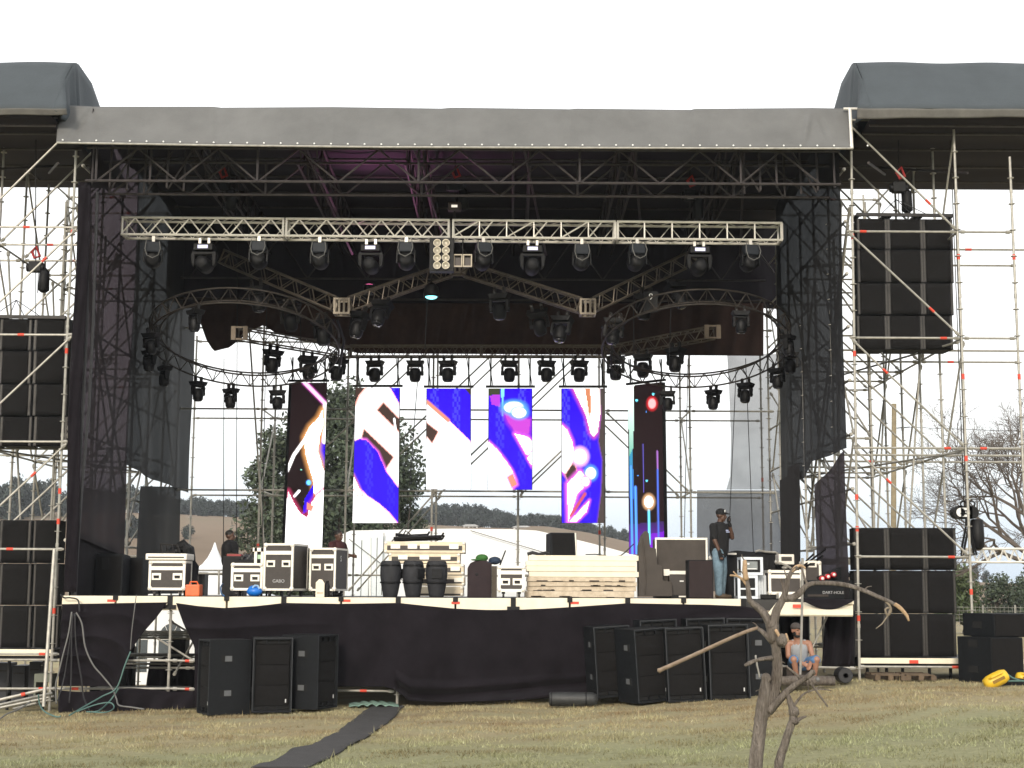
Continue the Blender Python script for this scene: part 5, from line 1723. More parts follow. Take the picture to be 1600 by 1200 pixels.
led_panel("fifth LED panel from the left, blue with white discs and a pale drop", [(878, 607), (944, 607), (944, 817), (878, 817)], (YS, YS), BL, [
    ('p', [(895, 606), (939, 606), (939, 640), (934, 676), (928, 683), (922, 676), (916, 650)], (1.5, 1.35, 1.2), (.75, .1, .5), 6),
    ('p', [(914, 606), (922, 606), (924, 640), (921, 652)], (.7, .25, .12)),
    ('p', [(938, 606), (945, 606), (945, 818), (934, 818), (940, 770), (942, 720), (936, 690), (940, 650)], (.07, .055, .05), (.2, .08, .2), 3),
    ('p', [(877, 664), (886, 672), (894, 690), (897, 712), (891, 735), (884, 742), (877, 735)], WH, MG, 5),
    ('p', [(884, 742), (897, 722), (902, 742), (892, 762)], BRN, OR, 4),
    ('p', [(886, 757), (906, 736), (918, 748), (912, 762), (902, 772), (896, 790), (888, 816), (887, 790)], WH, MG, 6),
    ('l', [(914, 772), (892, 806)], (.7, .1, .15), 2), ('p', [(921, 782), (889, 816), (900, 816), (916, 800)], WH, MG, 4),
    ('e', 906, 714, 10, 11, WH, PK), ('e', 923, 740, 8, 9, WH, LB), ('e', 915, 753, 6, 7, WH, MG)])
led_panel("rightmost LED panel, dark with thin falling light streaks and a red spot", [(981, 603), (1034, 597), (1038, 866), (983, 866)], (33.6, 32.9), K_, [
    ('g', [(980, 820), (1040, 815), (1040, 870), (980, 870)], (.04, .02, .10), VI), ('g', [(1015, 835), (1040, 830), (1040, 870), (1015, 870)], VI, (.3, .02, .8)),
    ('g', [(981, 600), (991, 600), (990, 700), (983, 720)], (1.2, 1.3, 1.2), (.1, .5, .35)), ('g', [(983, 715), (989, 700), (990, 780), (984, 780)], (.05, .35, .5), (.03, .15, .6)),
    ('l', [(993, 762), (995, 866)], LB, 1.5, (.05, .1, .8), 3), ('l', [(986, 730), (988, 866)], LB, 1.3, (.04, .1, .7), 3),
    ('l', [(1005, 695), (1006, 770)], (.12, .10, .5), .8), ('l', [(1027, 706), (1027.5, 735)], (.5, .2, .7), 1.0), ('l', [(1027.5, 735), (1029, 845)], (.1, .2, .9), 1.1),
    ('l', [(1014, 798), (1015, 850)], CY, 1.3, (.04, .2, .7), 3),
    ('e', 1019, 631, 6, 8, (1.3, .55, .55), RDG), ('e', 1014, 785, 7, 9, WH, (.9, .5, .25)),
    ('e', 995, 626, 2, 2, CY), ('e', 1021, 616, 2, 2, CY), ('e', 1011, 752, 1.6, 1.8, CY), ('e', 1010, 644, 1.2, 1.2, LB), ('e', 997, 744, 1.2, 1.2, LB)], False)
# ------------------------------------------------------------------ things on the deck
def dz(px, Y):
    return zd(at(px, 930, Y).x)


def pbox(x0, x1, y0, y1, Y, depth, on_deck=True):
    """photo box -> world x0,x1,z0,z1 at depth Y"""
    a = at(x0, y1, Y); b = at(x1, y0, Y)
    return a.x, b.x, a.z, b.z


def flight_case(label, x0, x1, y0, y1, Y, depth, lam=CASE, lid=True, handles=2, cast=True, rotz=0.0, stencil=None, group=None, hz=.5, edge=.045, z0=None, mark=None, latch=False):
    X0, X1, _, Zt = pbox(x0, x1, y0, y1, Y, depth)
    w = X1 - X0; base = dz((x0 + x1) / 2, Y) if z0 is None else z0
    h = Zt - base; c0 = .11 if cast else .0
    rt = thing("flight_case", label, "flight case", ((X0 + X1) / 2, Y + depth / 2, base), group)
    O = Vector(rt.location)
    hw, hd = w / 2, depth / 2
    m = MB(); m.box(O.x - hw + .012, O.x + hw - .012, O.y - hd + .012, O.y + hd - .012, O.z + c0 + .012, O.z + h - .012); m.build("body", lam, rt)
    m = MB(); e_ = edge
    for sx in (-1, 1):
        for sy in (-1, 1):
            m.box(O.x + sx * hw, O.x + sx * (hw - e_), O.y + sy * hd, O.y + sy * (hd - e_), O.z + c0 + e_, O.z + h - e_)
    for zz_ in (c0, h - e_):
        for sy in (-1, 1): m.box(O.x - hw, O.x + hw, O.y + sy * hd, O.y + sy * (hd - e_), O.z + zz_, O.z + zz_ + e_)
        for sx in (-1, 1): m.box(O.x + sx * hw, O.x + sx * (hw - e_), O.y - hd + e_, O.y + hd - e_, O.z + zz_, O.z + zz_ + e_)
    if lid:
        zl = c0 + (h - c0) * (.80 if h > .9 else .74)
        m.box(O.x - hw + e_, O.x + hw - e_, O.y - hd - .002, O.y - hd + .011, O.z + zl - .035, O.z + zl + .035)
    m.build("edge_trim", EDGE, rt)
    m = MB()
    for sx in (-1, 1):
        for zz_ in (c0 + .035, h - .035):
            m.sphere((O.x + sx * (hw - .03), O.y - hd + .03, O.z + zz_), .048, 10)
    m.build("corner_ball", EDGE, rt, smooth=True)
    if handles:
        for k in range(handles):
            hx = O.x + (0 if handles == 1 else (-1 if k == 0 else 1) * (hw - e_ - .10))
            if latch: hx = O.x + (-1 if k == 0 else 1) * .11
            zc = O.z + c0 + (h - c0) * hz * (.92 if lid else 1)
            m = MB(); m.box(hx - .085, hx + .085, O.y - hd + .004, O.y - hd + .0118, zc - .062, zc + .062)
            hp = m.build("handle", EDGE, rt)
            m = MB(); m.box(hx - .05, hx + .05, O.y - hd - .002, O.y - hd + .003, zc - .035, zc + .02); m.tube((hx - .05, O.y - hd - .012, zc + .01), (hx + .05, O.y - hd - .012, zc + .01), .010, n=6)
            m.build("handle_grip", RAIL, hp)
    if cast:
        for sx in (-1, 1):
            for sy in (-1, 1):
                m = MB(); x_ = O.x + sx * (hw - .10); y_ = O.y + sy * (hd - .10)
                m.tube((x_ - .018, y_, O.z + .045), (x_ + .018, y_, O.z + .045), .045, n=12); m.box(x_ - .03, x_ + .03, y_ - .03, y_ + .03, O.z + .07, O.z + c0)
                m.build("caster", EDGE if sy < 0 and False else RAIL, rt)
    if stencil:
        text(None, stencil, (O.x + .01, O.y - hd + .009, O.z + c0 + (h - c0) * .2), .085, mat('stencil_grey', (.42, .42, .42), .6), rt)
    if mark:
        t = text(None, mark, (O.x + hw - .008, O.y - .05, O.z + h * .78), .16, WHITE, rt, rot=(math.pi / 2, 0, math.pi / 2))
    rt.rotation_euler = (0, 0, rotz)
    return rt


# left end
def wedge(label, x0, x1, y0, y1, Y, depth, z0=None, lean=.25, rim=None, handle=True, rotz=0):
    X0, X1, _, Zt = pbox(x0, x1, y0, y1, Y, depth); base = dz((x0 + x1) / 2, Y) if z0 is None else z0
    h = Zt - base
    rt = thing("stage_monitor", label, "loudspeaker", ((X0 + X1) / 2, Y + depth / 2, base))
    O = Vector(rt.location); hw, hd = (X1 - X0) / 2, depth / 2
    m = MB()
    m.add([(O.x - hw, O.y - hd, O.z), (O.x + hw, O.y - hd, O.z), (O.x + hw, O.y + hd, O.z), (O.x - hw, O.y + hd, O.z),
           (O.x - hw * .98, O.y - hd + lean * h, O.z + h), (O.x + hw * .98, O.y - hd + lean * h, O.z + h), (O.x + hw, O.y + hd, O.z + h * .96), (O.x - hw, O.y + hd, O.z + h * .96)],
          [(0, 3, 2, 1), (4, 5, 6, 7), (0, 1, 5, 4), (1, 2, 6, 5), (2, 3, 7, 6), (3, 0, 4, 7)])
    m.build("cabinet", SPK, rt, bevel=.015)
    m = MB()
    def P(u, v, d): return (O.x - hw + 2 * hw * u, O.y - hd + lean * h * v - d, O.z + h * v)
    m.add([P(.08, .07, .008), P(.92, .07, .008), P(.92, .93, .008), P(.08, .93, .008), P(.08, .07, -.003), P(.92, .07, -.003), P(.92, .93, -.003), P(.08, .93, -.003)],
          [(0, 1, 2, 3), (7, 6, 5, 4), (0, 4, 5, 1), (1, 5, 6, 2), (2, 6, 7, 3), (3, 7, 4, 0)])
    g = m.build("grille", GRIL, rt)
    if handle:
        m = MB(); q0 = P(.25, .62, .01); m.box(q0[0], q0[0] + .13, q0[1] - .02, q0[1] + .06, q0[2], q0[2] + .22); m.build("handle", SLOT, rt)
    if rim:
        m = MB(); m.add([P(1.0, 0, 0), P(1.0, 1, 0), (O.x + hw + .02, O.y - hd + lean * h + .03, O.z + h), (O.x + hw + .02, O.y - hd + .03, O.z), (O.x + hw + .02, O.y + hd, O.z + h * .95), (O.x + hw + .02, O.y + hd, O.z)], [(0, 3, 2, 1), (3, 5, 4, 2)]); m.build("side_panel", EDGE, rt, solid=.02)
    rt.rotation_euler = (0, 0, rotz)
    return rt


wedge("dark stage speaker with a handle hole standing at the far left end of the deck", 146, 193, 865, 928, 28.2, .55, lean=.05)
wedge("plain dark speaker between the left netting and the pale flight case", 193, 224, 871, 928, 28.8, .5, lean=.03, handle=False)
fc1 = flight_case("pale edged flight case with a loose lid at the left end of the deck", 231, 290, 876, 926, 27.6, .6)
X0, X1, Z0, Z1 = pbox(227, 292, 865, 875, 27.55, .6)
rt = thing("loose_cover", "loose white edged lid lying on the left flight case", "case lid", ((X0 + X1) / 2, 27.9, Z0 - .0))
m = MB(); m.box(X0, X1, 27.55, 28.2, Z0 + .002, Z1); m.build("rim", EDGE, rt, bevel=.02)
m = MB(); m.box(X0 + .05, X1 - .05, 27.542, 27.549, Z0 + .04, Z0 + .065); m.build("inner_strip", CASE, rt)
zl = Z1
rt = thing("monitor_bracket", "small tilted metal bracket standing on the left flight case", "bracket", at(262, 864, 27.8))
m = MB(); f0 = [at(253, 864, 27.8), at(251, 850, 27.8), at(268, 851, 27.8), at(272, 863, 27.8)]
m.path(f0 + [f0[0]], .022, 6); m.build("frame", RAIL, rt); m = MB(); m.path([p + Vector((.05, .25, 0)) for p in f0], .022, 6); m.build("frame", RAIL, rt)
m = MB(); pts = [(262, 866), (274, 859), (288, 852), (294, 858), (296, 872), (299, 884), (301, 900), (303, 925)]
m.path([at(a, b, 28.3) for a, b in pts], [.05, .08, .10, .11, .10, .09, .08, .07], 9, jitter=.25)
m.path([at(a + 3, b + 3, 28.4) for a, b in pts], [.04, .06, .08, .11, .08, .1, .08, .05], 9, jitter=.3)
tag(m.build("black_bag", BLK, origin=tuple(at(300, 928, 28.3))), "crumpled black bag slung over the back of the left flight case", "bag")
X0, X1, Z0, Z1 = pbox(289, 312, 909, 929, 27.2, .3)
rt = thing("toolbox", "bright orange toolbox on the deck beside the left flight case", "toolbox", ((X0 + X1) / 2, 27.35, dz(300, 27.2)))
m = MB(); m.box(X0, X1, 27.2, 27.5, dz(300, 27.2), Z1 - .05); m.build("box", ORG, rt, bevel=.02)
m = MB(); m.path([(X0 + .05, 27.35, Z1 - .05), (X0 + .06, 27.35, Z1), (X1 - .08, 27.35, Z1), (X1 - .06, 27.35, Z1 - .05)], .014, 6); m.build("handle", ORG, rt)
# low metal barrier behind
rt = thing("low_barrier", "low steel rail at the left rear of the deck before the pagoda tent", "barrier", at(330, 928, 30.5))
for px in (290, 308, 342):
    m = MB(); m.tube(at(px, 929, 30.5), at(px, 891, 30.5), .022, n=7); m.build("upright", STEEL, rt)
for py in (891, 896):
    m = MB(); m.tube(at(286, py, 30.5), at(350, py, 30.5), .018, n=7); m.build("rail", STEEL, rt)
for a, b, c, d, lab in ((292, 306, 894, 929, "small black amplifier beneath the low steel rail"), (309, 320, 894, 929, "black stacked box right of the post of the low steel rail")):
    X0, X1, Z0, Z1 = pbox(a, b, c, d, 30.7, .4); rt = thing("amplifier_box", lab, "amplifier", ((X0 + X1) / 2, 30.9, dz(a, 30.7)))
    m = MB(); m.box(X0, X1, 30.7, 31.1, dz(a, 30.7), Z1); m.build("body", BLK, rt, bevel=.015)
    m = MB(); m.box(X0 + .04, X1 - .04, 30.69, 30.698, Z1 - .2, Z1 - .06); m.build("front_plate", DRK, rt)

flight_case("low flight case with two handles behind the blue bag", 360, 411, 880, 925, 27.9, .6)
X0, X1, Z0, Z1 = pbox(397, 412, 856, 880, 28.0, .3); zt = Z0 - .0
rt = thing("rack_unit", "narrow white framed rack unit standing on the low flight case", "rack", ((X0 + X1) / 2, 28.15, Z0))
m = MB()
for a, b in ((X0, X0 + .05), (X1 - .05, X1)): m.box(a, b, 28.0, 28.3, Z0 - .02, Z1)
m.box(X0 - .03, X1 + .08, 28.0, 28.3, Z1 - .07, Z1 + .002); m.build("frame", EDGE, rt)
m = MB(); m.box(X0 + .05, X1 - .05, 28.05, 28.3, Z0 - .02, Z1 - .075); m.build("inside", BLK, rt)
m = MB(); m.box(X0 + .055, X0 + .12, 28.03, 28.049, Z0 + .08, Z0 + .16); m.build("green_light", mat("pale_green_panel", (.4, .6, .4), .4), rt)
rt = thing("mixing_desk", "flat black mixing desk lying behind the low flight case", "mixer", at(378, 880, 28.9))
X0, X1, Z0, Z1 = pbox(372, 420, 868, 880, 28.9, .5); m = MB()
m.add([(X0, 28.9, Z0), (X1, 28.9, Z0), (X1, 29.5, Z0), (X0, 29.5, Z0), (X0, 28.9, Z0 + .06), (X1, 28.9, Z0 + .06), (X1, 29.5, Z1 + .04), (X0, 29.5, Z1 + .04)], [(0, 3, 2, 1), (4, 5, 6, 7), (0, 1, 5, 4), (1, 2, 6, 5), (2, 3, 7, 6), (3, 0, 4, 7)])
m.build("body", DRK, rt)
m = MB()
for k in range(5):
    for j in range(3):
        m.tube((X0 + .06 + .11 * k, 28.98 + .16 * j, Z0 + .07 + .05 * j), (X0 + .06 + .11 * k, 28.97 + .16 * j, Z0 + .11 + .05 * j), .012, n=6)
m.build("knob_row", CABG, rt)
for a, b in ((X0 + .04, 29.0), (X1 - .04, 29.0), (X0 + .04, 29.45), (X1 - .04, 29.45)):
    m = MB(); m.tube((a, b, dz(380, 29)), (a, b, Z0), .02, n=6); m.build("leg", BLK, rt)
X0, X1, Z0, Z1 = pbox(384, 407, 914, 930, 27.25, .25); c = Vector(((X0 + X1) / 2, 27.4, dz(395, 27.3)))
rt = thing("blue_bag", "shiny bright blue rounded bag on the deck before the low flight case", "bag", c)
m = MB(); m.sphere(c + Vector((0, 0, .095)), (.145, .12, .097), 18); m.sphere(c + Vector((-.03, .02, .12)), (.10, .1, .085), 14); m.build("body", BLU, rt, smooth=True)
m = MB(); m.path([c + Vector((-.02, -.09, .16)), c + Vector((.02, -.10, .205)), c + Vector((.07, -.08, .2)), c + Vector((.10, -.07, .14))], .016, 6); m.build("strap", mat("pale_blue_strap", (.35, .55, .8), .5), rt)

flight_case("tall flight case with stencilled letters, left of the tall pair", 416, 467, 849, 929, 27.7, .85, stencil="GABO", edge=.04, hz=.62, rotz=-.2)
flight_case("tall flight case with a white mark on its bluish side, right of the tall pair", 487, 531, 856, 929, 28.2, .95, edge=.036, mark="S", hz=.60, rotz=-.14)
# side skins of the two tall cases are darker laminate
X0, X1, Z0, Z1 = pbox(493, 507, 906, 930, 27.2, .2)
rt = thing("paper_sack", "cream paper sack standing before the right tall flight case", "sack", ((X0 + X1) / 2, 27.3, dz(500, 27.2)))
m = MB(); zb = dz(500, 27.2)
m.add([(X0, 27.2, zb), (X1, 27.2, zb), (X1, 27.36, zb), (X0, 27.36, zb), (X0, 27.2, Z1 - .05), (X1, 27.21, Z1 - .06), (X1 - .02, 27.36, Z1 - .06), (X0, 27.36, Z1 - .05), (X0 + .05, 27.25, Z1 + .01), (X1 - .05, 27.25, Z1 + .005), (X1 - .06, 27.31, Z1 + .005), (X0 + .06, 27.31, Z1 + .01)],
      [(0, 3, 2, 1), (0, 1, 5, 4), (1, 2, 6, 5), (2, 3, 7, 6), (3, 0, 4, 7), (4, 5, 9, 8), (5, 6, 10, 9), (6, 7, 11, 10), (7, 4, 8, 11), (8, 9, 10, 11)]); m.build("paper", CREAM, rt)
m = MB(); m.box(X0 + .02, X1 - .02, 27.196, 27.1995, zb + .06, zb + .09); m.build("printed_band", WOODD, rt)
c = at(511, 930, 27.3); c.z = dz(511, 27.3)
rt = thing("dark_bottle", "tall dark flask right of the cream paper sack", "bottle", c)
m = MB(); m.lathe([(.045, 0), (.05, .02), (.05, .2), (.035, .25), (.02, .26)], c, 'z', 14); m.build("flask", DRK, rt, smooth=True)
m = MB(); m.lathe([(.028, .261), (.028, .29), (.02, .295)], c, 'z', 12); m.build("cap", BLK, rt, smooth=True)

# conga drum bags
def drum():
    rt = thing("drum_bag", "drum", "drum", (0, 0, 0))
    m = MB(); prof = [(.12, 0), (.135, .02), (.165, .18), (.19, .34), (.20, .44), (.195, .56), (.18, .63), (.165, .66), (.155, .665)]
    def fn(u, v):
        k = v * (len(prof) - 1); i = min(int(k), len(prof) - 2); t = k - i
        r_ = prof[i][0] * (1 - t) + prof[i + 1][0] * t; h = prof[i][1] * (1 - t) + prof[i + 1][1] * t
        a = u * 2 * math.pi
        r_ *= 1 + .02 * math.sin(a * 5 + v * 9) + .012 * math.sin(a * 11 - v * 17)
        return (r_ * math.cos(a), r_ * math.sin(a), h)
    m.grid(fn, 28, 20); n0 = len(m.v); m.add([fn(k / 28, 1) for k in range(28)], [tuple(range(28))]); m.add([fn(k / 28, 0) for k in range(28)], [tuple(range(27, -1, -1))])
    m.build("cover", mat("black_padded_nylon", (.015, .0155, .019), .75, 0, .25, 9, .3, 30), rt, smooth=True)
    m = MB(); m.lathe([(.199, .255), (.196, .285), (.19, .285), (.188, .255)], (0, 0, .0), 'z', 28); m.lathe([(.199, .565), (.19, .60), (.18, .60), (.185, .565)], (0, 0, 0), 'z', 28); m.build("strap", BLK, rt, smooth=True)
    m = MB(); m.box(-.10, .09, -.214, -.200, .34, .52); m.build("pocket", DRK, rt, bevel=.01)
    return Proto(rt)


DR = drum()
for px, lab, rz in ((608.5, "black padded drum bag, left of three in front of the long cases", 1.9), (644, "black padded drum bag in the middle of three in front of the long cases", .9), (681, "black drum bag with a square front pocket, right of three before the long cases", .12)):
    c = at(px, 930, 27.5); DR.put((c.x, 27.5 + .2, dz(px, 27.5)), lab, (0, 0, rz), "drum bags in front of the long cases", (1.02, 1, 1.01))


# long cases stack
def long_case(label, x0, x1, y0, y1, Y, depth=.6, band=(.35, .75), tabs=()):
    X0, X1, Z0, Z1 = pbox(x0, x1, y0, y1, Y, depth)
    rt = thing("long_case", label, "case", ((X0 + X1) / 2, Y + depth / 2, Z0), "long pale cases stacked behind the drum bags")
    h = Z1 - Z0 - .006
    m = MB(); m.box(X0, X1, Y, Y + depth, Z0, Z0 + h); m.build("shell", mat("cream_case_shell", (.70, .60, .44), .55, 0, .12, 6), rt, bevel=.018)
    m = MB(); m.box(X0 + .06, X1 - .06, Y - .008, Y - .001, Z0 + h * (1 - band[1]), Z0 + h * (1 - band[0])); b = m.build("dark_band", CASE, rt)
    for t in tabs:
        x_ = X0 + (X1 - X0) * t
        m = MB(); m.box(x_ - .09, x_ + .09, Y - .016, Y - .0085, Z0 + h * .38, Z0 + h * .78); m.build("latch", EDGE, rt)
    m = MB()
    for x_ in (X0 + .03, X1 - .03):
        for z in (Z0 + .03, Z0 + h - .03): m.sphere((x_, Y + .02, z), .04, 8)
    m.build("corner_ball", EDGE, rt, smooth=True)
    return rt


YL_ = 28.6
long_case("widest long cream case on top of the stack behind the drum bags", 600, 727, 846, 864, YL_, tabs=(.14, .35, .5, .86))
long_case("second long cream case from the top of the stack behind the drum bags", 607, 719, 864, 880, YL_ + .02, tabs=(.2, .5, .8))
long_case("third cream case from the top with latches beside the right drum bag", 640, 725, 881, 898, YL_ - .05, tabs=(.84,))
long_case("fourth cream case from the top beside the right drum bag", 636, 726, 899, 915, YL_ - .02, tabs=(.9,))
long_case("bottom cream case of the stack beside the right drum bag", 640, 724, 916, 931, YL_ - .04, band=(.75, .9))
rt = thing("tripod_bundle", "bundle of folded black stands on top of the long cases", "stands", at(652, 846, 28.8))
for k, (a, b) in enumerate((((615, 841), (690, 838)), ((618, 835), (685, 843)), ((616, 844), (691, 842)), ((622, 838), (668, 836)))):
    m = MB(); m.tube(at(*a, 28.75 + .06 * k), at(*b, 28.75 + .06 * k), .03, n=7); m.tube(at(*b, 28.75 + .06 * k), at(b[0] + 3, b[1] - 5, 28.7 + .06 * k), .02, n=6); m.build("stand", BLK, rt)
m = MB(); m.path([at(628, 840, 28.8), at(634, 829, 28.8), at(640, 834, 28.8), at(645, 840, 28.8)], .014, 6); m.build("cable_loop", BLK, rt)

# black bag with caps
X0, X1, _, Z1 = pbox(730, 768, 876, 931, 27.8, .4); zb = dz(749, 27.8)
rt = thing("equipment_cover", "upright dark maroon padded cover right of the cases stack", "cover", ((X0 + X1) / 2, 28.0, zb))
m = MB(); pl = [(X0, zb), (X1, zb), (X1, Z1 - .04), (X1 - .1, Z1), (X0 + .17, Z1 + .01), (X0 + .05, Z1 - .05), (X0, Z1 - .14)]
m.prism(pl, 27.8, 28.2); m.build("cover", mat("dark_maroon_fabric", (.024, .014, .016), .9, 0, .2, 5, .3, 60), rt, bevel=.02)
m = MB(); m.box(X1 + .005, X1 + .10, 27.85, 28.15, zb, Z1 - .1); m.build("grey_side", mat("taupe_fabric", (.09, .075, .06), .9), rt)
m = MB(); m.sphere(((X0 + X1) / 2 - .05, 27.797, zb + .43), (.03, .006, .03), 10); m.build("badge", DRK, rt)
for cx, cy, mm, lab, Y in ((753, 872, GRN, "green peaked cap lying on the dark maroon cover", 27.9), (773, 876, mat("navy_fabric", (.015, .03, .06), .8), "navy cap lying beside the green cap on the cover", 27.95)):
    c = at(cx, cy, Y); rt = thing("cap", lab, "cap", c)
    m = MB(); m.sphere(c + Vector((0, 0, -.0)), (.12, .12, .075), 14); m.build("crown", mm, rt, smooth=True)
    m = MB(); m.sphere(c + Vector((-.10, -.06, -.035)), (.11, .10, .018), 12); m.build("peak", mm, rt, smooth=True)
m = MB(); m.tube(at(780, 886, 28.1), at(790, 860, 28.1), .015, n=6); tag(m.build("antenna_stick", BLK, origin=tuple(at(781, 884, 28.1))), "thin black stick leaning beside the small case with two latches", "stick")
flight_case("small flight case with two white latch plates left of the stacked deck boards", 778, 820, 884, 924, 27.5, .55, latch=True, hz=.42, edge=.05)

# stacked deck platforms
yb_ = [868, 876.5, 885, 893.5, 902, 909.3, 916.7, 924, 931]
off = [(826, 998), (822, 994.5), (822.5, 994.5), (826.5, 998), (823, 993), (824, 995), (823, 994), (820, 991)]
NN = ["top", "second from the top", "third from the top", "fourth from the top", "fourth from the bottom", "third from the bottom", "second from the bottom", "bottom"]
for k in range(8):
    X0, X1, Z0, Z1 = pbox(off[k][0], off[k][1], yb_[k], yb_[k + 1], 27.9, 1.0)
    if k == 7: Z0 = dz(910, 27.9)
    rt = thing("deck_platform", ("clean cream" if k < 4 else "worn brown edged") + " deck board, %s in the stack of eight" % NN[k], "deck board", ((X0 + X1) / 2, 28.4, Z0), "deck boards stacked on the stage")
    dy = rr.uniform(-.03, .03)
    m = MB(); m.box(X0, X1, 27.9 + dy, 28.9 + dy, Z0 + .012, Z1 - .003); m.build("board", CREAM if k < 4 else WOODD, rt, bevel=.006)
    m = MB(); m.box(X0 + .03, X1 - .03, 27.93 + dy, 28.87 + dy, Z0, Z0 + .011); m.build("underside", BLK, rt)
    if k >= 4:
        m = MB()
        for j in range(7):
            a = rr.uniform(X0 + .1, X1 - .3); m.box(a, a + rr.uniform(.05, .22), 27.898 + dy, 27.8995 + dy, Z0 + .014, Z0 + .012 + rr.uniform(.008, .03))
        m.build("chipped_paint", BARKD, rt)
zt_ = at(900, 868, 27.9).z
wedge("black foldback speaker with a pale side on top of the stacked deck boards", 857, 897, 832, 868, 28.1, .5, z0=zt_, lean=.2, rim=True, handle=False, rotz=.18)
for pts, Yc, r_, lab in ((((824, 866), (832, 864), (842, 866), (852, 864), (860, 866)), 28.2, .035, "tangled black cable left of the foldback speaker on the deck boards"),
                         (((915, 866.5), (930, 866), (945, 868), (955, 871), (970, 868), (978, 862), (990, 850)), 28.0, .012, "thin black cable trailing right of the foldback speaker on the deck boards")):
    m = MB(); m.path([at(x, y, Yc) for x, y in pts], r_, 6, jitter=.25)
    tag(m.build("loose_cable", CABLE, origin=tuple(at(*pts[0], Yc))), lab, "cable")

# covered gear and cases right of the boards
GB = mat("brown_grey_cover", (.060, .050, .042), .85, 0, .2, 3, .2, 60)
Y = 27.9; pl = [(998, 932), (998, 852), (1003, 836), (1009, 829), (1014, 833), (1016, 855), (1025, 857), (1027, 882), (1035, 884), (1036, 907), (1050, 909), (1051, 932)]
P_ = [(at(a, b, Y).x, at(a, b, Y).z) for a, b in pl]
rt = thing("covered_gear", "brown grey stepped cover over gear right of the stacked deck boards", "cover", at(1020, 932, Y))
m = MB(); m.prism(P_, Y, Y + .35); m.build("cover", GB, rt, bevel=.012)
m = MB(); q = at(1006, 832, Y + .1); m.path([at(1004, 840, Y - .01), at(1007, 870, Y - .012), at(1010, 900, Y - .01), at(1008, 928, Y - .01)], .012, 6); m.build("seam_fold", GB, rt)
X0, X1, _, Z1 = pbox(1025, 1104, 842, 931, 28.4, .6); zb = dz(1060, 28.4)
rt = thing("road_case", "big brown faced road trunk with thin white edges behind the dark speaker", "trunk case", ((X0 + X1) / 2, 28.7, zb))
m = MB(); m.box(X0, X1, 28.4, 29.0, zb, Z1); m.build("body", GB, rt, bevel=.01)
m = MB(); m.box(X0 - .01, X1 + .012, 28.385, 28.40, Z1 - .02, Z1 + .02); m.box(X1 - .02, X1 + .014, 28.384, 28.399, Z1 - .75, Z1 - .021); m.box(X0 - .012, X0 + .018, 28.384, 28.399, Z1 - .5, Z1 - .021); m.build("edge_trim", EDGE, rt)
q0 = at(1037, 898, 28.38); q1 = at(1077, 892, 28.38); m = MB(); m.box(q0.x + .07, q1.x, 28.37, 28.39, q0.z + .01, q1.z); m.box(q0.x, q0.x + .11, 28.36, 28.39, q0.z - .02, q1.z + .03); m.build("latch_bar", EDGE, rt)
X0, X1, _, Z1 = pbox(1046, 1077, 899, 932, 28.1, .25); zb = dz(1060, 28.1)
rt = thing("amplifier_box", "dark amplifier with a small white label before the big road trunk", "amplifier", ((X0 + X1) / 2, 28.2, zb))
m = MB(); m.box(X0, X1, 28.1, 28.36, zb + .06, Z1); m.build("body", CASE, rt, bevel=.01)
m = MB(); q0 = at(1065, 908, 28.09); m.box(q0.x - .035, q0.x + .04, 28.09, 28.099, q0.z - .012, q0.z + .012); m.build("label_strip", WHITE, rt)
m = MB(); q0 = at(1061, 931, 28.0); m.box(q0.x - .0, q0.x + .18, 28.02, 28.09, zb + .025, zb + .05); m.build("foot_bar", EDGE, rt)
m = MB(); m.box(X0, X1, 28.05, 28.3, zb, zb + .058); m.build("plinth", BLK, rt)
X0, X1, _, Z1 = pbox(1076, 1114, 875, 934, 27.5, .45); zb = dz(1095, 27.5)
rt = thing("floor_speaker", "dark maroon fronted floor speaker left of the standing man", "loudspeaker", ((X0 + X1) / 2, 27.7, zb))
m = MB(); m.box(X0, X1, 27.5, 27.95, zb, Z1); m.build("cabinet", SPK, rt, bevel=.01)
m = MB(); m.box(X0 + .015, X1 - .015, 27.49, 27.499, zb + .02, Z1 - .015); m.build("grille", mat("maroon_black_grille", (.022, .013, .013), .9, 0, .15, 8, .3, 200), rt)

# covered drum kit / gear behind the man
Y = 29.6
def blob(pl, Yb, dep, label, name="covered_gear", mt=None, cat="cover"):
    P_ = [(at(a, b, Yb).x, at(a, b, Yb).z) for a, b in pl]
    o = at(sum(p[0] for p in pl) / len(pl), 932, Yb)
    rt = thing(name, label, cat, o)
    m = MB(); m.prism(P_, Yb, Yb + dep); m.build("cover", mt or SHIRT_K, rt, bevel=.03)
    def fn(u, v):
        k = u * (len(P_) - 1); i = min(int(k), len(P_) - 2); t = k - i
        x_ = P_[i][0] * (1 - t) + P_[i + 1][0] * t; z_ = P_[i][1] * (1 - t) + P_[i + 1][1] * t
        return (x_, Yb - .02 - .06 * abs(math.sin(u * 23)) * v, z_ + (at(0, 932, Yb).z - z_) * v)
    m = MB(); m.grid(fn, 50, 6); m.build("hanging_fold", mt or SHIRT_K, rt, smooth=True, solid=.008)
    return rt


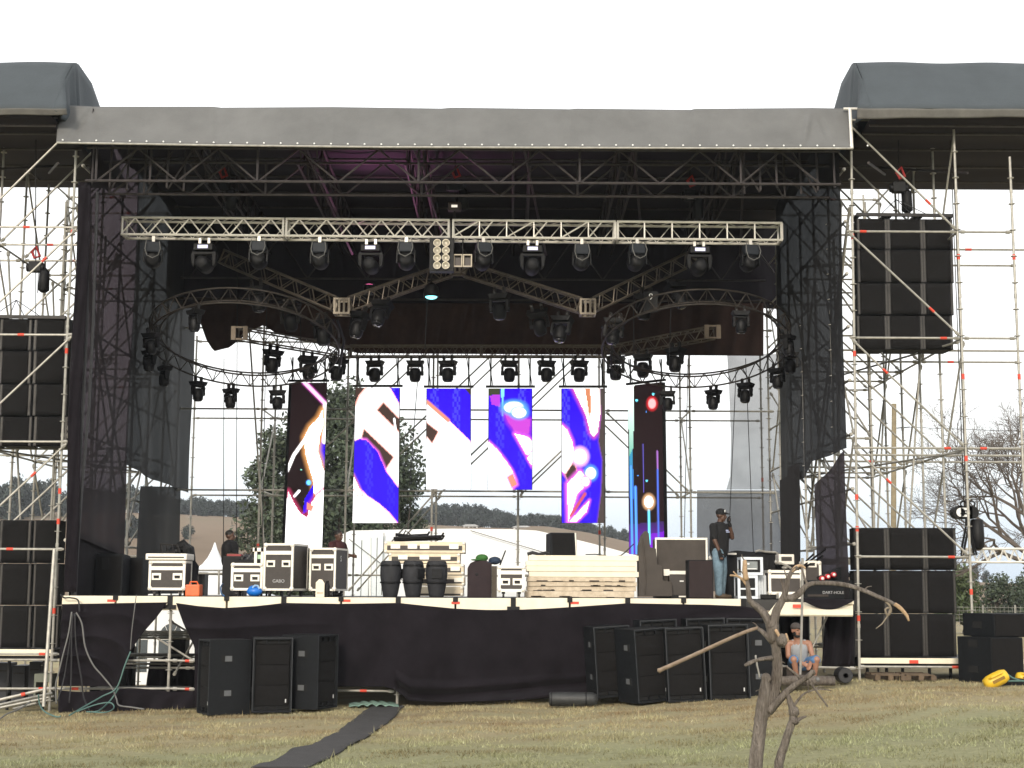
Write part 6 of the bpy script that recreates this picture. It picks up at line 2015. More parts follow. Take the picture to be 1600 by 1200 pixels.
blob([(1132, 932), (1134, 864), (1150, 860), (1170, 862), (1195, 863), (1205, 861), (1214, 864), (1222, 872), (1229, 884), (1234, 932)], 29.6, .8, "low mound of gear under a black cloth behind the silver racks")
rt = thing("cymbal_case", "flat pale plate lying on the black covered gear right of the man", "plate", at(1145, 866, 29.5))
q0 = at(1138, 867, 29.5); q1 = at(1151, 864, 29.5); m = MB(); m.box(q0.x, q1.x, 29.5, 29.7, q0.z, q1.z); m.build("plate", EDGE, rt, bevel=.008)
m = MB(); m.path([at(x, y, 29.5) for x, y in ((1180, 862), (1186, 860), (1195, 862), (1212, 863), (1216, 866))], .022, 6); tag(m.build("chrome_pipe", STEEL, origin=tuple(at(1195, 864, 29.5))), "bent chrome pipe lying on top of the black covered gear", "pipe")
m = MB(); c = at(1110, 872, 28.6)
for k in range(9): m.sphere(c + Vector((rr.uniform(-.08, .08), rr.uniform(-.05, .05), rr.uniform(-.14, .12))), rr.uniform(.02, .05), 8, k % 2)
m.tube(c + Vector((0, 0, -.12)), Vector((c.x, c.y, dz(1110, 28.6))), .03, n=7)
tag(m.build("white_fitting", [WHITE, BLK], origin=(c.x, c.y, dz(1110, 28.6))), "black and white metal fitting on a pole behind the standing man", "fitting")


def silver_rack(label, x0, x1, y0, y1, Y, depth, z0=None, screen=False, inner=BLK):
    X0, X1, Z0, Z1 = pbox(x0, x1, y0, y1, Y, depth); Z0 = dz((x0 + x1) / 2, Y) if z0 is None else z0
    rt = thing("silver_rack", label, "rack", ((X0 + X1) / 2, Y + depth / 2, Z0))
    e_ = .05
    m = MB()
    for a in (X0, X1 - e_):
        for y_ in (Y, Y + depth - e_): m.box(a, a + e_, y_, y_ + e_, Z0 + e_, Z1 - e_)
    for z in (Z0 + .002, Z1 - e_):
        for y_ in (Y, Y + depth - e_): m.box(X0, X1, y_, y_ + e_, z, z + e_)
        for a in (X0, X1 - e_): m.box(a, a + e_, Y + e_, Y + depth - e_, z, z + e_)
    m.build("frame", mat("silver_rack_frame", (.62, .66, .70), .4, .3, .1), rt)
    m = MB(); m.box(X0 + .012, X1 - .012, Y + .03, Y + depth - .012, Z0 + .014, Z1 - .012); m.build("box", inner, rt)
    if screen:
        m = MB(); m.box(X0 + .10, X1 - .10, Y + .012, Y + .028, Z0 + .10, Z1 - .08); sc_ = m.build("panel", mat("grey_screen", (.20, .22, .22), .3), rt)
        m = MB(); m.box(X0 + .12, X1 - .12, Y + .004, Y + .011, Z0 + .11, Z0 + .125); m.box(X0 + .12, X0 + .16, Y + .004, Y + .011, Z1 - .14, Z1 - .11); m.build("marking", WHITE, sc_)
    else:
        m = MB(); m.box((X0 + X1) / 2 - .02, (X0 + X1) / 2 + .02, Y - .004, Y + .029, Z0 + e_, Z1 - e_); m.box(X0 + e_, X1 - e_, Y - .002, Y + .027, Z0 + .17, Z0 + .20); m.build("divider", mat("silver_rack_frame", (.62, .66, .70), .4, .3, .1), rt)
    return rt


zr_ = at(1175, 899, 27.6).z
silver_rack("small silver framed rack with a grey screen, on top of another rack", 1158, 1192, 870.5, 898, 27.6, .45, z0=zr_ + .004, screen=True)
silver_rack("silver framed rack standing on the deck under the one with a screen", 1153, 1184, 899, 935, 27.5, .45)
silver_rack("narrow dull rack close behind the lower silver rack", 1185, 1197, 899, 935, 27.9, .45)
flight_case("wide flight case behind the fork of the bare sapling", 1201, 1254, 891, 926, 27.7, .5, z0=at(1228, 929, 27.7).z, handles=0, cast=False, edge=.05)
X0, X1, Z0, Z1 = pbox(1217, 1252, 926, 936, 27.4, .3)
rt = thing("pale_case_cover", "white edged lid leaning under the wide flight case behind the sapling", "case lid", ((X0 + X1) / 2, 27.5, Z0))
m = MB(); m.box(X0, X1, 27.4, 27.7, Z0, Z1); m.build("rim", EDGE, rt, bevel=.02)
m = MB(); m.box(X0 + .05, X1 - .05, 27.39, 27.398, Z0 + .03, Z1 - .04); m.build("inner_strip", CASE, rt)
X0, X1, Z0, Z1 = pbox(1190, 1255, 929, 940, 27.75, .5); m = MB(); m.box(X0, X1, 27.75, 28.2, dz(1220, 27.7), Z1 - .0); tag(m.build("black_plinth", BLK, origin=((X0 + X1) / 2, 28, dz(1220, 27.7)), bevel=.01), "low black plinth under the wide flight case at the right", "plinth")
X0, X1, Z0, Z1 = pbox(1217, 1241, 866, 882, 28.9, .4)
rt = thing("pale_case", "small pale case with dark corners on the black covered gear", "case", ((X0 + X1) / 2, 29.0, Z0))
m = MB(); m.box(X0, X1, 28.9, 29.3, Z0, Z1); m.build("shell", EDGE, rt, bevel=.015)
m = MB(); m.box(X0 + .05, X1 - .05, 28.89, 28.899, Z0 + .07, Z1 - .05); m.build("dark_panel", CASE, rt)
rt_ = m = None
m = MB(); m.path([at(x, y, 28.3) for x, y in ((1213, 878), (1220, 880), (1230, 884), (1236, 888))], .022, 6); m.sphere(at(1213, 878, 28.3), (.04, .04, .04), 8); m.sphere(at(1226, 887, 28.3), (.06, .05, .03), 10)
tag(m.build("chrome_stand_head", STEEL, origin=tuple(at(1226, 890, 28.3))), "chrome stand fitting lying on the wide flight case", "fitting")
flight_case("upright flight case with a plate label beside the black mic stand poles", 1256, 1283, 877, 927, 27.9, .4, handles=1, cast=False, z0=at(1270, 930, 27.9).z, hz=.92, lid=False, edge=.045)
for k, (a, b) in enumerate((((1243, 893), (1271, 866)), ((1250, 888), (1290, 858)), ((1258, 886), (1285, 869)))):
    m = MB(); m.tube(at(*a, 27.8), at(*b, 28.2), .018, n=6); tag(m.build("stand_pole", BLK, origin=tuple(at(*a, 27.8))), "black stand pole leaning over the upright flight case, %s of three" % ["lowest", "longest", "middle"][k], "pole", "black stand poles at the right of the deck")
# open black case with red things
X0, X1, Z0, Z1 = pbox(1258, 1332, 905, 937, 27.3, .5); zb = dz(1295, 27.3)
rt = thing("amp_case", "black amplifier case with white lettering at the right end of the deck", "amplifier", ((X0 + X1) / 2, 27.5, zb))
m = MB(); m.box(X0, X1, 27.3, 27.8, zb, Z1 - .02); m.build("body", SPK, rt, bevel=.015)
q0 = at(1302, 926, 27.29); text(None, "DART-HOLE", (q0.x, 27.292, q0.z), .072, mat("stencil_grey", (.42, .42, .42), .6), rt)
m = MB(); m.box(X0 + .05, X1 - .45, 27.29, 27.299, zb + .05, zb + .09); m.build("control_strip", BARKD, rt)
rt = thing("open_lid_case", "open black case with a tilted red cornered lid at the right deck end", "case", at(1300, 905, 27.6))
m = MB(); a = [at(1281, 901, 27.6), at(1322, 883, 27.6), at(1329, 900, 27.6), at(1312, 915, 27.6), at(1285, 908, 27.6)]
m.prism([(p.x, p.z) for p in a], 27.6, 28.0); m.build("lid", SPK, rt, bevel=.012)
m = MB(); m.sphere(at(1321, 886, 27.58), (.035, .03, .03), 10); m.build("red_corner", RED, rt, smooth=True)
for k, (px, py) in enumerate(((1284, 904), (1293, 901), (1302, 898))):
    c = at(px, py, 27.45); m = MB(); m.lathe([(.045, -.08), (.05, -.06), (.05, .06), (.035, .08)], c, 'y', 12); m.sphere(c + Vector((0, -.08, .0)), (.03, .02, .03), 10, 1)
    tag(m.build("red_can", [mat("glossy_red", (.55, .02, .03), .25), WHITE], origin=tuple(c), smooth=True), "glossy red can with a white end, %s of the three on the open black case" % ["left", "middle", "right"][k], "can", "red cans on the open case")

# ------------------------------------------------------------------ subwoofers on the grass
def sub():
    rt = thing("sub_speaker", "sub", "loudspeaker", (0, 0, 0))
    w, d, h = .66, .72, 1.24
    m = MB()
    t = .035
    m.box(-w / 2, -w / 2 + t, -d / 2, d / 2, 0, h); m.box(w / 2 - t, w / 2, -d / 2, d / 2, 0, h)
    m.box(-w / 2 + t, w / 2 - t, -d / 2, d / 2, h - t, h); m.box(-w / 2 + t, w / 2 - t, -d / 2, d / 2, 0, t)
    m.box(-w / 2 + t, w / 2 - t, -d / 2 + .09, d / 2, t, h - t)
    m.build("cabinet", SPK, rt)
    m = MB(); gz0, gz1 = .11, h - .11
    for k in range(3):
        a = gz0 + (gz1 - gz0) * k / 3; b = gz0 + (gz1 - gz0) * (k + 1) / 3
        m.grid(lambda u, v: (-w / 2 + t + .012 + (w - 2 * t - .024) * u, -d / 2 + .035 - .016 * math.sin(math.pi * v) * math.sin(math.pi * u), a + .004 + (b - a - .008) * v), 10, 8)
    m.build("grille", GRIL, rt, smooth=True)
    for z in (.04, h - .105):
        m = MB(); m.box(-w / 2 + t, w / 2 - t, -d / 2 + .06, -d / 2 + .088, z, z + .065)
        vt = m.build("vent", SLOT, rt)
        m = MB()
        for x_ in (-.10, .10): m.box(x_ - .012, x_ + .012, -d / 2 + .02, -d / 2 + .059, z + .001, z + .064)
        m.build("vent_rib", SPK, vt)
    for s in (-1, 1):
        for z in (.30, .87):
            m = MB(); m.box(s * w / 2, s * (w / 2 + .004), -.16, .04, z, z + .115)
            hp = m.build("handle", SLOT, rt)  # flat dark plate, colour imitates the shade of a sunken handle
            m = MB(); m.box(s * (w / 2 + .0042), s * (w / 2 + .007), -.095, .025, z + .012, z + .103); m.build("handle_cup", mat("grey_handle_cup", (.09, .095, .10), .6), hp)
    m = MB()
    for s in (-1, 1): m.box(s * w / 2, s * (w / 2 - .012), -d / 2 - .004, -d / 2 - .0005, 0.02, h - .0)
    m.box(-w / 2 + .012, w / 2 - .012, -d / 2 - .004, -d / 2 - .0005, h - .012, h); m.build("worn_edge", SPKE, rt)
    m = MB(); m.box(w / 2 - .11, w / 2 - .09, -d / 2 + .015, -d / 2 + .024, .16, .22); m.build("maker_plate", mat("silver_plate", (.5, .5, .5), .4), rt)
    return Proto(rt)


SB = sub()
gs = "black sub speakers standing on the grass"
def put_sub(px, py, Y, rz, lab, ry=0, sc=1.0):
    c = at(px, py, Y); SB.put((c.x, Y + .3, max(g1(c.x, Y + .1), c.z) if False else at(px, py, Y).z), lab, (0, ry, rz), gs, sc)


put_sub(343, 1117, 25.2, R(-62), "black sub speaker turned sideways with two handle holes, leftmost in the grass", 0, 1.0)
put_sub(418, 1113, 25.3, R(12), "black sub speaker facing forward with a bulging foam front in the left group", 0, 1.0)
put_sub(479, 1108, 25.5, R(66), "black sub speaker turned right showing two handle holes in the left group", 0, 1.0)
put_sub(955, 1089, 25.8, R(12), "black sub speaker leaning at the left end of the right group", R(-3.5), .97)
put_sub(1011, 1097, 25.3, R(24), "black sub speaker with its side showing, second from the left in the right group", R(-4), .99)
put_sub(1072, 1096, 25.25, R(4), "black sub speaker third from the left in the right group, behind the broken branch tip", R(-2.5), .99)
put_sub(1140, 1096, 25.25, R(2), "black sub speaker right in front of the sapling's broken branch", R(-1.5), 1.03)
put_sub(1184, 1090, 25.7, R(-80), "black sub speaker seen from its side behind the sapling trunk", R(0), 1.0)
put_sub(1030, 1081, 26.1, R(8), "black sub speaker in the back row between the second and third front ones", R(-3), 1.0)
put_sub(1105, 1082, 26.1, R(3), "black sub speaker in the back row between the third and fourth front ones", R(-2), 1.03)
put_sub(1168, 1082, 26.15, R(-2), "black sub speaker in the back row right behind the sapling", 0, 1.03)

# black cylinder roll
c = at(897, 1104, 25.5); z0 = at(897, 1104, 25.5).z
rt = thing("black_roll_bag", "black cylindrical bag lying on the grass before the stage skirt", "bag", (c.x, 25.6, z0))
a = at(858, 1094, 25.5).x; b = at(936, 1094, 25.5).x
m = MB(); r_ = .118
m.lathe([(.01, a - c.x), (.10, a - c.x + .004), (r_, a - c.x + .03), (r_ * 1.01, 0), (r_, b - c.x - .20), (r_ * .95, b - c.x - .10), (r_ * .7, b - c.x - .03), (.02, b - c.x)], (c.x, 25.6, z0 + r_), 'x', 22); m.build("bag", mat("charcoal_vinyl", (.026, .027, .027), .55, 0, .3, 6, .3, 20), rt, smooth=True)
m = MB(); m.lathe([(r_ * 1.0, -.01), (r_ * 1.03, -.008), (r_ * 1.03, .008), (r_, .01)], (b - .22, 25.6, z0 + r_), 'x', 22); m.build("seam", BLK, rt, smooth=True); m = MB(); m.lathe([(r_ * .9, 0), (r_ * 1.03, .004), (r_ * 1.03, .02), (r_ * .9, .024)], (a + .03, 25.6, z0 + r_), 'x', 22); m.build("seam", BLK, rt, smooth=True)
# dark wedge by the seated man
c = at(1322, 1068, 26.0)
rt = thing("rubber_roll", "black rubber roll with a hole lying right of the seated man", "roll", c)
m = MB(); r_ = .135
m.lathe([(.045, -.19), (r_ * .9, -.19), (r_, -.16), (r_, .16), (r_ * .9, .19), (.045, .19)], c + Vector((0, .2, r_)), 'y', 22); m.build("roll", CABLE, rt, smooth=False)
m = MB(); m.lathe([(.044, 0), (.04, .004)], c + Vector((0, .01, r_)), 'y', 14); m.build("hole", SLOT, rt)
# log and boards on the ground
m = MB(); m.path([at(1212, 1064, 25.6), at(1250, 1063, 25.6), at(1304, 1064, 25.6)], [.075, .085, .08], 12, jitter=.08); tag(m.build("log", BARK, origin=tuple(at(1260, 1070, 25.6)), smooth=True), "cut grey log lying on the grass beneath the seated man", "log")
# low seat crate for the man
c = at(1250, 1062, 26.1); m = MB(); m.box(c.x - .25, c.x + .22, 26.0, 26.35, c.z - .02, c.z + .20); tag(m.build("wooden_crate", BARKD, origin=tuple(c), bevel=.01), "low dark crate the seated man sits on", "crate")

# pallets under the right deck board
for a, b, lab in ((1368, 1414, "worn wooden pallet left of its neighbour under the right speaker deck"), (1416, 1461, "worn wooden pallet right of its neighbour under the right speaker deck")):
    p0 = at(a, 1063, 26.4); p1 = at(b, 1054, 26.4)
    rt = thing("pallet", lab, "pallet", ((p0.x + p1.x) / 2, 26.8, p0.z))
    w = p1.x - p0.x
    for y in (26.4, 26.75, 27.1):
        m = MB(); m.box(p0.x + .01, p1.x - .01, y, y + .10, p1.z - .022, p1.z + .0); m.build("top_board", mat("pallet_wood", (.11, .078, .05), .9, 0, .3, 8), rt)
    for t in (0, .44, .87):
        m = MB(); m.box(p0.x + w * t, p0.x + w * t + .09, 26.4, 27.2, p0.z, p1.z - .023); m.build("block", mat("pallet_wood", (.11, .078, .05), .9, 0, .3, 8), rt)

# ------------------------------------------------------------------ speaker walls
def line_speaker():
    """unit cabinet: 1 wide, 1 tall, front at y = 0"""
    rt = thing("line_speaker", "speaker", "loudspeaker", (0, 0, 0))
    m = MB(); m.add([(-.5, .02, .012), (.5, .02, .012), (.42, .9, .012), (-.42, .9, .012), (-.5, .02, .988), (.5, .02, .988), (.42, .9, .988), (-.42, .9, .988)], [(0, 3, 2, 1), (4, 5, 6, 7), (0, 1, 5, 4), (1, 2, 6, 5), (2, 3, 7, 6), (3, 0, 4, 7)]); m.build("cabinet", SPK, rt)
    m = MB(); m.grid(lambda u, v: (-.40 + .80 * u, -.02 - .03 * math.sin(math.pi * u), .035 + .93 * v), 12, 6); g_ = m.build("grille", GRIL, rt, smooth=True, solid=.02)
    for s in (-1, 1):
        m = MB(); m.box(s * .405, s * .485, -.015, .018, .02, .98); rl = m.build("rigging_rail", RAIL, rt)
        m = MB(); m.box(s * .432, s * .458, -.022, -.0155, .06, .94); m.build("pin_strip", mat("dull_zinc", (.05, .047, .042), .5, .4, .5, 40), rl)
    return Proto(rt)


LS = line_speaker()
def wall(cols, rows, Y, labf, grp, bow=0.0, z_shift=0):
    for i, (a, b) in enumerate(cols):
        for j, (c, d) in enumerate(zip(rows[:-1], rows[1:])):
            yo = bow * ((j - (len(rows) - 2) / 2) ** 2) * .03
            p0 = at(a, d, Y); p1 = at(b, c, Y)
            LS.put(((p0.x + p1.x) / 2, Y + yo, p0.z), labf(i, j), (0, 0, 0), grp, ((p1.x - p0.x), .6, (p1.z - p0.z)))


cn3 = ["left", "middle", "right"]
wall([(1340, 1387), (1387, 1443), (1443, 1489)], [341, 390, 442, 492, 546], 27.3, lambda i, j: "flown black speaker, row %s from the top, %s column of the right cluster" % (["one", "two", "three", "four"][j], cn3[i]), "speakers of the right flown cluster", .6)
wall([(1335, 1385), (1385, 1446), (1446, 1493)], [824, 891, 959, 1027], 27.35, lambda i, j: "black speaker, %s row, %s column of the right standing speaker wall" % (["top", "middle", "bottom"][j], cn3[i]), "speakers of the right standing wall")
wall([(-52, -3), (-3, 50), (50, 106)], [497, 548, 600, 650, 697], 27.3, lambda i, j: "flown black speaker, row %s from the top, %s column of the left cluster" % (["one", "two", "three", "four"][j], ["cut off outer", "outer", "inner"][i]), "speakers of the left flown cluster", .6)
wall([(-52, -3), (-3, 50), (50, 93)], [812, 880, 946, 1013], 27.35, lambda i, j: "black speaker, %s row, %s column of the left standing speaker wall" % (["top", "middle", "bottom"][j], ["cut off outer", "outer", "inner"][i]), "speakers of the left standing wall")


def bumper(label, px0, px1, py, Y):
    a = at(px0, py, Y); b = at(px1, py + 2, Y)
    rt = thing("flying_frame", label, "flying frame", (a + b) / 2)
    for y in (0, .45):
        m = MB(); m.bar(a + Vector((0, y, 0)), b + Vector((0, y, 0)), .05, .06); m.build("beam", RAIL, rt)
    for t in (.02, .3, .35, .62, .67, .98):
        p = a.lerp(b, t); m = MB(); m.box(p.x - .03, p.x + .03, p.y + .026, p.y + .42, p.z - .04, p.z + .02); m.build("cross_bar", RAIL, rt)
    for t in (.25, .42, .58, .75):
        p = a.lerp(b, t); m = MB(); m.tube(p, a.lerp(b, .5) + Vector((-.1, .2, .36)), .008, n=5); m.build("sling", CABLE, rt)


bumper("steel flying frame on top of the flown speaker cluster on the right", 1338, 1489, 335, 27.3)
bumper("steel flying frame on top of the flown speaker cluster on the left", -50, 103, 494, 27.3)
# decks under the standing walls
def pa_deck(label, px0, px1, py0, py1, Y, legs):
    a = at(px0, py0, Y); b = at(px1, py1, Y)
    rt = thing("speaker_deck", label, "platform", ((a.x + b.x) / 2, Y, a.z - .5))
    m = MB(); m.box(a.x, b.x, Y, Y + .06, b.z, a.z); m.build("edge_board", CREAM, rt, bevel=.008)
    m = MB(); m.box(a.x, b.x, Y + .065, Y + 2.0, b.z - .06, a.z - .01); m.build("deck", BLK, rt)
    for px in legs:
        p = at(px, py1 + 4, Y + .3); m = MB(); m.tube((p.x, Y + .3, g1(p.x, Y + .3) - .05), (p.x, Y + .3, b.z - .06), .03, n=7); m.build("leg", BLK, rt)
    return rt


rt = pa_deck("low deck with a cream edge carrying the standing speaker wall on the right", 1343, 1600, 1028, 1038, 27.0, (1355, 1385, 1410, 1452, 1485, 1520))
c = at(1428, 1034, 26.99); m = MB(); m.box(c.x - .08, c.x + .08, 26.985, 26.998, c.z - .03, c.z + .03); m.build("sticker", RED, rt)
rt = pa_deck("low deck with a cream edge carrying the standing speaker wall on the left", -70, 83, 1014, 1025, 27.0, (-20, 15, 70))

# ---- hoists in the speaker towers
hoist("black chain hoist with a red strop above the flown speakers on the right", 1404, 190, 334, 27.6, 294)
hoist("dark chain hoist and bag hanging above the flown speakers on the left", 56, 200, 494, 27.6, 418)
c = at(1507, 801, 27.6)
rt = thing("chain_hoist", "white fronted chain hoist hanging at the right scaffold post with a long black bag", "hoist", c)
m = MB(); m.tube((c.x, c.y, c.z), (c.x, c.y, at(1507, 190, 27.6).z), .010, n=5); m.tube((c.x + .04, c.y, c.z), (c.x + .04, c.y, at(1507, 190, 27.6).z), .010, n=5); m.build("chain", RAIL, rt)
m = MB(); m.tube(c + Vector((-.13, -.1, 0)), c + Vector((-.13, .12, 0)), .12, n=16); m.tube(c + Vector((.12, -.1, 0)), c + Vector((.12, .12, 0)), .12, n=16); m.box(c.x - .13, c.x + .12, c.y - .1, c.y + .12, c.z - .12, c.z + .12); m.build("motor", BLK, rt)
m = MB(); m.tube(c + Vector((-.10, -.112, 0)), c + Vector((-.10, -.102, 0)), .085, n=14); m.box(c.x - .10, c.x + .06, c.y - .112, c.y - .102, c.z - .082, c.z + .085); m.build("cover_plate", WHITE, rt)
m = MB(); m.box(c.x - .11, c.x + .04, c.y - .116, c.y - .1125, c.z - .04, c.z - .01); m.box(c.x - .06, c.x + .03, c.y - .116, c.y - .1125, c.z + .015, c.z + .04); m.build("printed_mark", BLK, rt)
for dx in (-.02, .14):
    m = MB(); m.path([c + Vector((dx + .055 * math.cos(t), -.02, .16 + .055 * math.sin(t))) for t in np.linspace(0, 2 * math.pi, 13)], .014, 6); m.build("ring", BLK, rt)
m = MB(); m.lathe([(.10, .02), (.12, .0), (.13, -.3), (.12, -.5), (.05, -.55)], c + Vector((.24, .05, -.14)), 'z', 12); m.build("chain_bag", BLK, rt, smooth=True)
for dx in (0.02, .07):
    m = MB(); m.path([c + Vector((dx, -.03, -.12)), c + Vector((dx - .01, -.03, -.25)), c + Vector((-.10 + dx, -.02, -.65)), c + Vector((-.12 + dx, -.02, -.8)), c + Vector((.12 + dx, -.02, -.78)), c + Vector((.06, -.03, -.25))], .022, 6); m.build("round_sling", BLK, rt)
yT = 28.0; p = at(1506, 868, yT); q = at(1640, 868, yT)
o = thing("silver_truss", "silver lattice truss lying level between the right scaffold posts", "truss", p)
truss_seg(o, p, q, .25, 8, ALU, rc=.02, rw=.011)

# ---- speakers at the right edge
def pa_box(label, x0, xs, x1, y0, y1, Y, handle_y):
    a = at(x0, y1, Y); b = at(x1, y0, Y); s_ = at(xs, y0, Y)
    rt = thing("side_speaker", label, "loudspeaker", ((a.x + b.x) / 2, Y, a.z))
    m = MB()
    v = [(s_.x, Y - .05), (b.x, Y - .02), (b.x - .02, Y + .75), (a.x, Y + .62)]
    m.add([(x, y, a.z) for x, y in v] + [(x, y, b.z) for x, y in v], [(0, 3, 2, 1), (4, 5, 6, 7), (0, 1, 5, 4), (1, 2, 6, 5), (2, 3, 7, 6), (3, 0, 4, 7)]); m.build("cabinet", SPK, rt, bevel=.01)
    m = MB(); m.box(s_.x + .02, b.x - .02, Y - .075, Y - .052, a.z + .02, b.z - .02); m.build("grille", GRIL, rt)
    for f in handle_y:
        d_ = Vector((a.x - s_.x, .67, 0)); n_ = Vector((-.67, a.x - s_.x, 0)).normalized()
        c0 = Vector((s_.x, Y - .05, a.z + (b.z - a.z) * f)) + d_ * .38 + n_ * .004; c1 = c0 + d_ * .3
        m = MB(); m.bar(c0, c1, .008, .12); m.build("handle", SLOT, rt)


pa_box("black loudspeaker lying on its side on top of another at the right edge", 1522, 1551, 1640, 959, 995, 25.9, (.5,))
pa_box("large black loudspeaker standing on the grass at the right edge under another", 1515, 1546, 1597, 996, 1069, 25.8, (.3, .85))
rt = thing("black_tray", "low black tray lying behind the yellow float at the right edge", "tray", at(1580, 1077, 25.2))
a = at(1560, 1077, 25.2); b = at(1640, 1060, 25.2); m = MB(); m.box(a.x, b.x, 25.2, 25.6, a.z - .02, b.z); m.build("tray", BLK, rt, bevel=.02)
c = at(1556, 1062, 25.0)
def yellow(c, label, sc=1.0, rot=-.45):
    rt = thing("yellow_float", label, "float", c)
    m = MB(); Rm = Matrix.Rotation(rot, 3, 'Y')
    def P(x, y, z): return c + Rm @ Vector((x * sc, y * sc, z * sc))
    pr = [(.0, -.17), (.06, -.16), (.145, -.11), (.165, 0), (.145, .11), (.06, .16), (0, .17)]
    vs = []
    for (r_, h) in [(.03, -.215), (.11, -.20), (.145, -.12), (.15, 0), (.145, .12), (.11, .20), (.03, .215)]:
        for k in range(18):
            t = 2 * math.pi * k / 18; vs.append(P(h, r_ * 1.0 * math.sin(t) * .9, r_ * math.cos(t) * .82))
    fs = [(i * 18 + k, i * 18 + (k + 1) % 18, (i + 1) * 18 + (k + 1) % 18, (i + 1) * 18 + k) for i in range(6) for k in range(18)] + [tuple(range(17, -1, -1)), tuple(range(108, 126))]
    m.add(vs, fs); m.build("body", YEL, rt, smooth=True)
    m = MB(); m.bar(P(-.10, -.128, -.0), P(.12, -.128, .0), .02 * sc, .05 * sc); m.build("slot", mat("dark_yellow_slot", (.22, .12, .01), .6), rt)
    m = MB(); m.path([P(-.12, -.10, .08), P(-.09, -.15, .09), P(.09, -.15, .09), P(.12, -.10, .08)], .018 * sc, 6); m.build("grip", YEL, rt)


yellow(c, "yellow plastic float with a grip lying on the grass at the right edge")
yellow(at(1602, 1060, 25.3), "second yellow float cut by the right edge of the view", .75, .2)
m = MB(); m.path([at(x, y, 25.05) for x, y in ((1562, 1049), (1570, 1050), (1580, 1058), (1590, 1062), (1600, 1064), (1575, 1064), (1562, 1063))], .014, 6); tag(m.build("green_string", CABT, origin=tuple(at(1575, 1064, 25.05))), "thin green cord tied between the two yellow floats", "cord")

# ---- left foot of the speaker tower
rt = thing("leaning_pipe", "pale scaffold tube leaning by the left standing speaker wall", "pipe", at(68, 1104, 26.3))
m = MB(); m.tube(at(68, 1104, 26.3), at(85, 858, 26.6), .032, n=9); m.build("tube", STEEL, rt)
for k, (a, b) in enumerate((((-20, 1098), (70, 1077)), ((-20, 1106), (82, 1083)), ((-10, 1108), (85, 1088)), ((20, 1108), (84, 1092)))):
    m = MB(); m.tube(at(*a, 26.2 + .25 * k), at(*b, 26.4 + .25 * k), .026, n=8)
    if k == 0: c = at(36, 1085, 26.3); m.tube(at(33, 1085.8, 26.285), at(39, 1084.2, 26.31), .032, n=8, mi=1)
    tag(m.build("loose_pipe", [STEEL, RED], origin=tuple(at(*a, 26.2))), "galvanised pipe sloping up to the left tower foot, %s of four" % ["front red banded one", "second", "third", "rear one"][k], "pipe", "pipes sloping at the left tower foot")
for k, py in enumerate((1031, 1076)):
    ledger(TR_L, at(-60, py, 26.9), at(80, py, 26.9), .9 if k else None)
X0, X1, Z0, Z1 = pbox(53, 82, 1053, 1066, 26.9, .3); m = MB(); m.box(X0, X1, 26.9, 27.2, Z0, Z1); m.box(X0, X0 + .04, 26.9, 27.2, Z0 - .35, Z0 - .001); m.box(X1 - .04, X1, 26.9, 27.2, Z0 - .35, Z0 - .001); tag(m.build("small_bench", mat("worn_green_grey_paint", (.12, .13, .10), .7), origin=((X0 + X1) / 2, 27, Z0 - .35), bevel=.006), "small grey green bench under the left speaker deck", "bench")
for a, b, c, d, lab in ((-30, 14, 1036, 1090, "dark equipment trunk under the left speaker deck at the edge of the view"), (17, 40, 1040, 1090, "dark ribbed equipment trunk in the middle under the left speaker deck"), (43, 64, 1034, 1090, "plain black trunk under the left speaker deck beside the bench")):
    X0, X1, Z0, Z1 = pbox(a, b, c, d, 28.6, .5); rt = thing("dark_case", lab, "trunk case", ((X0 + X1) / 2, 28.8, Z0))
    m = MB(); m.box(X0, X1, 28.6, 29.1, Z0 - .2, Z1); m.build("body", CASB, rt, bevel=.015)
    m = MB(); m.box(X0 + .03, X1 - .03, 28.585, 28.598, Z1 - .16, Z1 - .13); m.box(X0 + .03, X1 - .03, 28.585, 28.598, Z0 + .12, Z0 + .15); m.build("rib", RAIL, rt)
# dark gear under the stage seen through the opening
for a, b, c, d, Y, lab in ((262, 290, 998, 1032, 29.5, "black wedge speaker on a shelf under the left end of the stage"), (150, 190, 1048, 1074, 29.0, "dark heap of boxes under the left end of the stage"), (1252, 1270, 1010, 1034, 29.5, "dark crate with a pale panel under the right end of the stage")):
    X0, X1, Z0, Z1 = pbox(a, b, c, d, Y, .4); rt = thing("dark_box", lab, "box", ((X0 + X1) / 2, Y, Z0))
    m = MB(); m.box(X0, X1, Y, Y + .4, Z0, Z1); m.build("body", BLK, rt, bevel=.012)
    m = MB(); m.box(X0 + .1, X1 - .1, Y - .012, Y - .001, Z0 + .1, Z1 - .1); m.build("front_panel", DRK, rt)
for px, py, Y in ((170, 1058, 28.4), (177, 1058, 28.5)):
    c = at(px, 1072, Y); rt = thing("bottle", "dark glass bottle on a plank under the left stage end, %s of two" % ("left" if px < 175 else "right"), "bottle", c, "bottles under the stage")
    m = MB(); m.lathe([(.035, 0), (.037, .02), (.037, .14), (.015, .19), (.014, .25)], c, 'z', 12); m.build("glass", mat("brown_bottle_glass", (.02, .01, .006), .15), rt, smooth=True)
    m = MB(); m.lathe([(.0375, .05), (.0378, .11)], c, 'z', 12); m.build("label_band", RED if px > 175 else WHITE, rt, smooth=True)
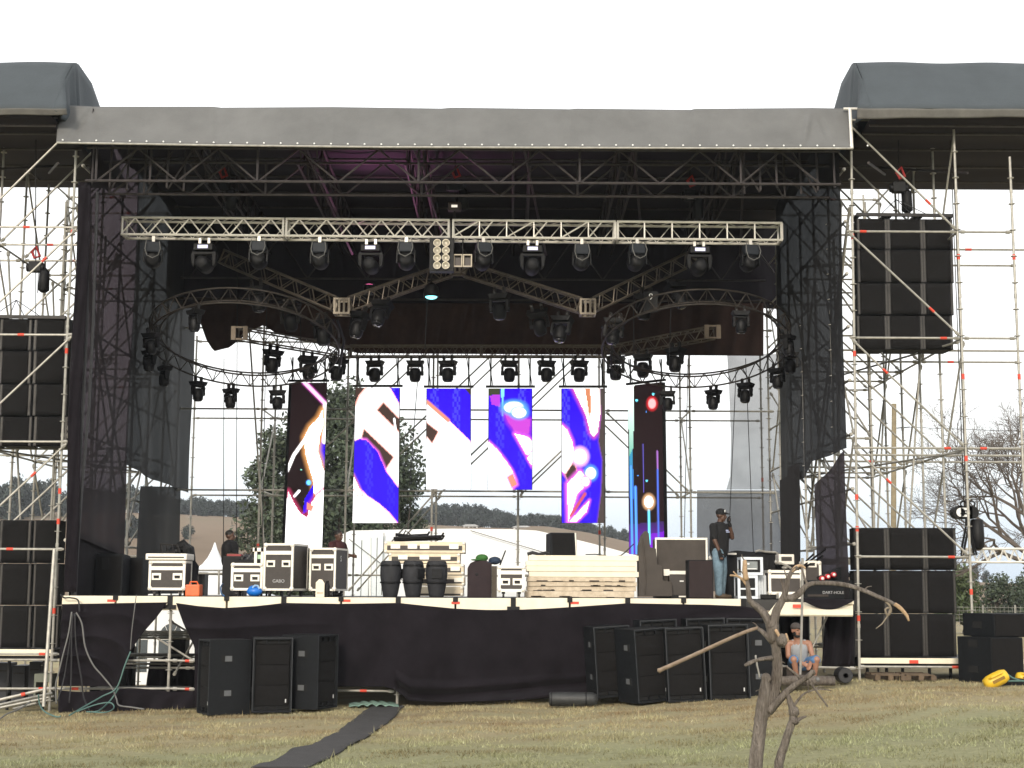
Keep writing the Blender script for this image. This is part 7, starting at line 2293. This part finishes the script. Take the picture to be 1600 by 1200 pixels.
for a, b, py, Y, lab in ((145, 290, 1074, 28.3, "grey plank lying low across the scaffold under the left end of the stage"), (195, 300, 1022, 29.3, "grey plank lying higher across the scaffold under the left end of the stage")):
    p = at(a, py, Y); q = at(b, py + 4, Y); m = MB(); m.box(p.x, q.x, Y, Y + .5, q.z, p.z); tag(m.build("plank", mat("weathered_plank", (.16, .155, .14), .85, 0, .25, 5), origin=((p.x + q.x) / 2, Y, q.z), bevel=.006), lab, "plank")

for a, b, c, d, Y, lab in ((228, 304, 1027, 1082, 31.0, "black cloth covered heap behind the scaffold under the left end of the stage"), (140, 206, 1000, 1082, 30.2, "tall black cloth covered heap behind the tied skirt at the left stage end")):
    X0, X1, Z0, Z1 = pbox(a, b, c, d, Y, .5); rt = thing("covered_heap", lab, "heap", ((X0 + X1) / 2, Y, Z0))
    m = MB(); m.grid(lambda u, v: (X0 + (X1 - X0) * u, Y - .1 * math.sin(u * 21) * (1 - v) + .3 * v * v, Z0 + (Z1 - Z0) * (v - .10 * abs(math.sin(u * 7 + 1)) * v)), 40, 10); m.build("cloth", SKIRT, rt, smooth=True, solid=.01)
    m = MB(); m.box(X0 + .04, X1 - .04, Y + .35, Y + .6, Z0, Z0 + (Z1 - Z0) * .86); m.build("crate", BLK, rt)
# ---- cables in front of the left end
def cable(label, pts, r, mt, Y=26.35, name="loose_cable", grp=None):
    P_ = [at(p[0], p[1], p[2] if len(p) > 2 else Y) for p in pts]
    # smooth through the points
    out_ = []
    n_ = len(P_)
    for i in range(n_ - 1):
        p0, p1, p2, p3 = P_[max(i - 1, 0)], P_[i], P_[i + 1], P_[min(i + 2, n_ - 1)]
        for k in range(6):
            t = k / 6
            out_.append(.5 * ((2 * p1) + (p2 - p0) * t + (2 * p0 - 5 * p1 + 4 * p2 - p3) * t * t + (3 * p1 - p0 - 3 * p2 + p3) * t ** 3))
    out_.append(P_[-1])
    out_ = [Vector((p.x, p.y, max(p.z, g1(p.x, p.y) + r))) for p in out_]
    m = MB(); m.path(out_, r, 6)
    return tag(m.build(name, mt, origin=tuple(out_[-1]), smooth=True), label, "cable", grp)


cable("grey cable curving down to the left post from the black cable bundle", [(112, 956), (107, 990), (98, 1025), (92, 1050), (87, 1070), (88, 1100)], .013, CABG)
cable("grey cable falling to the right from the black cable bundle onto the grass", [(119, 957), (128, 975), (133, 1010), (145, 1038), (160, 1056), (175, 1075), (182, 1092), (186, 1102, 26.0), (205, 1105, 25.8), (225, 1108, 25.7)], .014, CABG)
cable("black cable hanging straight down the left skirt", [(113, 958), (112, 1000), (111, 1060), (108, 1098, 26.2)], .012, CABLE)
cable("black cable curving down the middle of the left skirt", [(117, 958), (119, 1010), (127, 1060), (131, 1090), (140, 1110, 25.9)], .013, CABLE)
cable("black cable sweeping left to the tower foot", [(114, 958), (108, 1010), (100, 1060), (90, 1095, 26.1)], .012, CABLE)
cable("teal hose climbing from the grass to the tied skirt", [(108, 1118, 25.5), (130, 1105, 25.9), (160, 1088, 26.3), (182, 1075), (195, 1040), (204, 1018)], .014, CABT)
cable("second teal hose crossing the lowest pipe to the grass", [(185, 1076), (172, 1095), (155, 1110, 25.8), (140, 1113, 25.7)], .014, CABT)
cable("teal hose looping from the tower foot onto the grass", [(60, 1085), (62, 1100), (70, 1112, 25.8), (88, 1120, 25.5), (95, 1119, 25.5)], .013, CABT)
cable("grey cable lying on the grass at the lower left edge", [(-5, 1128, 25.2), (10, 1116, 25.6), (30, 1108, 25.9), (48, 1096, 26.2)], .013, CABG)
cable("coiled teal hose on the grass under the left skirt", [(120, 1112, 25.7), (150, 1101, 25.9), (172, 1098, 25.9), (178, 1106, 25.8), (165, 1113, 25.6), (135, 1112, 25.6)], .012, CABT)
cable("thin dark wire hanging over the left deck edge into the opening", [(213, 930, 26.5), (211, 945), (206, 985), (204, 1015)], .008, CABG)
cable("black wire lying over the top of the deck edge at the left post", [(95, 929, 26.6), (100, 934, 26.5), (110, 934, 26.5), (122, 938, 26.5), (124, 955, 26.4)], .014, CABLE)
# green net on the ground by the carpet
m = MB(); m.grid(lambda u, v: tuple(on_ground(545 + 78 * u, 1107 - 6 * v) + Vector((0, 0, .03 + .05 * abs(math.sin(u * 17 + v * 3)) * math.sin(math.pi * u)))), 40, 8)
tag(m.build("green_net", mat("pale_teal_net", (.16, .25, .20), .8, 0, .4, 20), origin=tuple(on_ground(584, 1105)), smooth=True, solid=.01), "crumpled pale green net on the grass at the head of the carpet", "net")
# ------------------------------------------------------------------ people
def rm(mb, name, mt, parent, vox=.010, smooth=3):
    o = mb.build(name, mt, parent)
    md = o.modifiers.new("remesh", 'REMESH'); md.mode = 'VOXEL'; md.voxel_size = vox; md.use_smooth_shade = True
    s_ = o.modifiers.new("smooth", 'SMOOTH'); s_.factor = .5; s_.iterations = smooth
    return o


def hand(m, w, d, side, O, curl=.5, sc=1.0):
    """palm, four unequal bent fingers and a thumb leaving the side of the palm"""
    d = Vector(d).normalized(); s_ = Vector(side).normalized(); n = d.cross(s_).normalized()
    c = w + d * .045 * sc
    m.caps(w, w + d * .07 * sc + s_ * .012, .026 * sc, .024 * sc, 8); m.caps(w + s_ * -.018, w + d * .07 * sc - s_ * .022, .022 * sc, .02 * sc, 8)
    for k, L_ in enumerate((.066, .076, .070, .055)):
        b = w + d * .085 * sc + s_ * (.030 - .020 * k) * sc
        k1 = b + (d * math.cos(curl * .5) + n * math.sin(curl * .5)) * L_ * .5 * sc
        k2 = k1 + (d * math.cos(curl * 1.5) + n * math.sin(curl * 1.5)) * L_ * .5 * sc
        m.caps(b, k1, .0095 * sc, .0088 * sc, 7); m.caps(k1, k2, .0088 * sc, .0078 * sc, 7)
    t0 = w + d * .03 * sc + s_ * .028 * sc; t1 = t0 + (s_ * .7 + d * .6 + n * .3).normalized() * .04 * sc; t2 = t1 + (s_ * .1 + d * .9 + n * .4).normalized() * .032 * sc
    m.caps(t0, t1, .012 * sc, .011 * sc, 7); m.caps(t1, t2, .011 * sc, .009 * sc, 7)


def head(m, c, f, up=(0, 0, 1), sc=1.0):
    """head looking along f"""
    f = Vector(f).normalized(); u = Vector(up); s_ = f.cross(u).normalized(); u = s_.cross(f).normalized()
    Rm = Matrix((s_, f, u)).transposed()
    P = lambda a, b, d: c + s_ * a * sc + f * b * sc + u * d * sc
    m.sphere(P(0, -.012, .03), (.076 * sc, .095 * sc, .092 * sc), 16, rot=Rm)
    m.sphere(P(0, .022, -.045), (.058 * sc, .066 * sc, .068 * sc), 14, rot=Rm)
    m.sphere(P(0, .055, -.085), (.030 * sc, .028 * sc, .026 * sc), 10, rot=Rm)          # chin
    m.caps(P(0, .082, .012), P(0, .102, -.022), .011 * sc, .016 * sc, 8)                    # nose
    for a in (-1, 1):
        m.sphere(P(a * .076, -.015, -.005), (.012 * sc, .022 * sc, .032 * sc), 8, rot=Rm)  # ear
        m.sphere(P(a * .030, .076, .028), (.024 * sc, .012 * sc, .010 * sc), 8, rot=Rm)    # brow
        m.sphere(P(a * .036, .060, -.02), (.022 * sc, .02 * sc, .018 * sc), 8, rot=Rm)     # cheek
    m.sphere(P(0, .082, -.052), (.026 * sc, .012 * sc, .011 * sc), 8, rot=Rm)             # lips
    return P, Rm


def face(P, Rm, parent, sc=1.0, brow=True):
    m = MB()
    for a in (-1, 1): m.sphere(P(a * .031, .079, .010), (.013 * sc, .007 * sc, .007 * sc), 8, rot=Rm)
    m.build("eye", mat("eye_dark", (.01, .008, .007), .2), parent)
    m = MB(); m.sphere(P(0, .0945, -.052), (.022 * sc, .004 * sc, .0035 * sc), 8, rot=Rm); m.build("mouth", mat("lip_dark", (.05, .02, .018), .5), parent)


def standing_man():
    Y = 28.4; b = at(1126, 934, Y); O = Vector((b.x, Y, zd(b.x)))
    rt = thing("person", "man in black cap, T-shirt and faded jeans standing on deck, hand at his mouth", "person", O)
    V = lambda x, y, z: O + Vector((x, y, z))
    m = MB()
    hc = V(.035, -.01, 1.575); P, Rm = head(m, hc, (.93, -.36, -.08))
    m.caps(V(-.0, .01, 1.40), V(.02, 0, 1.50), .062, .056, 12)
    m.caps(V(-.02, 0, .95), V(0, 0, 1.30), .14, .15, 14)
    m.caps(V(-.13, -.12, 1.37), V(.13, .10, 1.37), .065, .065, 12)
    ns, ne, nw = V(-.145, -.135, 1.36), V(-.125, -.215, 1.09), V(-.035, -.235, .87)
    m.caps(ns, ne, .056, .046); m.caps(ne, nw, .045, .031)
    fs_, fe, fw = V(.145, .11, 1.36), V(.235, -.02, 1.16), V(.175, -.12, 1.41)
    m.caps(fs_, fe, .056, .046); m.caps(fe, fw, .045, .031)
    hand(m, nw, (.25, -.05, -1), (.9, -.2, .2), O, .7); hand(m, fw, (-.35, -.05, 1), (.2, -.9, .1), O, 1.1)
    for hx, hy, kx, ky, ax_, ay in ((-.05, -.09, -.045, -.10, -.045, -.12), (.02, .09, .055, .08, .03, .10)):
        m.caps(V(hx, hy, .90), V(kx, ky, .49), .088, .062, 12); m.caps(V(kx, ky, .49), V(ax_, ay, .09), .058, .04, 12)
    body = rm(m, "body", SKIN_D, rt)
    face(P, Rm, rt)
    # T-shirt
    m = MB()
    m.caps(V(-.02, 0, .92), V(0, -.0, 1.28), .185, .190, 16); m.caps(V(-.06, -.05, 1.0), V(-.05, -.04, 1.3), .13, .135, 14); m.caps(V(.05, .03, .95), V(.06, .03, 1.3), .125, .135, 14)
    m.caps(V(-.14, -.125, 1.36), V(.14, .105, 1.36), .078, .078, 12)
    m.caps(ns, ns.lerp(ne, .75), .078, .070, 12); m.caps(fs_, fs_.lerp(fe, .72), .078, .072, 12)
    rm(m, "tshirt", SHIRT_K, rt, .012, 4)
    c = V(.135, -.155, 1.29); m = MB(); 
    n_ = Vector((.62, -.78, 0)); t_ = Vector((.78, .62, 0))
    for a, b_, w_, h_ in ((-.02, .0, .06, .022), (-.0, -.03, .09, .02)):
        p = c + t_ * a + Vector((0, 0, b_)); m.bar(p - t_ * w_ / 2, p + t_ * w_ / 2, .012, h_)
    m.build("shirt_print", mat("pale_blue_print", (.45, .5, .7), .7), rt)
    # jeans
    m = MB()
    m.caps(V(-.03, -.05, .90), V(.0, .05, .90), .135, .135, 14)
    for hx, hy, kx, ky, ax_, ay in ((-.05, -.09, -.045, -.10, -.045, -.12), (.02, .09, .055, .08, .03, .10)):
        m.caps(V(hx, hy, .88), V(kx, ky, .49), .122, .094, 12); m.caps(V(kx, ky, .49), V(ax_, ay, .10), .090, .074, 12)
    rm(m, "jeans", JEAN, rt, .012, 4)
    for ax_, ay in ((-.045, -.12), (.03, .10)):
        m = MB(); m.caps(V(ax_ - .03, ay, .05), V(ax_ + .16, ay - .03, .038), .05, .036, 10); m.caps(V(ax_ - .02, ay, .06), V(ax_ + .05, ay, .08), .05, .042, 10); m.build("shoe", SHOE, rt, smooth=True)
    # cap
    m = MB(); m.sphere(P(0, -.012, .062), (.090, .108, .082), 16, rot=Rm); m.caps(P(-.05, .10, .052), P(.05, .10, .052), .016, .016, 8); m.caps(P(-.03, .145, .045), P(.03, .145, .045), .012, .012, 8); m.caps(P(-.05, .10, .052), P(-.03, .145, .045), .012, .012, 8); m.caps(P(.05, .10, .052), P(.03, .145, .045), .012, .012, 8); m.caps(P(0, .09, .052), P(0, .15, .045), .012, .01, 8)
    cp_ = rm(m, "cap", SHIRT_K, rt, .008, 2)
    m = MB(); m.sphere(P(.045, .075, .092), (.030, .012, .028), 12, rot=Rm); m.build("cap_emblem", WHITE, cp_, smooth=True)
    # gloves over the hands
    for w_, d_, s_, cu, nm in ((nw, (.25, -.05, -1), (.9, -.2, .2), .7, "glove"), (fw, (-.35, -.05, 1), (.2, -.9, .1), 1.1, "glove")):
        m = MB(); hand(m, Vector(w_), d_, s_, O, cu, 1.15); m.caps(Vector(w_) - Vector(d_).normalized() * .03, Vector(w_), .036, .035, 10); rm(m, nm, SHIRT_K, rt, .007, 1)


def seated_man():
    Y = 26.05; b = at(1251, 1062, Y); O = Vector((b.x, Y, b.z))
    rt = thing("person", "bearded man in grey tank top and blue shorts sitting behind the sapling", "person", O)
    V = lambda x, y, z: O + Vector((x, y, z))
    m = MB()
    hc = V(-.075, -.10, .84); P, Rm = head(m, hc, (.45, -.88, -.05))
    m.caps(V(-.05, -.04, .66), V(-.065, -.07, .77), .06, .056, 12)
    m.caps(V(0, .06, .28), V(-.03, -.01, .55), .15, .155, 14)
    m.caps(V(-.20, -.03, .62), V(.14, -.03, .62), .062, .062, 12)
    ls, le, lw = V(-.215, -.03, .62), V(-.235, -.14, .40), V(-.04, -.40, .30)
    rs_, re_, rw = V(.155, -.03, .62), V(.19, -.14, .40), V(.09, -.40, .29)
    m.caps(ls, le, .055, .044); m.caps(le, lw, .042, .030); m.caps(rs_, re_, .055, .044); m.caps(re_, rw, .042, .030)
    hand(m, lw, (.75, -.5, -.35), (.3, .1, .9), O, .8); hand(m, rw, (-.3, -.75, -.45), (-.7, .2, .5), O, .8)
    for s, hx, kx, ax_ in ((-1, -.11, -.19, -.13), (1, .11, .20, .17)):
        m.caps(V(hx, .04, .27), V(kx, -.40, .36), .092, .066, 12); m.caps(V(kx, -.40, .36), V(ax_, -.34, .08), .060, .040, 12)
        m.caps(V(ax_, -.33, .05), V(ax_ + .02, -.50, .035), .042, .034, 10)
    rm(m, "body", SKIN_M, rt)
    face(P, Rm, rt)
    m = MB(); m.caps(V(0, .06, .28), V(-.03, -.01, .52), .165, .168, 16); m.caps(V(-.11, -.02, .50), V(-.125, -.03, .655), .07, .042, 10); m.caps(V(.07, -.02, .50), V(.075, -.03, .655), .07, .042, 10)
    rm(m, "tank_top", SHIRT_G, rt, .012, 4)
    m = MB()
    m.caps(V(-.06, .05, .25), V(.06, .05, .25), .14, .14, 12)
    for s, hx, kx in ((-1, -.11, -.19), (1, .11, .20)): m.caps(V(hx, .04, .27), V(hx, .04, .27).lerp(V(kx, -.40, .36), .93), .108, .088, 12)
    rm(m, "shorts", JEAND, rt, .012, 4)
    for ax_ in (-.13, .17):
        m = MB(); m.caps(V(ax_, -.33, .045), V(ax_ + .02, -.52, .032), .05, .04, 10); m.build("shoe", CABG, rt, smooth=True)
    m = MB(); m.sphere(P(0, -.015, .066), (.090, .106, .078), 16, rot=Rm); m.caps(P(-.05, .09, .058), P(.05, .09, .058), .014, .014, 8); m.caps(P(0, .09, .058), P(0, .135, .052), .03, .022, 8)
    rm(m, "cap", mat("brown_grey_cap", (.055, .045, .04), .9), rt, .008, 2)
    m = MB(); m.sphere(P(0, .03, -.082), (.058, .058, .036), 14, rot=Rm); m.sphere(P(.05, .015, -.05), (.022, .045, .045), 10, rot=Rm); m.sphere(P(-.05, .015, -.05), (.022, .045, .045), 10, rot=Rm); m.sphere(P(0, .088, -.040), (.032, .010, .008), 8, rot=Rm)
    rm(m, "beard", HAIR, rt, .008, 1)


def dark_man(px, py_head, Y, f, label, shirt, lean=0.0, scale=1.0):
    hc0 = at(px, py_head, Y); base = zd(hc0.x); O = Vector((hc0.x, Y, base)); H = hc0.z - base
    rt = thing("person", label, "person", O)
    f = Vector(f).normalized(); s_ = f.cross(Vector((0, 0, 1))).normalized()
    V = lambda a, b, z: O + s_ * a + f * (b) + Vector((0, 0, z * H / 1.6))
    m = MB(); hc = V(0, lean, 1.6); P, Rm = head(m, hc, f + Vector((0, 0, -.1)))
    m.caps(V(0, lean * .8, 1.40), V(0, lean * .95, 1.52), .06, .055, 12)
    m.caps(V(0, 0, .95), V(0, lean * .7, 1.28), .14, .15, 14); m.caps(V(-.17, lean * .75, 1.37), V(.17, lean * .75, 1.37), .062, .062, 12)
    ws = []
    for a in (-1, 1):
        e_ = V(a * .22, lean + .04, 1.10); w_ = V(a * .12, lean + .28, 1.08)
        m.caps(V(a * .19, lean * .75, 1.36), e_, .055, .045); m.caps(e_, w_, .043, .03); hand(m, w_, f + Vector((0, 0, -.2)), Vector((0, 0, 1)), O, .8); ws.append((V(a * .19, lean * .75, 1.36), e_))
        m.caps(V(a * .09, 0, .92), V(a * .09, .02, .5), .088, .06, 12); m.caps(V(a * .09, .02, .5), V(a * .09, 0, .08), .057, .04, 12)
    rm(m, "body", SKIN_D, rt, .012)
    face(P, Rm, rt)
    m = MB(); m.caps(V(0, 0, .93), V(0, lean * .7, 1.28), .168, .178, 16); m.caps(V(-.18, lean * .75, 1.365), V(.18, lean * .75, 1.365), .076, .076, 12)
    for p, q in ws: m.caps(p, p.lerp(q, .7), .076, .068, 12)
    rm(m, "tshirt", shirt, rt, .014, 4)
    m = MB(); m.caps(V(-.05, 0, .9), V(.05, 0, .9), .135, .135, 12)
    for a in (-1, 1): m.caps(V(a * .09, 0, .9), V(a * .09, .02, .5), .10, .078, 12); m.caps(V(a * .09, .02, .5), V(a * .09, 0, .1), .076, .066, 12)
    rm(m, "trousers", SHIRT_K, rt, .014, 4)
    for a in (-1, 1):
        m = MB(); m.caps(V(a * .09, -.04, .05), V(a * .09, .15, .04), .05, .036, 10); m.build("shoe", BLK, rt, smooth=True)
    m = MB(); m.sphere(P(0, -.022, .05), (.080, .094, .078), 14, rot=Rm); m.build("hair", HAIR, rt, smooth=True)


standing_man(); seated_man()
dark_man(360, 838, 29.8, (1, -.15, 0), "man in dark clothes standing in profile behind the low flight case at the left", SHIRT_K)
dark_man(522, 838, 30.4, (.8, -.5, 0), "man in dark maroon bending behind the tall flight cases, mostly hidden", SHIRT_R, .12)
c = at(366, 871, 29.2); m = MB(); m.box(c.x - .14, c.x + .14, 29.15, 29.4, c.z - .065, c.z + .065); tag(m.build("red_box", mat("dark_red_plastic", (.26, .015, .015), .5), origin=tuple(c), bevel=.01), "dark red box in front of the man in dark clothes at the left", "box")
for a, b, c_, d, lab, Y in ((346, 358, 864, 929, "black equipment rack in front of the man in dark clothes at the left", 29.0),):
    X0, X1, Z0, Z1 = pbox(a, b, c_, d, Y, .4); rt = thing("equipment_rack", lab, "rack", ((X0 + X1) / 2, Y, dz(a, Y)))
    m = MB(); m.box(X0, X1 + .3, Y, Y + .4, dz(a, Y), Z1 - .06); m.build("body", BLK, rt, bevel=.01)
    m = MB(); m.box(X0 + .01, X1 + .28, Y - .01, Y - .002, Z1 - .3, Z1 - .1); m.build("front_panel", DRK, rt)
cable("blue cable hanging over the deck edge below the black equipment rack", [(348, 912, 28.6), (345, 918, 28.2), (346, 927, 27.5), (350, 931, 26.6)], .014, mat("blue_cable", (.03, .12, .3), .5))

# ------------------------------------------------------------------ bare sapling in the foreground
_bn = [n_ for n_ in BARK.node_tree.nodes if n_.type == 'TEX_NOISE']
_mp = BARK.node_tree.nodes.new("ShaderNodeMapping"); _mp.inputs["Scale"].default_value = (1.6, 1.6, .22)
for n_ in _bn:
    BARK.node_tree.links.new(_mp.outputs[0], n_.inputs["Vector"])
BARK.node_tree.links.new([n_ for n_ in BARK.node_tree.nodes if n_.type == 'TEX_COORD'][0].outputs["Object"], _mp.inputs[0])


def sapling():
    Y = 10.0; B = at(1184, 1390, Y)
    rt = thing("bare_sapling", "bare broken sapling with a bent arching branch standing in the foreground grass", "tree", (B.x, Y, g1(B.x, Y) - .05))
    rr2 = random.Random(21)

    def limb(pts, rad, mt=BARK, name="branch", n=12, rough=.10, parent=rt, dy=0.0):
        """pts in photo pixels (x, y, dy), radii in photo pixels"""
        P_ = [at(p[0], p[1], Y + (p[2] if len(p) > 2 else dy)) for p in pts]; S = 1 / PX(Y)
        o_, r_ = [], []
        for i in range(len(P_) - 1):
            p0, p1, p2, p3 = P_[max(i - 1, 0)], P_[i], P_[i + 1], P_[min(i + 2, len(P_) - 1)]
            st = max(2, int((p2 - p1).length / .022))
            for k in range(st):
                t = k / st
                q_ = .5 * ((2 * p1) + (p2 - p0) * t + (2 * p0 - 5 * p1 + 4 * p2 - p3) * t * t + (3 * p1 - p0 - 3 * p2 + p3) * t ** 3)
                q_ += Vector((rr2.uniform(-1, 1), rr2.uniform(-1, 1), 0)) * .0018
                o_.append(q_); r_.append((rad[i] + (rad[i + 1] - rad[i]) * t) * S * .77 * (1 + .03 * math.sin(len(o_) * .5)))
        o_.append(P_[-1]); r_.append(rad[-1] * S)
        m = MB(); ph = rr2.uniform(0, 6); n = max(n, 10) if n > 7 else n
        vs = []; u = None
        for i, p in enumerate(o_):
            d = (o_[min(i + 1, len(o_) - 1)] - o_[max(i - 1, 0)]).normalized()
            if u is None: u = d.orthogonal().normalized()
            u = (u - d * u.dot(d)).normalized(); w = d.cross(u)
            for k in range(n):
                t = 2 * math.pi * k / n; s_ = i * .16
                rr_ = r_[i] * (1 + .10 * math.sin(3 * t + ph + .35 * s_) + .07 * math.sin(5 * t - ph + .6 * math.sin(s_ * .7)) + .05 * math.sin(8 * t + s_ * .4) + .03 * math.sin(s_ * 2.1 + t * 2))
                vs.append(p + (u * math.cos(t) + w * math.sin(t)) * rr_)
        fs = [(i * n + k, i * n + (k + 1) % n, (i + 1) * n + (k + 1) % n, (i + 1) * n + k) for i in range(len(o_) - 1) for k in range(n)]
        e0 = len(vs); vs.append(o_[0] - (o_[1] - o_[0]).normalized() * r_[0] * .5); vs.append(o_[-1] + (o_[-1] - o_[-2]).normalized() * r_[-1] * .6)
        fs += [(e0, (k + 1) % n, k) for k in range(n)] + [(e0 + 1, (len(o_) - 1) * n + k, (len(o_) - 1) * n + (k + 1) % n) for k in range(n)]
        m.add(vs, fs)
        return m.build(name, mt, parent, smooth=True)

    def knot(px, py, rx, ry, dy=-.02, mt=BARK):
        S = 1 / PX(Y); m = MB(); m.sphere(at(px, py, Y + dy), (rx * S, rx * S, ry * S), 14)
        m.v = [(a + rr2.uniform(-1, 1) * .004, b + rr2.uniform(-1, 1) * .004, c + rr2.uniform(-1, 1) * .004) for a, b, c in m.v]
        m.build("knot", mt, rt, smooth=True)
    # main stems
    limb([(1182, 1400), (1179, 1300), (1181, 1200), (1186, 1150), (1191, 1110), (1195, 1080), (1197, 1058)], [16.5, 15, 14, 12.8, 12, 11.5, 7.5], name="trunk", n=18)
    limb([(1196, 1118, .01), (1208, 1085, .02), (1214, 1055, .02), (1214, 1025, .02), (1210, 995, .01), (1207, 978, .0)], [8, 11, 10.5, 9, 9.5, 10], name="trunk", n=16)
    limb([(1206, 385 + 615), (1203, 978), (1193, 958), (1181, 947), (1172, 938), (1168, 915), (1165, 892), (1164, 876)], [9.5, 8.5, 7.4, 6.8, 5.4, 4.6, 4, 3.2])
    limb([(1164, 876), (1164, 890), (1166, 905)], [3.8, 4.6, 4.9], RAW, rough=.05, dy=-.012)
    limb([(1170, 918), (1161, 906), (1152, 900), (1141, 899)], [3.6, 2.6, 2, 1.5], RAW)
    limb([(1156, 903), (1150, 897), (1146, 893)], [1.8, 1.5, 1.0], RAW)
    limb([(1210, 990), (1209, 972), (1213, 955), (1222, 938), (1228, 922), (1231, 905), (1237, 893), (1246, 887)], [10, 9.5, 8.8, 7.5, 5.6, 4.8, 4.4, 3.8])
    limb([(1237, 893), (1244, 886), (1252, 884), (1258, 888)], [3.5, 3.4, 2.8, 1.5], RAW)
    limb([(1226, 928), (1224, 915), (1220, 905)], [5, 3.2, 2])
    limb([(1224, 935), (1238, 934), (1249, 927), (1258, 917), (1268, 912), (1285, 911), (1305, 912), (1325, 915), (1350, 923), (1375, 934), (1395, 943), (1410, 953), (1420, 970)], [7, 6.6, 6, 5.2, 4.6, 4.4, 4.3, 4.4, 4.2, 4.0, 3.7, 3.6, 1.6])
    limb([(1398, 944), (1408, 951), (1417, 962), (1420, 970)], [3.8, 3.9, 3.0, 1.6], RAW, rough=.05, dy=-.01)
    limb([(1262, 915), (1256, 900), (1252, 885)], [3, 2.2, 1.4])
    # twine knot and dangling strip on the arching branch
    limb([(1384, 940), (1390, 946), (1392, 955), (1387, 962), (1383, 952), (1391, 950), (1388, 960), (1383, 968), (1378, 975), (1369, 982)], [2.6, 2.4, 2.2, 2.4, 2.2, 2.2, 1.8, 1.5, 1.2, .8], mat("grey_twine", (.20, .165, .12), .9, 0, .3, 30), "twine", 6)
    # broken long branch to the left
    limb([(1183, 981, -.03), (1165, 987, -.05), (1130, 1002, -.08), (1100, 1016, -.1), (1065, 1032, -.12), (1029, 1048, -.14)], [3.0, 3.4, 3.6, 3.8, 3.9, 4.0], mat("dry_peeled_branch", (.16, .115, .078), .85, 0, .3, 20, .5, 60, col2=(.27, .205, .15)), "broken_branch", 9)
    limb([(1207, 1003), (1196, 992), (1188, 985), (1181, 981)], [7, 5, 4, 3])
    limb([(1207, 1028), (1190, 1030), (1178, 1033), (1170, 1037), (1164, 1040)], [4.6, 3.6, 3.2, 4.2, 2])
    limb([(1181, 1024), (1183, 1040), (1187, 1058)], [1.8, 1.8, 1.5], mat("pale_dead_twig", (.25, .24, .22), .8), n=7)
    # cut knot
    knot(1222, 1000, 8.5, 10, -.05); 
    limb([(1212, 984, -.045), (1218, 995, -.055), (1224, 1004, -.05)], [3, 3.2, 2], RAW)
    limb([(1228, 990, -.05), (1230, 1002, -.06)], [2, 3], RAW)
    knot(1197, 1060, 8, 8, .0)
    # lower branches
    limb([(1200, 1112), (1214, 1096), (1230, 1080), (1248, 1066), (1262, 1057), (1271, 1049)], [9, 8, 6.5, 5.8, 5.2, 5.2])
    limb([(1262, 1058), (1272, 1075), (1283, 1090), (1293, 1104)], [2.6, 2.2, 1.9, 1.4])
    limb([(1252, 1062), (1240, 1050), (1228, 1041)], [2.8, 2.2, 1.6])
    # second thin stem
    limb([(1212, 1400), (1212, 1290), (1216, 1200), (1224, 1168), (1233, 1140), (1239, 1122), (1238, 1108), (1233, 1094), (1228, 1080)], [10.5, 10, 9, 8, 7.5, 7.5, 7, 5, 4.2], name="trunk", n=14)
    knot(1240, 1112, 8.5, 9.5, 0); knot(1243, 1127, 6, 5, -.02)
    limb([(1243, 1127), (1252, 1122), (1260, 1119)], [4.5, 3, 1.2])
    limb([(1240, 1104), (1248, 1092), (1258, 1083), (1272, 1078), (1285, 1077), (1298, 1079)], [2.8, 2.2, 1.8, 1.6, 1.3, .8])
    limb([(1239, 1110), (1236, 1095), (1232, 1086)], [4, 3.4, 2.5])
    for tw in (((1166, 905), (1158, 893), (1152, 889)), ((1231, 905), (1226, 893), (1225, 884)), ((1188, 985), (1180, 975), (1176, 973)), ((1194, 1085), (1186, 1078), (1181, 1080)),
               ((1214, 1040), (1221, 1034), (1226, 1036)), ((1181, 1150), (1174, 1142), (1170, 1140)), ((1350, 923), (1356, 917), (1362, 916)), ((1255, 1062), (1262, 1070), (1264, 1079)), ((1164, 878), (1160, 871), (1159, 866)), ((1272, 1078), (1279, 1073), (1286, 1073))):
        limb(tw, [1.9, 1.2, .6], name="twig", n=6)


sapling()
m = MB(); m.path([at(1254, 872, 24.6), at(1253.5, 940, 24.6), at(1252, 1000, 24.6), at(1250.5, 1054, 24.6)], [.022, .021, .022, .02], 7, jitter=.06)
tag(m.build("thin_stick", mat("pale_dead_twig", (.25, .24, .22), .8), origin=tuple(at(1250.5, 1054, 24.6))), "thin pale upright stick standing in front of the seated man", "stick")

# ------------------------------------------------------------------ pale air over the whole site
hm = bpy.data.materials.new("pale_haze"); hm.use_nodes = True
hn = hm.node_tree.nodes; hl = hm.node_tree.links
hn.remove(hn["Principled BSDF"])
pv = hn.new("ShaderNodeVolumePrincipled"); pv.inputs["Color"].default_value = (.88, .93, 1.0, 1); pv.inputs["Density"].default_value = 0.0003
hl.new(pv.outputs[0], hn["Material Output"].inputs["Volume"])
m = MB(); m.box(-420, 420, -12, 620, -3.5, 42)
tag(m.build("haze", hm), "thin pale haze over the field and hills", "haze", kind="stuff")
